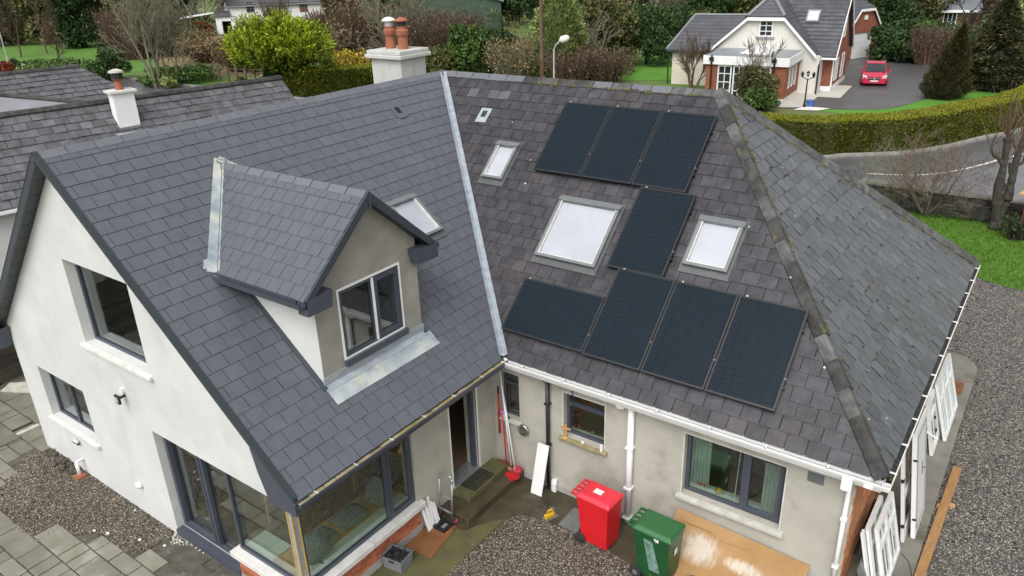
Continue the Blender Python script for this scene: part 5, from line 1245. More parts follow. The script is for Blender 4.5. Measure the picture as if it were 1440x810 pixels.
mb = MB(); mb.tube([(LB-.1,5.02,.75),(6.72,5.06,.55)], .02, 7); tag(mb.build('white_bar', 'upvc_white'), 'short white bar between the door and the narrow sash', 'bar')
q0, q1_ = gp(1347, 656, .05), gp(1286, 830, .05)
d = unit(q1_-q0); n = np.array((-d[1], d[0], 0))*.075; mb = MB()
mb.prism([(*(q0+n)[:2],-.02),(*(q0-n)[:2],-.02),(*(q1_-n)[:2],-.02),(*(q1_+n)[:2],-.02)], (0,0,.065)); tag(mb.build('timber_plank', 'timber_plank', bevel=.006), 'long orange-brown timber plank lying on the gravel beside the path', 'plank')
for u, v in ((1321,712),(1339,711)):
    p = gp(u, v); mb = MB(); mb.hexa([(-.05,-.03,-.02),(.04,-.04,-.02),(.05,.03,-.02),(-.04,.04,-.02),(-.04,-.02,.05),(.03,-.03,.04),(.04,.02,.05),(-.03,.03,.04)], Matrix.Translation((p[0],p[1],-.005))); tag(mb.build('stone_chunk', 'timber_pale'), ('small sandy stone chunk on the path side of the long plank' if u < 1330 else 'small sandy stone chunk on the drive side of the long plank'), 'stone', 'stone chunks by the plank')
q = [gp(u, v, .04) for u, v in ((1343,546),(1350,541),(1349,553),(1344,556))]
p = np.mean(q, 0); mb = MB(); mb.box(-.16,-.30,0,.16,.30,.02,Matrix.Translation((6.66,8.35,.037))); tag(mb.build('brown_mat', 'osb_brown'), 'small brown mat lying on the concrete path behind the wide window frame', 'mat')
mb = MB(); mb.tube([(6.72,2.02,.042),(6.86,1.88,.042),(6.96,1.60,.042),(6.97,1.2,.042)], .006, 5); tag(mb.build('black_cable', 'black_plastic'), 'thin black cable trailing over the concrete path', 'cable')
# joints cut in the path
mb = MB(); mb.box(6.0,8.78,.033,6.98,8.80,.0362); mb.box(6.0,1.40,.033,6.98,1.42,.0362); o = mb.build('path_joint', 'soil', path)

# ================================================================== neighbour on the left: long low roof, white chimney
def roof_tiles_strip(part, F, hp, s0, s1, t1, gauge, wid, mat, seed): return slates(part, F, hp, s0, s1, t1, gauge, wid, mat, jit=.006, lift=.036, th=.020, gap=.018, seed=seed)
nang = math.radians(-11.0)
NB = thing('bungalow', 'long low bungalow with dark tiled roofs and white chimney beyond the gable', 'house', (-18.85, -.6, 0), nang)
# local: +y along the ridge, slope rises towards -x ; eave at x=0 z=2.7
NP, NL0, NL1, NR = .74, -14.0, 11.4, 3.15
nz_ = 2.7+NR*NP
aN = math.atan(NP); cN = math.cos(aN); tN = NR/cN
def ndeck(name, poly, mat):
    mb = MB(); mb.prism([np.array(p, float)-(0,0,.06) for p in poly], (0,0,.06)); return mb.build(name, mat, NB)
rn1 = ndeck('tiled_roof', [(0,NL0,2.7),(0,NL1,2.7),(-NR,NL1-.0,nz_),(-NR,NL0,nz_)], 'deck_dark')
ndeck('tiled_roof', [(-2*NR,NL0,2.7),(-2*NR,NL1,2.7),(-NR,NL1,nz_),(-NR,NL0,nz_)], 'tile_neighbour')
FN = frame((0,0,2.7), (0,1,0), (-cN,0,math.sin(aN)), (math.sin(aN),0,cN))
NT = roof_tiles_strip(rn1, FN, [(-1,0,-NL0), (1,0,NL1), (0,1,tN)], NL0, NL1, tN, .35, .43, 'tile_neighbour', 31)
# the rear wing
y2, yl = 6.2, -14.0; xo = -9.0; R2 = 3.6
rn2 = ndeck('tiled_roof', [(-2*NR+1.3,yl,4.1),(-2*NR+1.3,y2+1.0,4.1),(-2*NR-2.2,y2-1.0,5.80),(-2*NR-2.2,yl,5.80)], 'deck_dark')
d1 = np.array((-3.5,0,1.70)); l1 = np.linalg.norm(d1); d1 = d1/l1
FN2 = frame((-2*NR+1.3,0,4.1), (0,1,0), d1, np.cross((0,1,0), d1))
NT += [(e[0],e[1],e[2],e[3],e[4],e[5]*.3,e[6]) for e in roof_tiles_strip(rn2, FN2, [(-1,0,-yl),(1,2.0/l1,y2+1.0),(0,1,l1)], yl, y2+1, l1, .35, .43, 'tile_neighbour', 32)]
# emit needs world px for sorting only; local coordinates are fine for geometry
for i, e in enumerate(NT):
    mwp = Matrix.Translation(NB.location) @ Matrix.Rotation(nang, 4, 'Z'); q = [px(tuple(mwp @ Vector(v))) for v in e[2][:4]]
    on = any(-5 < c[0] < 700 and -5 < c[1] < 480 for c in q); NT[i] = (*e[:5], parea([tuple(c) for c in q])*(1 if on else .01), e[6])
emit(NT, 300, 'roof_tile', 'roof_tiles')
mb = MB(); mb.face((-2*NR+1.2,-14,4.25),(-2*NR+1.2,6.4,4.28),(-2*NR-1.0,1.2,5.36),(-2*NR-1.0,-14,5.32)); mb.build('lean_to_roof', 'tile_neighbour_pale', NB)
def nridge(p0, p1, r=.13, mat='ridge_mossy'):
    p0, p1 = np.array(p0, float), np.array(p1, float); n = max(2, int(np.linalg.norm(p1-p0)/.45))
    for i in range(n):
        a, b = p0+(p1-p0)*i/n, p0+(p1-p0)*(i+1.02)/n; mb = MB(); mb.tube([a, b], r*random.uniform(.95,1.08), 7, tint=random.random()); mb.build('ridge_tile', mat, NB)
nridge((-NR,-4,nz_+.0), (-NR,NL1,nz_+.0)); nridge((-2*NR-2.2,-3,5.80), (-2*NR-2.2,y2-1.0,5.80), .11); nridge((-2*NR-1.0,1.2,5.38), (-2*NR+1.2,6.4,4.30), .09)
mb = MB(); mb.box(-.45,NL0,-.05,-.30,NL1-.3,2.62); mb.box(-2*NR+.3,NL1-.45,-.05,-.45,NL1-.3,2.65); mb.prism([(-2*NR+.3,NL1-.3,2.65),(-.3,NL1-.3,2.65),(-NR,NL1-.3,nz_-.15)], (0,-.15,0)); mb.box(-2*NR-2.4,y2-.4,-.05,-2*NR-.3,y2-.3,4.1); mb.build('wall', 'render_white', NB)
mb = MB(); mb.box(-.02,NL0,2.50,.0,NL1,2.70); mb.build('fascia', 'upvc_white', NB); mb = MB(); mb.box(.0,NL0,2.56,.11,NL1,2.65); mb.build('gutter', 'upvc_white', NB)
# chimney of the bungalow, standing on the front slope just below the ridge
inv = (Matrix.Translation(NB.location) @ Matrix.Rotation(nang, 4, 'Z')).inverted()
cl_ = CAM+ray(181, 142)*28.6; cl_ = inv @ Vector(cl_)
cx, cy_ = -NR+.85, cl_[1]
mb = MB(); cy_ = cy_-.6; mb.box(cx-.26, cy_-.36, 3.4, cx+.26, cy_+.36, nz_+.40); nch = mb.build('chimney', 'nh_white', NB)
mb = MB(); mb.box(cx-.36, cy_-.46, nz_+.40, cx+.36, cy_+.46, nz_+.48); mb.build('chimney_cap', 'sill_white', nch)
mb = MB(); mb.lathe([(.15,0),(.14,.30),(.17,.34)], 12, Matrix.Translation((cx,cy_,nz_+.48))); mb.lathe([(.20,.36),(.20,.56)], 12, Matrix.Translation((cx,cy_,nz_+.48))); mb.build('chimney_pot', 'terracotta', nch)
mb = MB(); mb.lathe([(.26,.60),(.24,.66),(.05,.72)], 14, Matrix.Translation((cx,cy_,nz_+.48))); mb.build('cowl', 'pale_stone', nch)
mb = MB(); mb.lathe([(.205,.38),(.205,.58)], 12, Matrix.Translation((cx,cy_,nz_+.48))); mb.build('cowl_mesh', 'black_plastic', nch)
mb = MB(); mb.box(cx+.42, cy_-.62, 2.7+.02+(NR-.85-.42)*0+ (NR-(NR-.85+.42))*0, cx+.44, cy_+.62, 2.72); mb = MB(); mb.box(-.5,0,.035,.75,.55,.045, FN @ Matrix.Translation((cy_-.1,(-cx-.42)/cN-.62,0))); mb.build('lead_apron', 'lead', NB)

# ================================================================== brick and plaster house behind the hedge
nh = thing('dormer_house', 'cream plaster and brick house with flat-roofed sunroom behind the hedge', 'house', (-7.98, 41.94, 0), math.radians(5))
def P_(name, mat, f, parent=nh): mb = MB(); f(mb); return mb.build(name, mat, parent)
def far_window(mb_parent, O, U, Nout, w_, h_, cols, rows, frame_mat='nh_white', bar=.05, fr=.09):
    m = frame(O, U, Nout, (0,0,1)); mb = MB(); mb.box(0,0,0,fr,.06,h_,m); mb.box(w_-fr,0,0,w_,.06,h_,m); mb.box(fr,0,0,w_-fr,.06,fr,m); mb.box(fr,0,h_-fr,w_-fr,.06,h_,m)
    for i in range(1, cols): mb.box(w_*i/cols-bar/2,.001,fr,w_*i/cols+bar/2,.05,h_-fr,m)
    for i in range(1, rows): mb.box(fr,.002,h_*i/rows-bar/2,w_-fr,.045,h_*i/rows+bar/2,m)
    o = mb.build('window', frame_mat, mb_parent); mb = MB(); mb.box(fr,.010,fr,w_-fr,.02,h_-fr,m); mb.build('pane', 'car_glass', o); return o
# sunroom
for bx_ in ((-5.3,0,-.05,-4.55,.3,2.3),(-2.2,0,-.05,-1.7,.3,2.3),(-.95,0,-.05,0,.3,2.3),(-1.699,0.001,-.05,-.951,.3,.45),(-.3,.301,-.05,0,.9,2.3),(-.3,.901,-.05,-.001,3.299,.75),(-.3,1.5,.751,-.001,1.8,2.3),(-.3,2.4,.751,-.001,2.7,2.3),(-.3,3.3,-.05,0,4.2,2.3),(-5.3,.301,-.05,-5.0,4.2,2.3)): P_('sunroom_pier', 'nh_brick', lambda b: b.box(*bx_))
P_('sunroom_base', 'nh_plaster', lambda b: (b.box(-5.33,-.03,-.05,.03,-.001,.22), b.box(.001,-.03,-.05,.03,4.2,.22)))
P_('sunroom_fascia', 'nh_white', lambda b: b.box(-5.5,-.18,2.3,.18,4.2,2.86))
P_('sunroom_roof', 'nh_flat', lambda b: b.box(-5.42,-.10,2.861,.10,4.19,2.90))
sk = P_('roof_lantern', 'nh_white', lambda b: (b.box(-3.3,.9,2.90,-1.3,2.7,3.02), b.add([(-3.25,.95,3.02),(-1.35,.95,3.02),(-1.35,2.65,3.02),(-3.25,2.65,3.02),(-2.7,1.8,3.42),(-1.9,1.8,3.42)], [(0,1,5,4),(1,2,5),(2,3,4,5),(3,0,4)])))
for k in range(6): P_('lantern_bar', 'lead_far', lambda b: b.tube([(-3.2+k*.37,.93,3.03),(-2.6+k*.13,1.78,3.43)], .025, 4), sk)
far_window(nh, (-4.5,.05,.05), (1,0,0), (0,-1,0), .95, 2.2, 2, 4); far_window(nh, (-3.45,.05,.05), (1,0,0), (0,-1,0), 1.2, 2.2, 3, 4); far_window(nh, (-1.68,.05,.45), (1,0,0), (0,-1,0), .72, 1.8, 2, 3)
for y in (.92, 1.82, 2.72): far_window(nh, (-.06,y,.75), (0,1,0), (1,0,0), .56, 1.5, 1, 1)
for x in (-4.9, -.75): P_('downpipe', 'black_plastic', lambda b: (b.tube([(x,-.22,2.9),(x,-.12,.0)], .06, 6), b.box(x-.14,-.34,2.55,x+.14,-.19,2.78)))
# main gable with half hip
GY2 = 4.2
P_('gable_wall', 'nh_plaster', lambda b: b.prism([(-6.2,GY2,-.05),(1.25,GY2,-.05),(1.25,GY2,2.5),(.95,GY2,2.6),(-1.3,GY2,4.9),(-3.8,GY2,4.9),(-6.1,GY2,2.7),(-6.2,GY2,2.6)], (0,.3,0)))
P_('gable_side', 'nh_plaster', lambda b: b.box(.95,GY2+.3,-.05,1.25,9,2.45))
P_('main_roof', 'nh_roof', lambda b: (b.prism([(1.05,3.95,2.55),(-1.3,3.95,4.98),(-2.55,5.2,6.35),(-2.55,13,6.35),(1.05,13,2.55)], (0,0,.10)), b.prism([(-6.35,3.95,2.75),(-3.8,3.95,4.98),(-2.55,5.2,6.35),(-2.55,13,6.35),(-6.35,13,2.75)], (0,0,.10)), b.prism([(-1.3,3.9,5.0),(-3.8,3.9,5.0),(-2.55,5.25,6.38)], (0,0,.10))))
for a, b_ in (((1.1,3.93,2.50),(-1.3,3.93,4.95)), ((-6.4,3.93,2.70),(-3.8,3.93,4.95)), ((-3.8,3.93,4.95),(-1.3,3.93,4.95))):
    a, b_ = np.array(a), np.array(b_); P_('barge_board', 'nh_white', lambda b: b.prism([a-(0,0,.16), a+(0,0,.06), b_+(0,0,.06), b_-(0,0,.16)], (0,-.06,0)))
P_('hip_capping', 'lead_far', lambda b: (b.tube([(-1.3,3.9,5.12),(-2.55,5.2,6.5)], .12, 6), b.tube([(-3.8,3.9,5.12),(-2.55,5.2,6.5)], .12, 6), b.tube([(-2.55,5.2,6.5),(-2.55,12.8,6.5)], .12, 6)))
far_window(nh, (-3.0,GY2-.02,3.72), (1,0,0), (0,-1,0), .95, 1.1, 2, 3); P_('sill', 'kerb', lambda b: b.box(-3.15,GY2-.14,3.6,-1.9,GY2-.0,3.71))
# cross wing with the brick bay and side gable
CW0, CW1, CE = 4.9, 12.4, 2.32
P_('wing_roof', 'nh_roof', lambda b: (b.prism([(-2.5,CW0,CE),(2.15,CW0,CE),(2.15,8.6,6.5),(-2.5,8.6,6.5)], (0,0,.10)), b.prism([(-2.5,CW1,CE),(2.15,CW1,CE),(2.15,8.6,6.5),(-2.5,8.6,6.5)], (0,0,.10))))
mb = MB(); L_ = math.hypot(8.6-CW0, 6.5-CE); fw_ = frame((-2.5,CW0,CE+.10), (1,0,0), unit((0,8.6-CW0,6.5-CE)), unit((0,-(6.5-CE),8.6-CW0)))
for r_ in range(17):
    s_ = -.3*(r_ % 2)
    while s_ < 4.65:
        mb.hexa([(max(s_,0)+.01,r_*.33,.0),(min(s_+.6,4.65)-.01,r_*.33,.0),(min(s_+.6,4.65)-.01,r_*.33+.36,.0),(max(s_,0)+.01,r_*.33+.36,.0),(max(s_,0)+.01,r_*.33,.045),(min(s_+.6,4.65)-.01,r_*.33,.045),(min(s_+.6,4.65)-.01,r_*.33+.36,.012),(max(s_,0)+.01,r_*.33+.36,.012)], fw_, random.random()); s_ += .6
mb.build('roof_tiles', 'nh_roof', nh, kind='stuff')
P_('wing_wall', 'nh_brick', lambda b: (b.box(1.251,5.75,-.05,1.95,6.0,2.32), b.prism([(1.70,6.001,-.05),(1.70,11.6,-.05),(1.70,11.6,2.6),(1.70,8.6,6.1),(1.70,6.001,2.6)], (.25,0,0))))
P_('wing_base', 'nh_white', lambda b: (b.box(1.26,5.70,-.05,1.99,5.749,.30), b.box(1.951,5.70,-.05,1.99,11.6,.30), b.box(1.90,5.72,.30,2.0,5.748,2.3)))
for a, b_ in (((2.2,CW0-.02,CE),(2.2,8.6,6.5)), ((2.2,CW1,CE),(2.2,8.6,6.5))):
    a, b_ = np.array(a), np.array(b_); P_('barge_board', 'nh_white', lambda b: b.prism([a-(0,0,.15), a+(0,0,.12), b_+(0,0,.12), b_-(0,0,.15)], (.05,0,0)))
P_('wing_gutter', 'nh_white', lambda b: b.box(1.0,CW0-.12,CE-.1,2.2,CW0-.0,CE+.02))
P_('downpipe', 'black_plastic', lambda b: b.tube([(1.15,4.85,2.3),(1.28,4.10,1.9),(1.28,4.10,0)], .06, 6))
far_window(nh, (1.96,6.3,.6), (0,1,0), (1,0,0), 1.2, 1.5, 2, 2); far_window(nh, (1.96,9.0,.5), (0,1,0), (1,0,0), 1.0, 1.7, 1, 2); far_window(nh, (1.96,7.9,3.4), (0,1,0), (1,0,0), 1.1, 1.4, 2, 2)
tw = .95/L_; rwf = fw_ @ Matrix.Translation((0,0,.05))
rw_ = P_('roof_window', 'lead_far', lambda b: b.box(2.05,2.75,.0,2.95,3.75,.08,rwf)); P_('pane', 'blind', lambda b: b.box(2.15,2.85,.081,2.85,3.62,.09,rwf), rw_)
# cream wing on the left
P_('cream_wall', 'nh_cream', lambda b: b.box(-9.65,5.4,-.05,-6.25,5.7,2.45)); P_('cream_wall', 'nh_cream', lambda b: b.box(-9.65,5.7,-.05,-9.35,10.5,2.45))
P_('hipped_roof', 'nh_roof', lambda b: (b.prism([(-10.05,5.1,2.45),(-5.0,5.1,2.45),(-5.0,8.0,4.75),(-8.9,8.0,4.75)], (0,0,.1)), b.prism([(-10.05,5.1,2.45),(-8.9,8.0,4.75),(-10.05,10.9,2.45)], (0,0,.1)), b.prism([(-10.05,10.9,2.45),(-5.0,10.9,2.45),(-5.0,8.0,4.75),(-8.9,8.0,4.75)], (0,0,.1))))
P_('ridge', 'lead_far', lambda b: (b.tube([(-8.9,8,4.86),(-4.6,8,4.86)], .1, 6), b.tube([(-8.9,8,4.86),(-10.05,5.1,2.56)], .09, 6)))
P_('gutter', 'black_plastic', lambda b: b.box(-10.05,5.0,2.36,-6.3,5.1,2.46)); P_('downpipe', 'black_plastic', lambda b: b.tube([(-9.9,5.1,2.4),(-9.9,5.3,0)], .05, 6))
# garage, turned towards the drive
gr = thing('garage', 'brick garage with white door and tiled roof behind the brick house', 'garage', (0,0,0))
g0 = gp(*(920+1015/3.682, 308/3.682)); g1 = gp(*(920+1115/3.682, 293/3.682)); gd_ = unit(g1-g0)
gr.location = tuple(g0); gr.rotation_euler = (0,0,math.atan2(gd_[1], gd_[0]))     # local x along the front, y into the garage
P_('front_wall', 'nh_brick', lambda b: (b.box(-.9,0,-.05,0,.25,2.5), b.box(2.75,0,-.05,3.6,.25,2.5), b.prism([(-.9,0,2.2),(3.6,0,2.2),(3.6,0,2.6),(2.3,0,4.1),(.4,0,4.1),(-.9,0,2.6)], (0,.25,0))), gr)
P_('side_wall', 'nh_brick', lambda b: (b.box(-.9,.251,-.05,-.65,7,2.5), b.box(3.35,.251,-.05,3.6,7,2.5)), gr)
P_('garage_door', 'nh_white', lambda b: [b.box(0.0,.08,k*.44,2.75,.12,k*.44+.43) for k in range(5)], gr)
P_('roof', 'nh_roof', lambda b: (b.prism([(-1.2,-.15,2.3),(.4,-.15,4.2),(1.35,.8,5.0),(1.35,7,5.0),(-1.2,7,2.3)], (0,0,.1)), b.prism([(3.9,-.15,2.3),(2.3,-.15,4.2),(1.35,.8,5.0),(1.35,7,5.0),(3.9,7,2.3)], (0,0,.1)), b.prism([(.4,-.16,4.22),(2.3,-.16,4.22),(1.35,.82,5.04)], (0,0,.1))), gr)
for a, b_ in (((-1.2,-.2,2.25),(.4,-.2,4.15)), ((3.9,-.2,2.25),(2.3,-.2,4.15)), ((.4,-.2,4.15),(2.3,-.2,4.15))):
    a, b_ = np.array(a), np.array(b_); P_('barge_board', 'nh_white', lambda b: b.prism([a-(0,0,.14), a+(0,0,.08), b_+(0,0,.08), b_-(0,0,.14)], (0,-.05,0)), gr)
P_('alarm_box', 'nh_white', lambda b: b.box(1.2,-.1,3.3,1.6,-.001,3.65), gr)
# paved apron and lamp in front of the brick house
sheet('house_apron', [tuple((Matrix.Translation(nh.location) @ Matrix.Rotation(math.radians(5),4,'Z') @ Vector((x,y,0)))[:2]) for x, y in ((.0,-1.6),(1.6,-1.0),(1.6,3.2),(3.05,3.2),(3.0,8.6),(2.0,8.6),(1.2,5),(0,5))], -.020, 'pale_stone', 'pale concrete apron round the brick house')
lp = gp(1131, 150); lm = thing('garden_lamp', 'black garden lamp post with lanterns in front of the brick house', 'lamp post', lp)
P_('post', 'black_plastic', lambda b: (b.tube([(0,0,0),(0,0,.5),(0,0,1.75)], [.10,.05,.04], 8),), lm)
P_('arm', 'black_plastic', lambda b: b.tube([(-.35,0,1.85),(0,0,1.70),(.35,0,1.85)], .03, 6), lm)
for x in (-.35,.35,0): P_('lantern', 'black_plastic', lambda b: b.lathe([(.05,1.82),(.11,2.05),(.13,2.06),(.02,2.18)], 6, Matrix.Translation((x,0,.06 if x == 0 else 0))), lm)
P_('lantern_glass', 'lamp_glass', lambda b: b.lathe([(.055,1.86),(.105,2.02)], 6, Matrix.Translation((0,0,.06))), lm)
p = gp(1139, 149); tag(MB().lathe([(.20,-.03),(.27,.35),(.30,.36),(.24,.34)], 12, Matrix.Translation(tuple(p))).build('blue_pot', 'blue_pot'), 'blue plant pot beside the garden lamp post', 'plant pot')
sheet('lamp_slab', G2((1115,154),(1132,149),(1168,152),(1150,155)), -.016, 'nh_plaster', 'pale slab under the garden lamp post')

# ---- red car on the drive
def car():
    p = (gp(1205, 122)+gp(1246, 118))/2
    hd = math.radians(-92+14)                      # nose towards the camera, turned a little
    t_ = thing('parked_car', 'red saloon car parked on the dark driveway', 'car', (p[0]-.3, p[1]+2.0, -.03), hd+PI/2)
    # local: -y is the nose ; build cross sections along y
    secs = [(-2.25,.62,.30,.55,.70),(-2.05,.84,.22,.66,.80),(-1.5,.90,.20,.78,.86),(-.9,.91,.20,.88,.86),(.0,.91,.20,.92,.87),(1.0,.91,.20,.93,.87),(1.7,.89,.24,.95,.84),(2.15,.82,.30,.92,.74),(2.28,.66,.38,.84,.6)]
    mb = MB(); V = []; F = []
    for (y, w_, zb, zt, wt) in secs: V += [(-w_,y,zb),(-w_*1.0,y,(zb+zt)/2),(-wt*.97,y,zt-.04),(-wt*.7,y,zt),(wt*.7,y,zt),(wt*.97,y,zt-.04),(w_,y,(zb+zt)/2),(w_,y,zb)]
    for i in range(len(secs)-1):
        for k in range(8): F.append((i*8+k, i*8+(k+1) % 8, (i+1)*8+(k+1) % 8, (i+1)*8+k))
    F += [list(range(8))[::-1], [(len(secs)-1)*8+k for k in range(8)]]
    mb.add(V, F); b_ = mb.build('body', 'car_paint', t_, smooth=False); bv = b_.modifiers.new('sub', 'SUBSURF'); bv.levels = 1; bv.render_levels = 1
    cab = [(-.95,.70,.88,.70),(-.15,.62,1.36,.60),(.75,.60,1.40,.58),(1.85,.66,.93,.62)]
    mb = MB(); V = []
    for (y, w_, z, _) in cab: V += [(-w_,y,z),(w_,y,z)]
    V += [(-.76,-.95,.86),(.76,-.95,.86),(-.78,1.85,.9),(.78,1.85,.9)]
    mb.add([(-.72,-1.0,.87),(.72,-1.0,.87),(.60,-.15,1.34),(-.60,-.15,1.34),(.59,.75,1.38),(-.59,.75,1.38),(.68,1.80,.92),(-.68,1.80,.92),(-.80,.1,.90),(.80,.1,.90)], [(0,1,2,3),(3,2,4,5),(5,4,6,7),(1,9,2),(9,6,4,2),(0,3,8),(8,3,5,7)])
    mb.build('cabin_glass', 'car_glass', t_)
    P_('roof', 'car_paint', lambda b: b.hexa([(-.60,-.18,1.34),(.60,-.18,1.34),(.59,.80,1.385),(-.59,.80,1.385),(-.52,-.12,1.38),(.52,-.12,1.38),(.52,.74,1.42),(-.52,.74,1.42)]), t_)
    for s in (-1, 1):
        P_('pillar', 'car_paint', lambda b: b.tube([(s*.73,-1.0,.88),(s*.61,-.16,1.36)], .035, 5), t_); P_('pillar', 'car_paint', lambda b: b.tube([(s*.60,.78,1.39),(s*.70,1.80,.93)], .05, 5), t_)
        P_('headlight', 'lamp_glass', lambda b: b.hexa([(s*.50,-2.20,.52),(s*.80,-2.03,.52),(s*.82,-1.85,.54),(s*.55,-1.95,.54),(s*.50,-2.20,.64),(s*.80,-2.03,.67),(s*.84,-1.72,.74),(s*.55,-1.95,.70)]), t_)
        P_('mirror', 'car_paint', lambda b: b.box(min(s*.92,s*1.07),-.72,.86,max(s*.92,s*1.07),-.58,1.0), t_)
        for y in (-1.38, 1.38):
            mt = Matrix.Translation((s*.80,y,.31)) @ Matrix.Rotation(PI/2,4,'Y'); wh = P_('wheel', 'rubber', lambda b: b.lathe([(.20,-.11),(.31,-.10),(.32,0),(.31,.10),(.20,.11)], 20, mt), t_)
            P_('rim', 'galv_steel', lambda b: b.lathe([(.20,-.115),(.05,-.12),(.05,.12),(.20,.115)], 12, mt), wh)
    P_('grille', 'black_plastic', lambda b: b.box(-.42,-2.275,.46,.42,-2.20,.62), t_); P_('grille_bar', 'chrome', lambda b: b.box(-.40,-2.29,.53,.40,-2.276,.56), t_); P_('grille_badge', 'chrome', lambda b: b.lathe([(.075,0),(.075,.03)], 12, Matrix.Translation((0,-2.27,.545)) @ Matrix.Rotation(PI/2,4,'X')), t_)
    P_('number_plate', 'paper_white', lambda b: b.box(-.26,-2.30,.32,.26,-2.272,.42), t_); P_('lower_grille', 'black_plastic', lambda b: b.box(-.62,-2.255,.22,.62,-2.15,.30), t_)
    P_('bumper', 'car_paint', lambda b: b.hexa([(-.70,-2.26,.20),(.70,-2.26,.20),(.86,-2.0,.20),(-.86,-2.0,.20),(-.70,-2.26,.46),(.70,-2.26,.46),(.88,-2.0,.50),(-.88,-2.0,.50)]), t_)
    P_('wiper', 'black_plastic', lambda b: b.tube([(-.3,-.98,.89),(.3,-.90,.94)], .012, 4), t_)
car()

# ================================================================== far buildings
wh0, wh1 = gp(328, 46), gp(474, 38); wd_ = unit(wh1-wh0)
WHs = thing('white_farmhouse', 'white two-storey house with slate roof and open garage beyond the yellow conifer', 'house', (wh0[0], wh0[1], 0), math.atan2(wd_[1], wd_[0]))
WL = float(np.linalg.norm(wh1-wh0)); k_ = 1.0
def Wl(u, v):       # photo pixel -> local x,z on the front wall plane
    n = np.array((wd_[1], -wd_[0], 0)); p = hit(u, v, wh0, n); return float(np.dot(p-wh0, wd_)), float(p[2])
ex, ez = Wl(400, 5); gx0, gz0 = Wl(303, 24); 
def Wp(name, mat, f, parent=WHs): mb = MB(); f(mb); return mb.build(name, mat, parent)
Wp('wall', 'nh_white', lambda b: b.box(0,0,-.05,WL,6,ez)); Wp('roof', 'nh_roof', lambda b: (b.prism([(-.3,-.3,ez),(WL+.3,-.3,ez),(WL+.3,3,ez+2.6),(-.3,3,ez+2.6)], (0,0,.12)), b.prism([(-.3,6.3,ez),(WL+.3,6.3,ez),(WL+.3,3,ez+2.6),(-.3,3,ez+2.6)], (0,0,.12))))
Wp('gutter', 'lead_far', lambda b: b.box(-.3,-.45,ez-.2,WL+.3,-.3,ez))
a_, b2_ = Wl(347, 18); c_, d_ = Wl(356, 1); far_window(WHs, (a_,-.02,b2_), (1,0,0), (0,-1,0), c_-a_, d_-b2_, 2, 3, 'lead_far', .08, .12)
a_, b2_ = Wl(422, 17); c_, d_ = Wl(431, -1); Wp('door', 'cabin_timber', lambda b: b.box(a_,-.06,b2_,c_,-.001,d_))
for u in (462, 448, 376): a_, b2_ = Wl(u, 33); Wp('window', 'far_dark', lambda b: b.box(a_,-.05,b2_,a_+1.0,-.001,b2_+1.3))
Wp('garage_block', 'nh_white', lambda b: (b.box(gx0,-.9,-.05,gx0+.8,5,gz0), b.box(gx0+2.9,-.9,-.05,-.01,5,gz0), b.box(gx0+.8,-.9,gz0-.6,gx0+2.9,5,gz0), b.box(gx0+.8,2,-.05,gx0+2.9,5,gz0)))
Wp('garage_opening', 'garage_dark', lambda b: b.box(gx0+.8,1.8,-.02,gx0+2.9,1.99,gz0-.6))
gl = Wp('garage_roof', 'nh_roof', lambda b: b.prism([(gx0-.2,-1.1,gz0),(-.01,-1.1,gz0),(-.01,4,gz0+3.3),(gx0+2.2,4,gz0+3.3)], (0,0,.1)))
Wp('roof_light', 'blind', lambda b: b.hexa([(gx0+1.3,0.0,gz0+.80),(gx0+2.0,0,gz0+.80),(gx0+2.2,1.6,gz0+1.85),(gx0+1.5,1.6,gz0+1.85),(gx0+1.3,0.0,gz0+.88),(gx0+2.0,0,gz0+.88),(gx0+2.2,1.6,gz0+1.93),(gx0+1.5,1.6,gz0+1.93)]))
Wp('carport', 'nh_white', lambda b: (b.hexa([(gx0-5,-.5,2.3),(gx0-.2,-.5,2.9),(gx0-.2,3,2.9),(gx0-5,3,2.3),(gx0-5,-.5,2.45),(gx0-.2,-.5,3.05),(gx0-.2,3,3.05),(gx0-5,3,2.45)]), b.box(gx0-5,2.6,-.02,gx0-.2,2.9,1.3)))
# green barn half hidden by the thicket
bp0 = gp(560, 62); bw = thing('green_barn', 'dark green barn roof half hidden behind the thicket', 'barn', (bp0[0]-12, bp0[1]+14, 0), math.radians(35))
Wp('wall', 'green_cladding', lambda b: b.prism([(0,0,0),(14,0,0),(14,0,3.6),(7,0,5.4),(0,0,3.6)], (0,10,0)), bw); Wp('roof', 'barn_roof', lambda b: (b.prism([(-.4,-.4,3.55),(7,-.4,5.5),(7,10.4,5.5),(-.4,10.4,3.55)], (0,0,.1)), b.prism([(14.4,-.4,3.55),(7,-.4,5.5),(7,10.4,5.5),(14.4,10.4,3.55)], (0,0,.1))), bw)
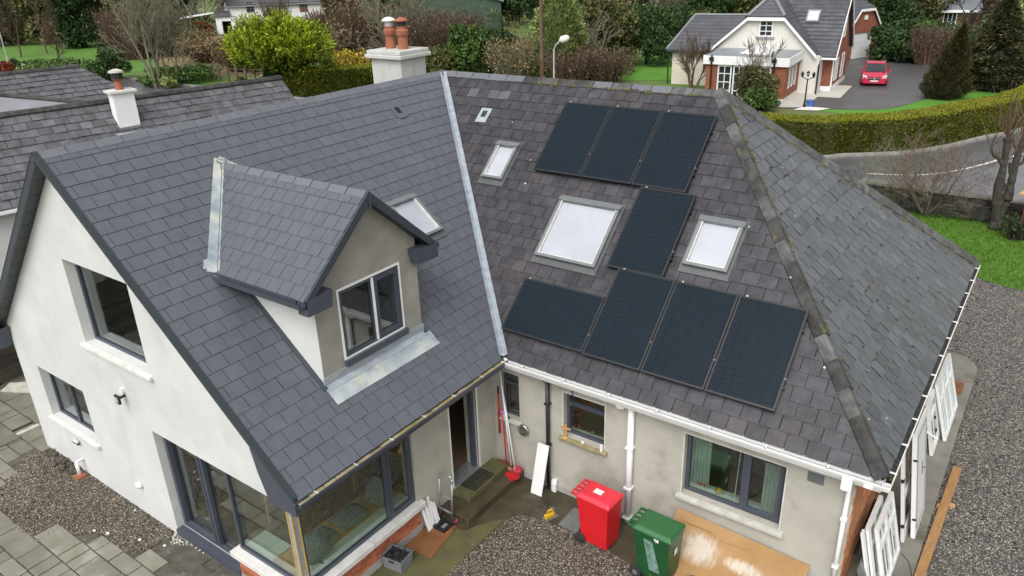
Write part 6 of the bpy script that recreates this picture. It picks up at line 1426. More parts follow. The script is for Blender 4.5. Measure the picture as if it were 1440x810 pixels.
# timber cabin with white bargeboards
c0_ = gp(1262, 46); cb_ = thing('timber_cabin', 'timber cabin with white bargeboards and glazed veranda beyond the dark shrubs', 'cabin', (c0_[0], c0_[1], 0), math.radians(-2))
def Cl(u, v): p = onY(u, v, c0_[1]); return p[0]-c0_[0], p[2]
lx, lz = Cl(1258, 15); ax_, az_ = Cl(1287, 6); rx_, rz_ = Cl(1307, 15); ex_, ez_ = Cl(1340, 12)
Wp('wall', 'cabin_timber', lambda b: (b.box(.6,0,-.05,rx_-.1,4,rz_-.1), b.box(rx_-.1,.02,-.05,ex_+2.5,4,rz_-.2), b.prism([(lx+.4,0.01,lz-.15),(rx_-.1,.01,rz_-.15),(ax_,.01,az_-.15)], (0,3,0))), cb_)
Wp('gable_front', 'nh_plaster', lambda b: b.box(Cl(1285,20)[0],-.02,-.05,Cl(1297,20)[0],-.001,lz-.2), cb_); Wp('window', 'far_dark', lambda b: b.box(Cl(1289,20)[0],-.05,lz-1.3,Cl(1294,20)[0],-.021,lz-.5), cb_)
Wp('roof', 'nh_flat', lambda b: (b.prism([(ax_,-.8,az_),(rx_+.2,-.8,rz_-.05),(ex_+3,-.3,rz_+.1),(ex_+2,3.5,az_+.5),(ax_+1,3.5,az_+.4)], (0,0,.12)), b.prism([(ax_,-.8,az_),(lx,-.8,lz),(lx+.5,4,lz),(ax_+1,3.5,az_+.4)], (0,0,.12))), cb_)
for (x0_, z0_), (x1_, z1_) in (((lx,lz),(ax_,az_)), ((ax_,az_),(rx_+.2,rz_)), ((rx_+.2,rz_),(ex_+3,rz_+.1))):
    Wp('barge_board', 'nh_white', lambda b: b.prism([(x0_,-.9,z0_-.15),(x0_,-.9,z0_+.12),(x1_,-.9,z1_+.12),(x1_,-.9,z1_-.15)], (0,.08,0)), cb_)
for u in (1276, 1283, 1303, 1309): xx = Cl(u, 20)[0]; Wp('post', 'nh_white', lambda b: b.box(xx-.09,-.75,-.05,xx+.09,-.6,lz-.1), cb_)
for u in (1326, 1332, 1338): xx = Cl(u, 30)[0]; far_window(cb_, (xx,-.03,.3), (1,0,0), (0,-1,0), .5, 2.0, 1, 2)
# street lights, pole, post-and-rail fence, low stone wall
def street_light(label, base, H, arm, head_dir, extra=None):
    t_ = thing('street_light', label, 'street light', base); hd = unit((*head_dir, 0))
    P_('column', 'galv_steel', lambda b: b.tube([(0,0,0),(0,0,1.2),(0,0,1.22),(0,0,H-.6)], [.09,.09,.06,.05], 8), t_)
    P_('bracket', 'galv_steel', lambda b: b.tube([(0,0,H-.6), tuple(hd*.12+np.array((0,0,H-.3))), tuple(hd*arm+np.array((0,0,H)))], .04, 7), t_)
    P_('lantern', 'tan_white', lambda b: b.lathe([(.05,-.10),(.20,.05),(.23,.30),(.17,.50),(.06,.58)], 12, Matrix.Translation(tuple(hd*arm+np.array((0,0,H)))) @ Vector(tuple(hd*1.0+np.array((0,0,.35)))).to_track_quat('Z','Y').to_matrix().to_4x4()), t_)
    P_('photocell', 'black_plastic', lambda b: b.lathe([(.04,0),(.04,.08)], 8, Matrix.Translation(tuple(hd*(arm+.2)+np.array((0,0,H+.15))))), t_)
b_ = onY(779, 105, 33); street_light('street light with curved bracket rising behind the old roof ridge', (b_[0], 33, -.03), 4.45, .45, (.8,.35))
b_ = gp(14, 96); street_light('leaning pale street light beside the orchard lawn', (b_[0], b_[1], -.05), 7.2, .8, (-.8,-.4))
b_ = onY(762, 105, 34); P0 = thing('utility_pole', 'brown wooden utility pole beside the variegated tree', 'pole', (b_[0], 34, -.05)); P_('pole', 'pole_wood', lambda b: b.tube([(0,0,0),(0,0,9)], [.14,.10], 8), P0); P_('cable_cover', 'red_wood', lambda b: b.box(-.04,-.18,.2,.04,-.12,3.0), P0)
f0, f1 = gp(298, 113), gp(372, 116); n_ = 7; fd = (f1-f0)
pf = thing('post_and_rail_fence', 'dark post and wire fence below the bracken bank', 'fence', f0)
for i in range(n_): q = fd*i/(n_-1); P_('post', 'timber_post', lambda b: b.box(q[0]-.09,q[1]-.09,-.05,q[0]+.09,q[1]+.09,1.25+.15*(i % 2)), pf)
for z in (.45,.75,1.05): P_('rail', 'timber_post', lambda b: b.tube([(0,0,z), (fd[0],fd[1],z)], .03, 4), pf)
w0, w1 = gp(1225, 256, .95), gp(1400, 279, .95)
d = unit(w1-w0); w0 = w0-d*8; w1 = w1+d*1.2; Lw = float(np.linalg.norm(w1-w0))
sw_ = thing('stone_wall', 'low mossy stone wall with pale coping between lawn and road', 'wall', (w0[0], w0[1], -.02), math.atan2(d[1], d[0]))
P_('core', 'wall_stone', lambda b: b.box(0,.05,0,Lw,.40,.88), sw_)
x = 0
while x < Lw:
    z = .02
    while z < .84:
        h_ = random.uniform(.13,.24); w_ = random.uniform(.22,.46); j = lambda: random.uniform(-.025,.025)
        if x > 4 or random.random() < .4:
            P_('stone', 'wall_stone', lambda b: b.hexa([(x+j(),.06,z),(x+w_-.02+j(),.06,z),(x+w_-.03,.02+j(),z+j()),(x+.02,.02+j(),z+j()),(x+j(),.06,min(z+h_,.88)),(x+w_-.02,.06,min(z+h_,.88)),(x+w_-.04,-.02+j(),min(z+h_-.02,.86)),(x+.03,-.02+j(),min(z+h_-.02,.86))], tint=random.random()), sw_)
        z += h_
    x += .34
x = 0
while x < Lw:
    w_ = random.uniform(.6,1.0); P_('coping_stone', 'stone_cap', lambda b: b.box(x,-.02,.881,min(x+w_-.02,Lw),.47,.95+random.uniform(0,.03), tint=random.random()), sw_); x += w_
# small things by the wall
p = gp(1286, 287); bb = thing('grey_planter', 'small grey square planter by the bare shrub', 'planter', p); P_('tub', 'alu_grey', lambda b: b.hexa([(-.16,-.16,0),(.16,-.16,0),(.16,.16,0),(-.16,.16,0),(-.22,-.22,.5),(.22,-.22,.5),(.22,.22,.5),(-.22,.22,.5)]), bb); P_('rim', 'alu_grey', lambda b: b.box(-.25,-.25,.5,.25,.25,.56), bb)
p = gp(1384, 301); cy2 = thing('cream_canister', 'cream cylinder standing against the low stone wall', 'canister', p); P_('drum', 'tan_white', lambda b: b.lathe([(.14,0),(.15,.02),(.15,.42),(.13,.46)], 14), cy2); P_('cap', 'nh_cream', lambda b: b.lathe([(.13,.461),(.12,.49),(.04,.5)], 14), cy2)
p = gp(1441, 334); rf = thing('red_shed', 'dark red timber shed corner beside the pollarded tree', 'shed', (p[0]+.25, p[1]-.2, 0), math.radians(-20))
for i in range(9): P_('board', 'red_wood', lambda b: b.box(-.5,-.03-random.uniform(0,.01),i*.17,2.5,.0,i*.17+.16, tint=random.random()), rf)
P_('side', 'red_wood', lambda b: b.box(-.5,.001,0,-.44,2.5,1.55), rf); P_('roof', 'timber_pale', lambda b: b.hexa([(-.7,-.2,1.5),(2.6,-.2,1.5),(2.6,2.6,1.9),(-.7,2.6,1.9),(-.7,-.2,1.55),(2.6,-.2,1.55),(2.6,2.6,1.95),(-.7,2.6,1.95)]), rf)

# ================================================================== vegetation
def nrm(a): return a/(np.linalg.norm(a, axis=-1, keepdims=True)+1e-9)
def leaf_mesh(name, P, U, size, aspect, mat, parent, tint, kind=None):
    """diamond leaves: P centres, U long axis, size (n,) half length"""
    n = len(P); U = nrm(U); W = nrm(np.cross(U, rng.normal(size=(n, 3)))); s = np.asarray(size).reshape(-1, 1)*np.ones((n, 1))
    V = np.stack([P-U*s, P+W*s*aspect, P+U*s, P-W*s*aspect], 1)
    return mesh_np(name, V.reshape(-1, 3), np.arange(4*n).reshape(-1, 4), mat, parent, np.clip(tint, 0, 1), kind=kind)
def tubes(name, L, mat, parent, sides=3):
    """L: list of (points (k,3), radii (k,)) all with the same k"""
    P = np.array([l[0] for l in L]); r = np.array([l[1] for l in L]); n, k, _ = P.shape
    T = nrm(np.gradient(P, axis=1)); ref = np.where(np.abs(T[..., 2:3]) < .9, np.array((0,0,1.0)), np.array((1.0,0,0)))
    A = nrm(np.cross(T, ref)); B_ = np.cross(T, A); g = 2*PI*np.arange(sides)/sides
    V = P[:, :, None, :]+r[:, :, None, None]*(np.cos(g)[None, None, :, None]*A[:, :, None, :]+np.sin(g)[None, None, :, None]*B_[:, :, None, :])
    idx = np.arange(n*k*sides).reshape(n, k, sides); a = idx[:, :-1, :]; b = idx[:, 1:, :]
    F = np.stack([a, np.roll(a, -1, 2), np.roll(b, -1, 2), b], -1).reshape(-1, 4)
    t = np.repeat(np.clip(rng.normal(.5, .22, n), 0, 1), (k-1)*sides)
    return mesh_np(name, V.reshape(-1, 3), F, mat, parent, t, smooth=False)
def lump_points(n, rx, ry, rz, lumps=14, lr=(.28,.45), shape=None, fill=.18):
    c = nrm(rng.normal(size=(lumps, 3)))*(rng.random((lumps, 1))**.4)*.72
    if shape is not None: c[:, :2] *= np.array([shape(z) for z in c[:, 2]])[:, None]
    rad = rng.uniform(lr[0], lr[1], lumps); lt = rng.normal(0, .17, lumps)
    k = rng.integers(0, lumps, n); d = nrm(rng.normal(size=(n, 3))); rr = 1-np.abs(rng.normal(0, fill, n))
    p = c[k]+d*(rad[k]*rr)[:, None]
    return p*np.array((rx, ry, rz)), d, lt[k]
def at_px(u, vb, wpx, hpx):
    b = gp(u, vb); k = depth(b)/FPX
    return b, wpx*k/2, hpx*k, k
KM = {'dark': 'leaf_dark', 'mid': 'leaf_mid', 'olive': 'leaf_olive', 'gold': 'leaf_gold', 'dry': 'leaf_dry', 'brown': 'leaf_brown', 'red': 'leaf_red', 'varieg': 'leaf_varieg', 'yellow': 'leaf_yellow'}
def shrub(name, label, u, vb, wpx, hpx, kind='dark', dens=1.0, leaf=2.6, stems=5, group=None, lumps=14, cat='shrub', deep=.8, lift=.50, base=None):
    b, rx, h, k = at_px(u, vb, wpx, hpx)
    if base is not None: b = np.array(base, float); k = depth(b)/FPX; rx = wpx*k/2; h = hpx*k
    t_ = thing(name, label, cat, (b[0], b[1], -.05), 0, group)
    n = int(wpx*hpx*.95*dens); p, d, lt = lump_points(n, rx*1.25, rx*1.25*deep, h*.58, lumps); p[:, 2] += h*lift
    p[:, 2] = np.abs(p[:, 2])
    leaf_mesh('crown', p, d*.5+rng.normal(size=(n, 3))*.8, leaf*k*rng.uniform(.6, 1.25, n), .5, KM[kind], t_, .5+lt+rng.normal(0, .2, n))
    L = []
    for i in range(stems):
        a = rng.uniform(0, 2*PI); e = np.array((math.cos(a)*rx*.6, math.sin(a)*rx*.5, h*.8)); q = np.linspace(0, 1, 4)[:, None]
        L.append((q*e*np.array((1,1,1))+rng.normal(0, .04*h, (4, 3))*q, np.linspace(.05, .015, 4)*h/3))
    tubes('trunk', L, 'bark_dark', t_, 5)
    return t_
def twiggy(name, label, u, vb, wpx, hpx, mat='bark_brown', n=260, leaf=None, group=None, cat='shrub', upright=.6, base=None, rpx=.42, leafn=0):
    """leafless thicket shrub: many thin curved canes that fork"""
    b, rx, h, k = at_px(u, vb, wpx, hpx)
    if base is not None: b = np.array(base, float); k = depth(b)/FPX; rx = wpx*k/2; h = hpx*k
    t_ = thing(name, label, cat, (b[0], b[1], -.05), 0, group); L = []; tips = []
    for i in range(n):
        a = rng.uniform(0, 2*PI); r0 = rx*.45*math.sqrt(rng.random()); s = np.array((math.cos(a)*r0, math.sin(a)*r0*.8, 0))
        hh = h*rng.uniform(.55, 1.05); out = rx*rng.uniform(.1, .75)*(1-upright*.5); e = s+np.array((math.cos(a)*out, math.sin(a)*out, hh)); m_ = (s+e)/2+rng.normal(0, .06*h, 3)+np.array((0, 0, .08*h))
        q = np.linspace(0, 1, 5)[:, None]; c = (1-q)**2*s+2*q*(1-q)*m_+q*q*e; rad = k*rpx
        L.append((c, np.linspace(rad*1.5, rad*.6, 5)))
        for j in range(2):
            f = rng.uniform(.4, .9); o = c[int(f*4)]; dd = nrm(nrm(e-s)+rng.normal(0, .5, 3))*h*rng.uniform(.12, .3); dd[2] = abs(dd[2]); w_ = o+np.linspace(0, 1, 5)[:, None]*dd+np.linspace(0, 1, 5)[:, None]**2*rng.normal(0, .04*h, 3)
            L.append((w_, np.linspace(rad*.8, rad*.4, 5))); tips.append(w_[-1])
        tips.append(c[-1])
    tubes('canes', L, mat, t_, 3)
    if leaf:
        tp = np.array(tips); tp = tp[rng.integers(0, len(tp), leafn)]+rng.normal(0, .10*h, (leafn, 3)); tp[:, 2] = np.abs(tp[:, 2])
        leaf_mesh('leaves', tp, rng.normal(size=tp.shape), 1.7*k*rng.uniform(.6, 1.3, leafn), .5, KM[leaf], t_, .5+rng.normal(0, .25, leafn))
    return t_
def bare_tree(name, label, base, H, spread, mat='bark_pale', r=.16, trunks=1, levels=4, nb=(5,5,4), tilt=.28, group=None, clear=.18, minr=.012, leaf=None, leafn=0, lk=.1):
    t_ = thing(name, label, 'tree', (base[0], base[1], -.05), 0, group); main = []; L = []; tips = []
    def seg(o, d, ln, r0, r1, bend): 
        q = np.linspace(0, 1, 4)[:, None]; b_ = rng.normal(0, bend*ln, 3); return o+q*d*ln+(q*q)*b_+np.array((0,0,1))*(q*q)*ln*.10, np.linspace(r0, r1, 4)
    def grow(o, d, ln, r0, lv):
        P, R_ = seg(o, d, ln, r0, max(r0*.55, minr*.6), .10); (main if lv == 0 else L).append((P, R_))
        if lv >= levels: tips.append(P[-1]); return
        n = nb[min(lv, len(nb)-1)]
        for i in range(n):
            f = (clear if lv == 0 else .25)+(1-(clear if lv == 0 else .25))*(i+rng.random())/n; x = f*3; a = int(min(x, 2.999)); o2 = P[a]+(P[min(a+1, 3)]-P[a])*(x-a)
            az = rng.uniform(0, 2*PI); side = nrm(np.cross(d, np.array((math.cos(az), math.sin(az), .3)))); ang = rng.uniform(.45, .95)
            d2 = nrm(d*math.cos(ang)+side*math.sin(ang)*np.array((spread, spread, .9))+np.array((0, 0, .15)))
            grow(o2, d2, ln*rng.uniform(.42, .66), max(r0*.48*(1-f*.4), minr), lv+1)
    for k in range(trunks):
        a = 2*PI*k/max(trunks, 1)+.6; d = nrm(np.array((math.cos(a)*tilt*(trunks > 1), math.sin(a)*tilt*(trunks > 1), 1.0))+rng.normal(0, .05, 3))
        grow(np.array((math.cos(a)*r*(trunks > 1)*1.5, math.sin(a)*r*(trunks > 1)*1.5, 0.0)), d, H*.62*rng.uniform(.85, 1.05), r, 0)
    tubes('trunk', main, mat, t_, 7); tubes('crown', L, mat, t_, 3)
    if leaf:
        tp = np.array(tips); tp = tp[rng.integers(0, len(tp), leafn)]+rng.normal(0, lk*3, (leafn, 3))
        leaf_mesh('foliage', tp, rng.normal(size=tp.shape), lk*rng.uniform(.6, 1.3, leafn), .5, KM[leaf], t_, .5+rng.normal(0, .25, leafn))
    return t_
def conifer(name, label, u, vb, wpx, hpx, mat, n, kind='cone', leaf=.16, tiers=0, core=True, lean=0.0):
    b, rx, h, k = at_px(u, vb, wpx, hpx); t_ = thing(name, label, 'tree', (b[0], b[1], -.05))
    f = rng.random(n)**.75 if kind != 'column' else rng.random(n); a = rng.uniform(0, 2*PI, n)
    def prof(z):
        if kind == 'cone': return (1-z)**.8*np.clip(.55+z*3.5, 0, 1)
        if kind == 'tier': return ((1-z)**.72)*np.clip(.7+z*2, 0, 1)*(1+.16*np.sin(z*tiers*2*PI))
        return np.clip(np.sin(PI*np.clip(z*.80+.16, 0, 1)), 0, 1)**.55
    lump = 1+.13*np.sin(a*5+f*13)+.09*np.sin(a*9-f*31); rr = prof(f)*rx*lump*(1-np.abs(rng.normal(0, .10, n)))
    p = np.stack([np.cos(a)*rr+lean*f*h, np.sin(a)*rr, f*h+rng.normal(0, .02*h, n)], 1); p[:, 2] = np.abs(p[:, 2])+.05
    d = np.stack([np.cos(a), np.sin(a), np.full(n, .9 if kind != 'tier' else .05)], 1)
    clump = .16*np.sin(a*6+f*40)+.12*np.sin(a*11-f*23)
    leaf_mesh('crown', p, d+rng.normal(0, .35, (n, 3)), leaf*rng.uniform(.6, 1.3, n), .34, mat, t_, .48+clump+rng.normal(0, .2, n))
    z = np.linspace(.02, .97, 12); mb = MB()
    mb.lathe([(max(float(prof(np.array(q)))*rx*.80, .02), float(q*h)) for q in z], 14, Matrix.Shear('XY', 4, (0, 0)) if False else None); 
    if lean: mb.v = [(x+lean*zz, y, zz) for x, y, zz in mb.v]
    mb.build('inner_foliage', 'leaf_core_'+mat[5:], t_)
    MB().tube([(0,0,0),(lean*h*.3,0,h*.3)], [.16,.10], 7).build('trunk', 'bark_dark', t_); return t_
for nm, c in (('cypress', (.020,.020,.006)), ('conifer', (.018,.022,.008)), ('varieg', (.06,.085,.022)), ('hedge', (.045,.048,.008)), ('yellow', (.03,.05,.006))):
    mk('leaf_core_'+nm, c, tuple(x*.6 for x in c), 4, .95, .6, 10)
# ---- clipped hedges
def hedge(name, label, line, width, height, n, leaf=.085, cat='hedge', top_gold=.34, off=0.0):
    Ls = smooth_line(line, 8); t = nrm(np.gradient(Ls, axis=0)); nv = np.stack([-t[:, 1], t[:, 0]], 1); Ls = Ls+nv*off
    t_ = thing(name, label, cat, (Ls[0][0], Ls[0][1], -.05)); o = np.array((Ls[0][0], Ls[0][1], -.05)); mb = MB(); w2 = width/2*.93
    V = []; hh = height*.96
    for c, nn in zip(Ls, nv):
        for s, z in ((-1,0),(-1,hh*.93),(-.75,hh),(.75,hh),(1,hh*.93),(1,0)): q = c+nn*w2*s; V.append((q[0]-o[0], q[1]-o[1], z))
    F = [(i*6+k, i*6+k+1, (i+1)*6+k+1, (i+1)*6+k) for i in range(len(Ls)-1) for k in range(5)]+[list(range(6)), [(len(Ls)-1)*6+k for k in range(6)]]
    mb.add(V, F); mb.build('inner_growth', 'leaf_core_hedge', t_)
    sl_ = np.concatenate([[0], np.cumsum(np.linalg.norm(np.diff(Ls, axis=0), axis=1))]); s = rng.uniform(0, sl_[-1], n)
    cx = np.stack([np.interp(s, sl_, Ls[:, 0]), np.interp(s, sl_, Ls[:, 1])], 1); cn = nrm(np.stack([np.interp(s, sl_, nv[:, 0]), np.interp(s, sl_, nv[:, 1])], 1))
    which = rng.random(n); per = height*1.0+width; front = which < height*.62/per*1.35; e = np.where(front, -1.0, rng.uniform(-1, 1, n)); z = np.where(front, height*rng.random(n), height*(1+.012*np.sin(s*2.1)))
    e = e+rng.normal(0, .05, n); z = z+rng.normal(0, .025, n); p = np.concatenate([cx+cn*(e*width/2)[:, None], np.abs(z)[:, None]], 1)-np.array((o[0], o[1], 0)); bulge = .05*np.sin(s*1.3)+.04*np.sin(s*3.7+z*2)
    p[:, :2] += cn*(-bulge*front)[:, None]
    d = np.where(front[:, None], np.concatenate([-cn, np.full((n, 1), .7)], 1), np.array((0, 0, 1.0)))
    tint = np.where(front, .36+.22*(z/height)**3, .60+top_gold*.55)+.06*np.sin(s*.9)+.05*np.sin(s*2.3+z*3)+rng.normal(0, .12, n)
    leaf_mesh('foliage', p, d+rng.normal(0, .5, (n, 3)), leaf*rng.uniform(.6, 1.3, n), .5, 'leaf_hedge', t_, tint); return t_
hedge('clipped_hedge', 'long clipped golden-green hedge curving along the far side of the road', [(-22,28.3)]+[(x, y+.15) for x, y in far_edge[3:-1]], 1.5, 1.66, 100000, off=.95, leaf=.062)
h0, h1 = gp(402, 137), gp(545, 127); hedge('clipped_hedge', 'short clipped golden hedge beneath the bright yellow conifer', [h0[:2], ((h0+h1)/2)[:2], h1[:2]], 2.2, 1.9, 14000, off=1.0, leaf=.10)
# ---- the bright golden conifer
def golden(u, vb, wpx, hpx):
    b, rx, h, k = at_px(u, vb, wpx, hpx); t_ = thing('golden_conifer', 'bushy bright yellow-green conifer standing over the clipped hedge', 'tree', (b[0], b[1], -.05))
    ns = 1500; c, d, lt = lump_points(ns, rx*.98, rx*.75, h*.46, 26, (.24,.40), fill=.12); c[:, 2] += h*.62
    keep = c[:, 2] > h*.18; c, d, lt = c[keep], d[keep], lt[keep]; ns = len(c); per = 34
    D = nrm(d*np.array((1,1,.5))+np.array((0,0,.85))+rng.normal(0, .25, (ns, 3)))         # each spray sweeps up and out
    f = rng.random((ns, per)); ln = rng.uniform(.5, .95, ns)*rx*.26
    p = c[:, None, :]+D[:, None, :]*(f*ln[:, None])[..., None]+rng.normal(0, 1, (ns, per, 3))*((1-f*.6)*.055*rx)[..., None]
    tint = np.clip(.12+.62*f**1.4+lt[:, None]*.8+.12*((c[:, 2]/h)-.6)[:, None]*2+rng.normal(0, .10, (ns, per)), 0, 1)  # tips paler by growth; lower sprays darkened to paint in the crown's shaded underside
    u_ = D[:, None, :]+rng.normal(0, .35, (ns, per, 3))
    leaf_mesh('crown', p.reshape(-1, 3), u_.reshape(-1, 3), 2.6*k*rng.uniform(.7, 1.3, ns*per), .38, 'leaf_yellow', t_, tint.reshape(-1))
    MB().tube([(rx*.15,0,0),(rx*.1,0,h*.25),(0,0,h*.7)], [.35,.28,.10], 8).build('trunk', 'bark_dark', t_)
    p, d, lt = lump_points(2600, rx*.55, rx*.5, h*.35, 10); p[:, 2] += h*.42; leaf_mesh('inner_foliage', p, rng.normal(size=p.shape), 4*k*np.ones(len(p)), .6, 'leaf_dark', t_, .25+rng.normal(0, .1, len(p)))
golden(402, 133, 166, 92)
# ---- left of the house
b, rx, h, k = at_px(222, 122, 140, 150); bare_tree('bare_tree', 'tall pale leafless tree with several stems behind the bungalow', b, h*1.02, 1.0, 'bark_pale', .14, 4, 4, (6,5,4), minr=.018, clear=.25)
b, rx, h, k = at_px(246, 120, 90, 120); bare_tree('bare_tree', 'slimmer pale leafless tree leaning beside the taller multi-stemmed one', b, h*.9, 1.0, 'bark_pale', .09, 2, 4, (5,5,4), minr=.016)
shrub('evergreen_dome', 'rounded dark evergreen bush beside the bungalow chimney', 157, 112, 58, 46, 'dark', 1.6, lumps=24)
twiggy('brown_thicket', 'purplish brown leafless thicket behind the pale bare tree', 226, 78, 110, 60, 'bark_red', 360, 'brown', leafn=1200)
twiggy('brown_thicket', 'purplish brown leafless thicket beside the dark evergreen dome', 188, 82, 100, 66, 'bark_red', 320, 'brown', leafn=900)
for u, vb, w_, h_, kd, lb in ((118,66,80,120,'dark','dark ivy covered tree beyond the orchard grass'), (158,62,70,110,'olive','olive green tree behind the dark ivy covered tree'), (60,60,90,80,'olive','broad olive evergreen beyond the orchard grass'), (5,64,80,90,'dark','dark evergreen tree at the far end of the orchard')):
    shrub('evergreen_tree', lb, u, vb, w_, h_, kd, 1.1, lumps=18, cat='tree', leaf=3.0)
for u, vb, h_, lb in ((30,80,84,'small leafless orchard tree beside the leaning street light'), (84,88,50,'smallest leafless orchard tree standing alone on the grass'), (66,74,90,'spreading leafless tree at the back of the orchard grass')):
    b, rx, h, k = at_px(u, vb, 60, h_); bare_tree('orchard_tree', lb, b, h, 1.2, 'bark_brown', .12, 1, 4, (6,5,4), minr=.022)
shrub('red_shrub', 'russet red shrub at the edge of the orchard lawn', 6, 108, 36, 24, 'red', 1.4); shrub('dark_ball_shrub', 'small dark clipped ball shrub beside the russet shrub', 22, 98, 22, 16, 'dark', 1.6, lumps=8)
shrub('low_green_shrub', 'low yellow-green ground shrubs along the bungalow ridge', 78, 103, 110, 20, 'mid', 1.2, lumps=26); shrub('low_green_shrub', 'pale low shrub with yellowish leaves beside the russet shrub', 40, 106, 44, 14, 'varieg', 1.2)
shrub('green_mound', 'mown green mound hedge below the bracken bank', 258, 114, 120, 22, 'mid', 1.3, lumps=30); shrub('dark_ball_shrub', 'small dark ball shrub in front of the wire fence', 341, 124, 20, 17, 'brown', 1.5, lumps=8)
shrub('leafy_plant', 'pale leafy plant at the foot of the bare trees', 240, 124, 24, 18, 'varieg', 1.2); shrub('leafy_plant', 'light green leafy plant beside the gable end of the bungalow', 212, 122, 26, 16, 'mid', 1.2)
for u, vb, w_, h_, lb in ((300,86,110,30,'tall dead bracken on the bank below the white house'), (345,100,90,30,'tawny bracken clump above the wire fence'), (262,76,90,28,'greyish dead bracken at the top of the bank'), (352,76,80,26,'straw coloured bracken beside the yellow conifer')):
    twiggy('bracken_clump', lb, u, vb, w_, h_, 'bark_brown', 260, 'dry', leafn=2200, upright=.2, cat='bracken')
shrub('red_shrub', 'rust coloured shrub beside the white garage wall', 290, 50, 26, 20, 'red', 1.2); twiggy('bare_shrub', 'leafless shrub in front of the white house windows', 392, 46, 60, 46, 'bark_brown', 130); twiggy('bare_shrub', 'reddish leafless shrub beside the white house door', 452, 48, 60, 34, 'bark_red', 130)
for u, vb, w_, h_, kd, lb in ((238,44,90,70,'dark','dark evergreen tree beside the white garage'), (205,46,80,80,'olive','olive tree left of the white garage'), (490,48,60,80,'brown','brown leaved tree at the corner of the white house')):
    shrub('evergreen_tree', lb, u, vb, w_, h_, kd, 1.1, lumps=18, cat='tree', leaf=3.0)
# ---- thicket behind the chimney
twiggy('dry_thicket', 'tawny leafless thicket left of the chimney pots', 512, 86, 110, 76, 'bark_brown', 380, 'dry', leafn=1800)
shrub('dark_thicket', 'very dark bramble bush between forsythia and tawny thicket', 502, 96, 84, 52, 'brown', 1.4, lumps=20)
twiggy('forsythia', 'yellow flowering bush beside the house chimney', 492, 113, 70, 36, 'bark_brown', 160, 'gold', leafn=2200)
b, rx, h, k = at_px(562, 100, 90, 110); bare_tree('willow', 'slender leafless willow rising behind the chimney pots', b, h*1.1, .8, 'bark_pale', .12, 5, 3, (6,7,6), minr=.025)
twiggy('brown_thicket', 'brown leafless thicket right of the chimney pots', 604, 106, 110, 80, 'bark_brown', 420, 'brown', leafn=2200)
twiggy('brown_thicket', 'greyish brown thicket in front of the green barn', 640, 84, 120, 66, 'bark_brown', 360, 'brown', leafn=1500)
shrub('green_shrub', 'bright green ivy shrub in the thicket behind the ridge corner', 652, 112, 66, 78, 'mid', 1.25, lumps=20); shrub('dark_shrub', 'dark green evergreen shrub beside the bright ivy shrub', 700, 108, 90, 68, 'dark', 1.25, lumps=20)
shrub('dark_shrub', 'olive shrub low in the thicket behind the ridge corner', 612, 114, 80, 50, 'olive', 1.2, lumps=20)
twiggy('dry_thicket', 'straw coloured bush in front of the utility pole', 722, 116, 92, 56, 'bark_pale', 300, 'dry', leafn=2400)
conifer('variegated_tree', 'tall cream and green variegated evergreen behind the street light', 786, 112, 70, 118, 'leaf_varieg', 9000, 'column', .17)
twiggy('bramble', 'reddish brown brambles below the street light', 800, 118, 100, 48, 'bark_red', 320, 'brown', leafn=1200); twiggy('bramble', 'grey brown brambles along the old roof ridge', 850, 116, 96, 44, 'bark_brown', 320, 'brown', leafn=1200)
b, rx, h, k = at_px(836, 106, 60, 80); bare_tree('bare_shrub', 'leafless shrub with pale crooked stems right of the variegated tree', b, h, 1.1, 'bark_pale', .07, 5, 3, (5,5,4), minr=.022)
shrub('evergreen_tree', 'tall mid green evergreen beside the pale stemmed shrub', 850, 92, 86, 96, 'olive', 1.2, lumps=22, cat='tree'); shrub('evergreen_tree', 'very dark evergreen overhanging the bright side lawn', 908, 90, 100, 84, 'dark', 1.3, lumps=22, cat='tree'); shrub('evergreen_tree', 'dark evergreen close to the cream wing roof', 948, 74, 60, 70, 'dark', 1.2, lumps=18, cat='tree')
shrub('yellow_bush', 'small bush with yellow flowers at the edge of the side lawn', 866, 98, 22, 14, 'gold', 1.2)
# ---- back row of trees, many alike
kinds = [('brown', 'leafless brown tree in the belt of trees behind the gardens'), ('olive', 'olive green tree in the belt of trees behind the gardens'), ('dark', 'dark evergreen tree in the belt of trees behind the gardens'), ('twig', 'twiggy pale tree in the belt of trees behind the gardens')]
cols = [-20, 22, 70, 110, 150, 196, 240, 285, 500, 532, 570, 610, 650, 690, 728, 770, 812, 850, 888, 925, 962, 1000, 1040, 1080, 1120, 1168, 1210, 1248, 1290, 1330, 1372, 1412, 1455]
for i, u in enumerate(cols):
    kd, lb = kinds[(i*7+i//3) % 4]; vb = 40+rng.uniform(-6, 8)+(-12 if 960 < u < 1220 else 0); h_ = rng.uniform(70, 100)
    if kd == 'twig' or kd == 'brown' and i % 2:
        b, rx, h, k = at_px(u, vb, 60, h_); bare_tree('woodland_tree', lb if kd == 'twig' else kinds[0][1], b, h, 1.0, 'bark_pale' if kd == 'twig' else 'bark_brown', .2, 2, 4, (6,6,5), minr=.04, group='belt of trees behind the gardens')
    else: shrub('woodland_tree', lb, u, vb, 64, h_, kd, 1.0, leaf=3.2, lumps=20, cat='tree', group='belt of trees behind the gardens')
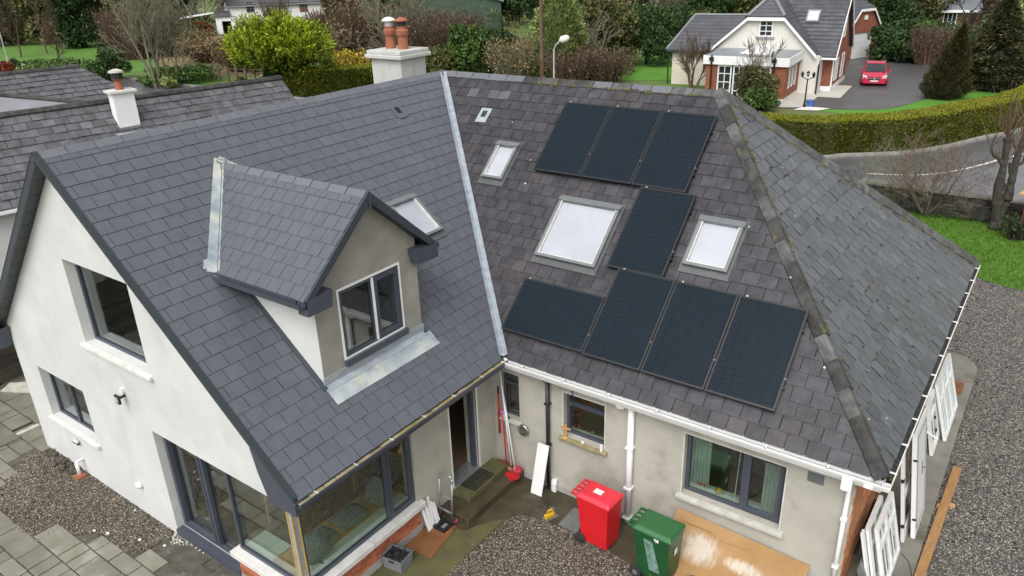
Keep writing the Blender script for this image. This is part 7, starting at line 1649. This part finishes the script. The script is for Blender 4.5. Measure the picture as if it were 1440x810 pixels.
def undergrowth(name, label, poly, n, hmax, mat, leaf):
    P = np.array(G2(*poly)); lo, hi = P.min(0), P.max(0); q = rng.uniform(lo, hi, (n*4, 2)); q = np.array([p for p in q if inside(p, P)])[:n]; n = len(q)
    hm = hmax*(.35+.65*(.5+.5*np.sin(q[:, 0]*.9+1.3*np.sin(q[:, 1]*.7)))); z = hm*rng.random(n)**.7
    o = leaf_mesh(name, np.concatenate([q, z[:, None]], 1), rng.normal(size=(n, 3))+np.array((0,0,.6)), leaf*rng.uniform(.6, 1.4, n), .28, mat, None, .5+.2*np.sin(q[:, 0]*1.7)+rng.normal(0, .2, n), kind='stuff'); tag(o, label, 'undergrowth'); return o
undergrowth('undergrowth', 'brown winter undergrowth filling the thicket behind the ridge', ((470,112),(880,116),(900,100),(870,72),(700,56),(480,60)), 30000, 1.8, 'leaf_brown', .16)
undergrowth('undergrowth', 'olive scrub under the belt of trees', ((-40,66),(300,56),(300,44),(480,40),(1000,44),(1010,34),(-40,38)), 22000, 2.6, 'leaf_olive', .26)
undergrowth('undergrowth', 'dark scrub behind the driveway and garage', ((1235,84),(1300,90),(1380,96),(1480,98),(1480,50),(1240,56)), 16000, 2.2, 'leaf_dark', .18)
# ---- around the brick house
shrub('laurel', 'large glossy dark green laurel beside the white garage door', 1258, 86, 84, 56, 'dark', 1.7, lumps=26); shrub('laurel', 'tall dark evergreen rising behind the garage roof', 1238, 70, 70, 82, 'dark', 1.3, lumps=20, cat='tree')
shrub('laurel', 'dark green laurel below the timber cabin', 1282, 84, 60, 50, 'mid', 1.3, lumps=20)
twiggy('brown_thicket', 'brown leafless bush between the laurel and the dark cypress', 1302, 90, 64, 50, 'bark_red', 300, 'brown', leafn=900)
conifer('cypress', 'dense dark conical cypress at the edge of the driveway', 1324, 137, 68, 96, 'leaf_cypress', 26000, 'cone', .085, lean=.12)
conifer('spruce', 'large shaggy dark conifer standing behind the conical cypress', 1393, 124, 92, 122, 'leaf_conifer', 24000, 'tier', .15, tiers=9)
b, rx, h, k = at_px(1348, 78, 90, 84); bare_tree('bare_tree', 'dark leafless tree with level branches in front of the timber cabin', b, h, 1.4, 'bark_dark', .16, 1, 4, (7,5,4), minr=.025)
shrub('evergreen_tree', 'pale green leafy tree behind the shaggy conifer', 1432, 98, 80, 110, 'varieg', .9, lumps=22, cat='tree'); shrub('evergreen_tree', 'dark leafy bush at the foot of the pale green tree', 1446, 112, 50, 44, 'dark', 1.3)
shrub('camellia', 'bushy green shrub in front of the sunroom windows', 1060, 152, 62, 62, 'olive', 1.7, lumps=22); shrub('camellia', 'lighter green leafy growth at the foot of the sunroom shrub', 1068, 155, 50, 40, 'mid', .8, lumps=16)
b, rx, h, k = at_px(974, 128, 56, 76); bare_tree('pollard_tree', 'leafless pollarded tree with upright brown shoots before the cream wing', b, h, .6, 'bark_brown', .11, 3, 3, (6,7,5), minr=.018, clear=.4)
b, rx, h, k = at_px(1060, 152, 40, 80); bare_tree('bare_shrub', 'thin pinkish leafless twigs above the sunroom shrub', b, h*1.05, .7, 'bark_red', .05, 3, 3, (5,6,5), minr=.014)
# ---- by the low stone wall
b = gp(1300, 302); bare_tree('bare_shrub', 'wide leafless shrub with fine reddish twigs by the stone wall', b, 3.4, 1.4, 'bark_pink', .035, 7, 4, (4,4,4), minr=.0055, clear=.2, tilt=.75)
b = gp(1278, 292); bare_tree('bare_shrub', 'second leafless shrub of paler twigs intertwined at the stone wall', b, 3.2, 1.4, 'bark_pale', .032, 6, 4, (4,4,4), minr=.0055, clear=.2, tilt=.8)
p = gp(1400, 322); pt = thing('pollarded_tree', 'knobbly pollarded tree with two stems and thin shoots on the lawn', 'tree', (p[0], p[1], -.03))
def pol(pts, rad):
    P_ = [np.array(q) for q in pts]; mb = MB(); fine = smooth_line(pts, 4); rr = np.interp(np.linspace(0, 1, len(fine)), np.linspace(0, 1, len(rad)), rad)*rng.uniform(.82, 1.22, len(fine)); mb.tube(fine, list(rr), 10, tint=.45); mb.build('trunk', 'bark_rough', pt); return fine
RV = np.array((RIGHT[0], RIGHT[1], 0)); RV = RV/np.linalg.norm(RV)
q = lambda dx, z, dy=0: tuple(RV*(dx*.85-.15*z)+np.array((0, dy, z)))
t1_ = pol([q(0,0), q(.02,.8), q(.0,1.5), q(.14,2.4), q(.22,3.3)], [.22,.18,.15,.12,.13]); t2_ = pol([q(.05,.5), q(.38,1.1,.1), q(.50,1.8,.1), q(.62,2.5,.1), q(.82,3.2,.1)], [.16,.14,.12,.10,.12]); pol([q(.14,2.3), q(-.1,2.6), q(-.3,2.75), q(-.42,2.95)], [.07,.06,.06,.04]); pol([q(.52,1.9,.1), q(.40,2.1,.15), q(.36,2.4,.2)], [.06,.06,.05]); pol([q(.6,2.3,.1), q(.85,2.4,.05), q(.95,2.55,.05)], [.06,.05,.05]); pol([q(.0,1.3), q(.2,1.45), q(.3,1.7)], [.06,.05,.05])
L = []
for o, m_ in ((t1_[-1],26),(t2_[-1],26),(np.array(q(-.42,2.95)),7),(np.array(q(.95,2.55,.05)),6),(t1_[-5],10),(t2_[-4],10)):
    for i in range(m_):
        d = nrm(np.array((*rng.normal(0, .34, 2), 1.0))); ln = rng.uniform(.6, 1.9); s = np.linspace(0, 1, 5)[:, None]; L.append((o+s*d*ln+s*s*rng.normal(0, .12, 3), np.linspace(.016, .005, 5)))
        if rng.random() < .6: o2 = L[-1][0][2]; d = nrm(d+rng.normal(0, .4, 3)); L.append((o2+s*d*ln*.5, np.linspace(.009, .004, 5)))
tubes('shoots', L, 'bark_red', pt, 4)
twiggy('bare_shrub', 'low dark shrub at the foot of the red shed', 1432, 336, 60, 36, 'bark_dark', 120, 'dark', leafn=900)
undergrowth('undergrowth', 'dark ivy and dead leaves along the foot of the stone wall', ((1240,290),(1300,306),(1420,318),(1440,306),(1310,296),(1250,276)), 5000, .35, 'leaf_dark', .04)
# ---- moss on the old hips, ridge and slates
def moss(name, a, b_, n, spread, parent, s0=.012, s1=.035, up_=.05):
    a, b_ = np.array(a, float), np.array(b_, float); f = rng.random(n); f = np.clip(f+.03*np.sin(f*60), 0, 1); p = a+(b_-a)*f[:, None]+spread[0]*rng.normal(0, 1, (n, 1))*spread[1]+np.array((0, 0, up_)); s = rng.uniform(s0, s1, n)
    o = np.array([(1,0,0),(0,1,0),(-1,0,0),(0,-1,0),(0,0,.8),(0,0,-.5)], float); V = p[:, None, :]+o[None]*s[:, None, None]*rng.uniform(.6, 1.4, (n, 6, 1))
    F_ = np.array([(0,1,4),(1,2,4),(2,3,4),(3,0,4),(1,0,5),(2,1,5),(3,2,5),(0,3,5)]); return mesh_np(name, V.reshape(-1, 3), (F_[None]+6*np.arange(n)[:, None, None]).reshape(-1, 3), 'moss', parent, np.repeat(rng.random(n), 8), kind='stuff')
R3 = np.array(REND)
moss('moss', R3+q2*.17, np.array((LB,0,ZE))+q2*.17, 420, (.018, q2), house, up_=.012); moss('moss', R3+q4*.17, np.array((LB,2*WB,ZE))+q4*.17, 300, (.018, q4), house, up_=.012)
moss('moss', R3+q2*.1, R3+hd*1.9+q2*.13, 200, (.05, q2), house, up_=.03); moss('moss', (-2.4,WB-.12,ZR-.09), (1.8,WB-.12,ZR-.09), 160, (.02, np.array((0,-.7,-.7))), house, up_=.0)
pts = [(rng.uniform(.6, 2*WB-.6), rng.uniform(.3, 4.6)) for i in range(170)]
V_ = []
for i, (s, t) in enumerate(pts):
    if kH*t+.25 < s < 2*WB-kH*t-.25: 
        for j in range(rng.integers(1, 4)): V_.append(np.array(FH @ Vector((s+rng.normal(0, .02), round(t/GA)*GA+rng.normal(0, .015)-.02, .018))))
V_ = np.array(V_); n = len(V_); s = rng.uniform(.010, .028, n); o_ = np.array([(1,0,0),(0,1,0),(-1,0,0),(0,-1,0),(0,0,.7),(0,0,-.5)], float); F_ = np.array([(0,1,4),(1,2,4),(2,3,4),(3,0,4),(1,0,5),(2,1,5),(3,2,5),(0,3,5)])
mesh_np('moss_tufts', (V_[:, None, :]+o_[None]*s[:, None, None]).reshape(-1, 3), (F_[None]+6*np.arange(n)[:, None, None]).reshape(-1, 3), 'moss_dark', roofH, np.repeat(rng.random(n), 8), kind='stuff')
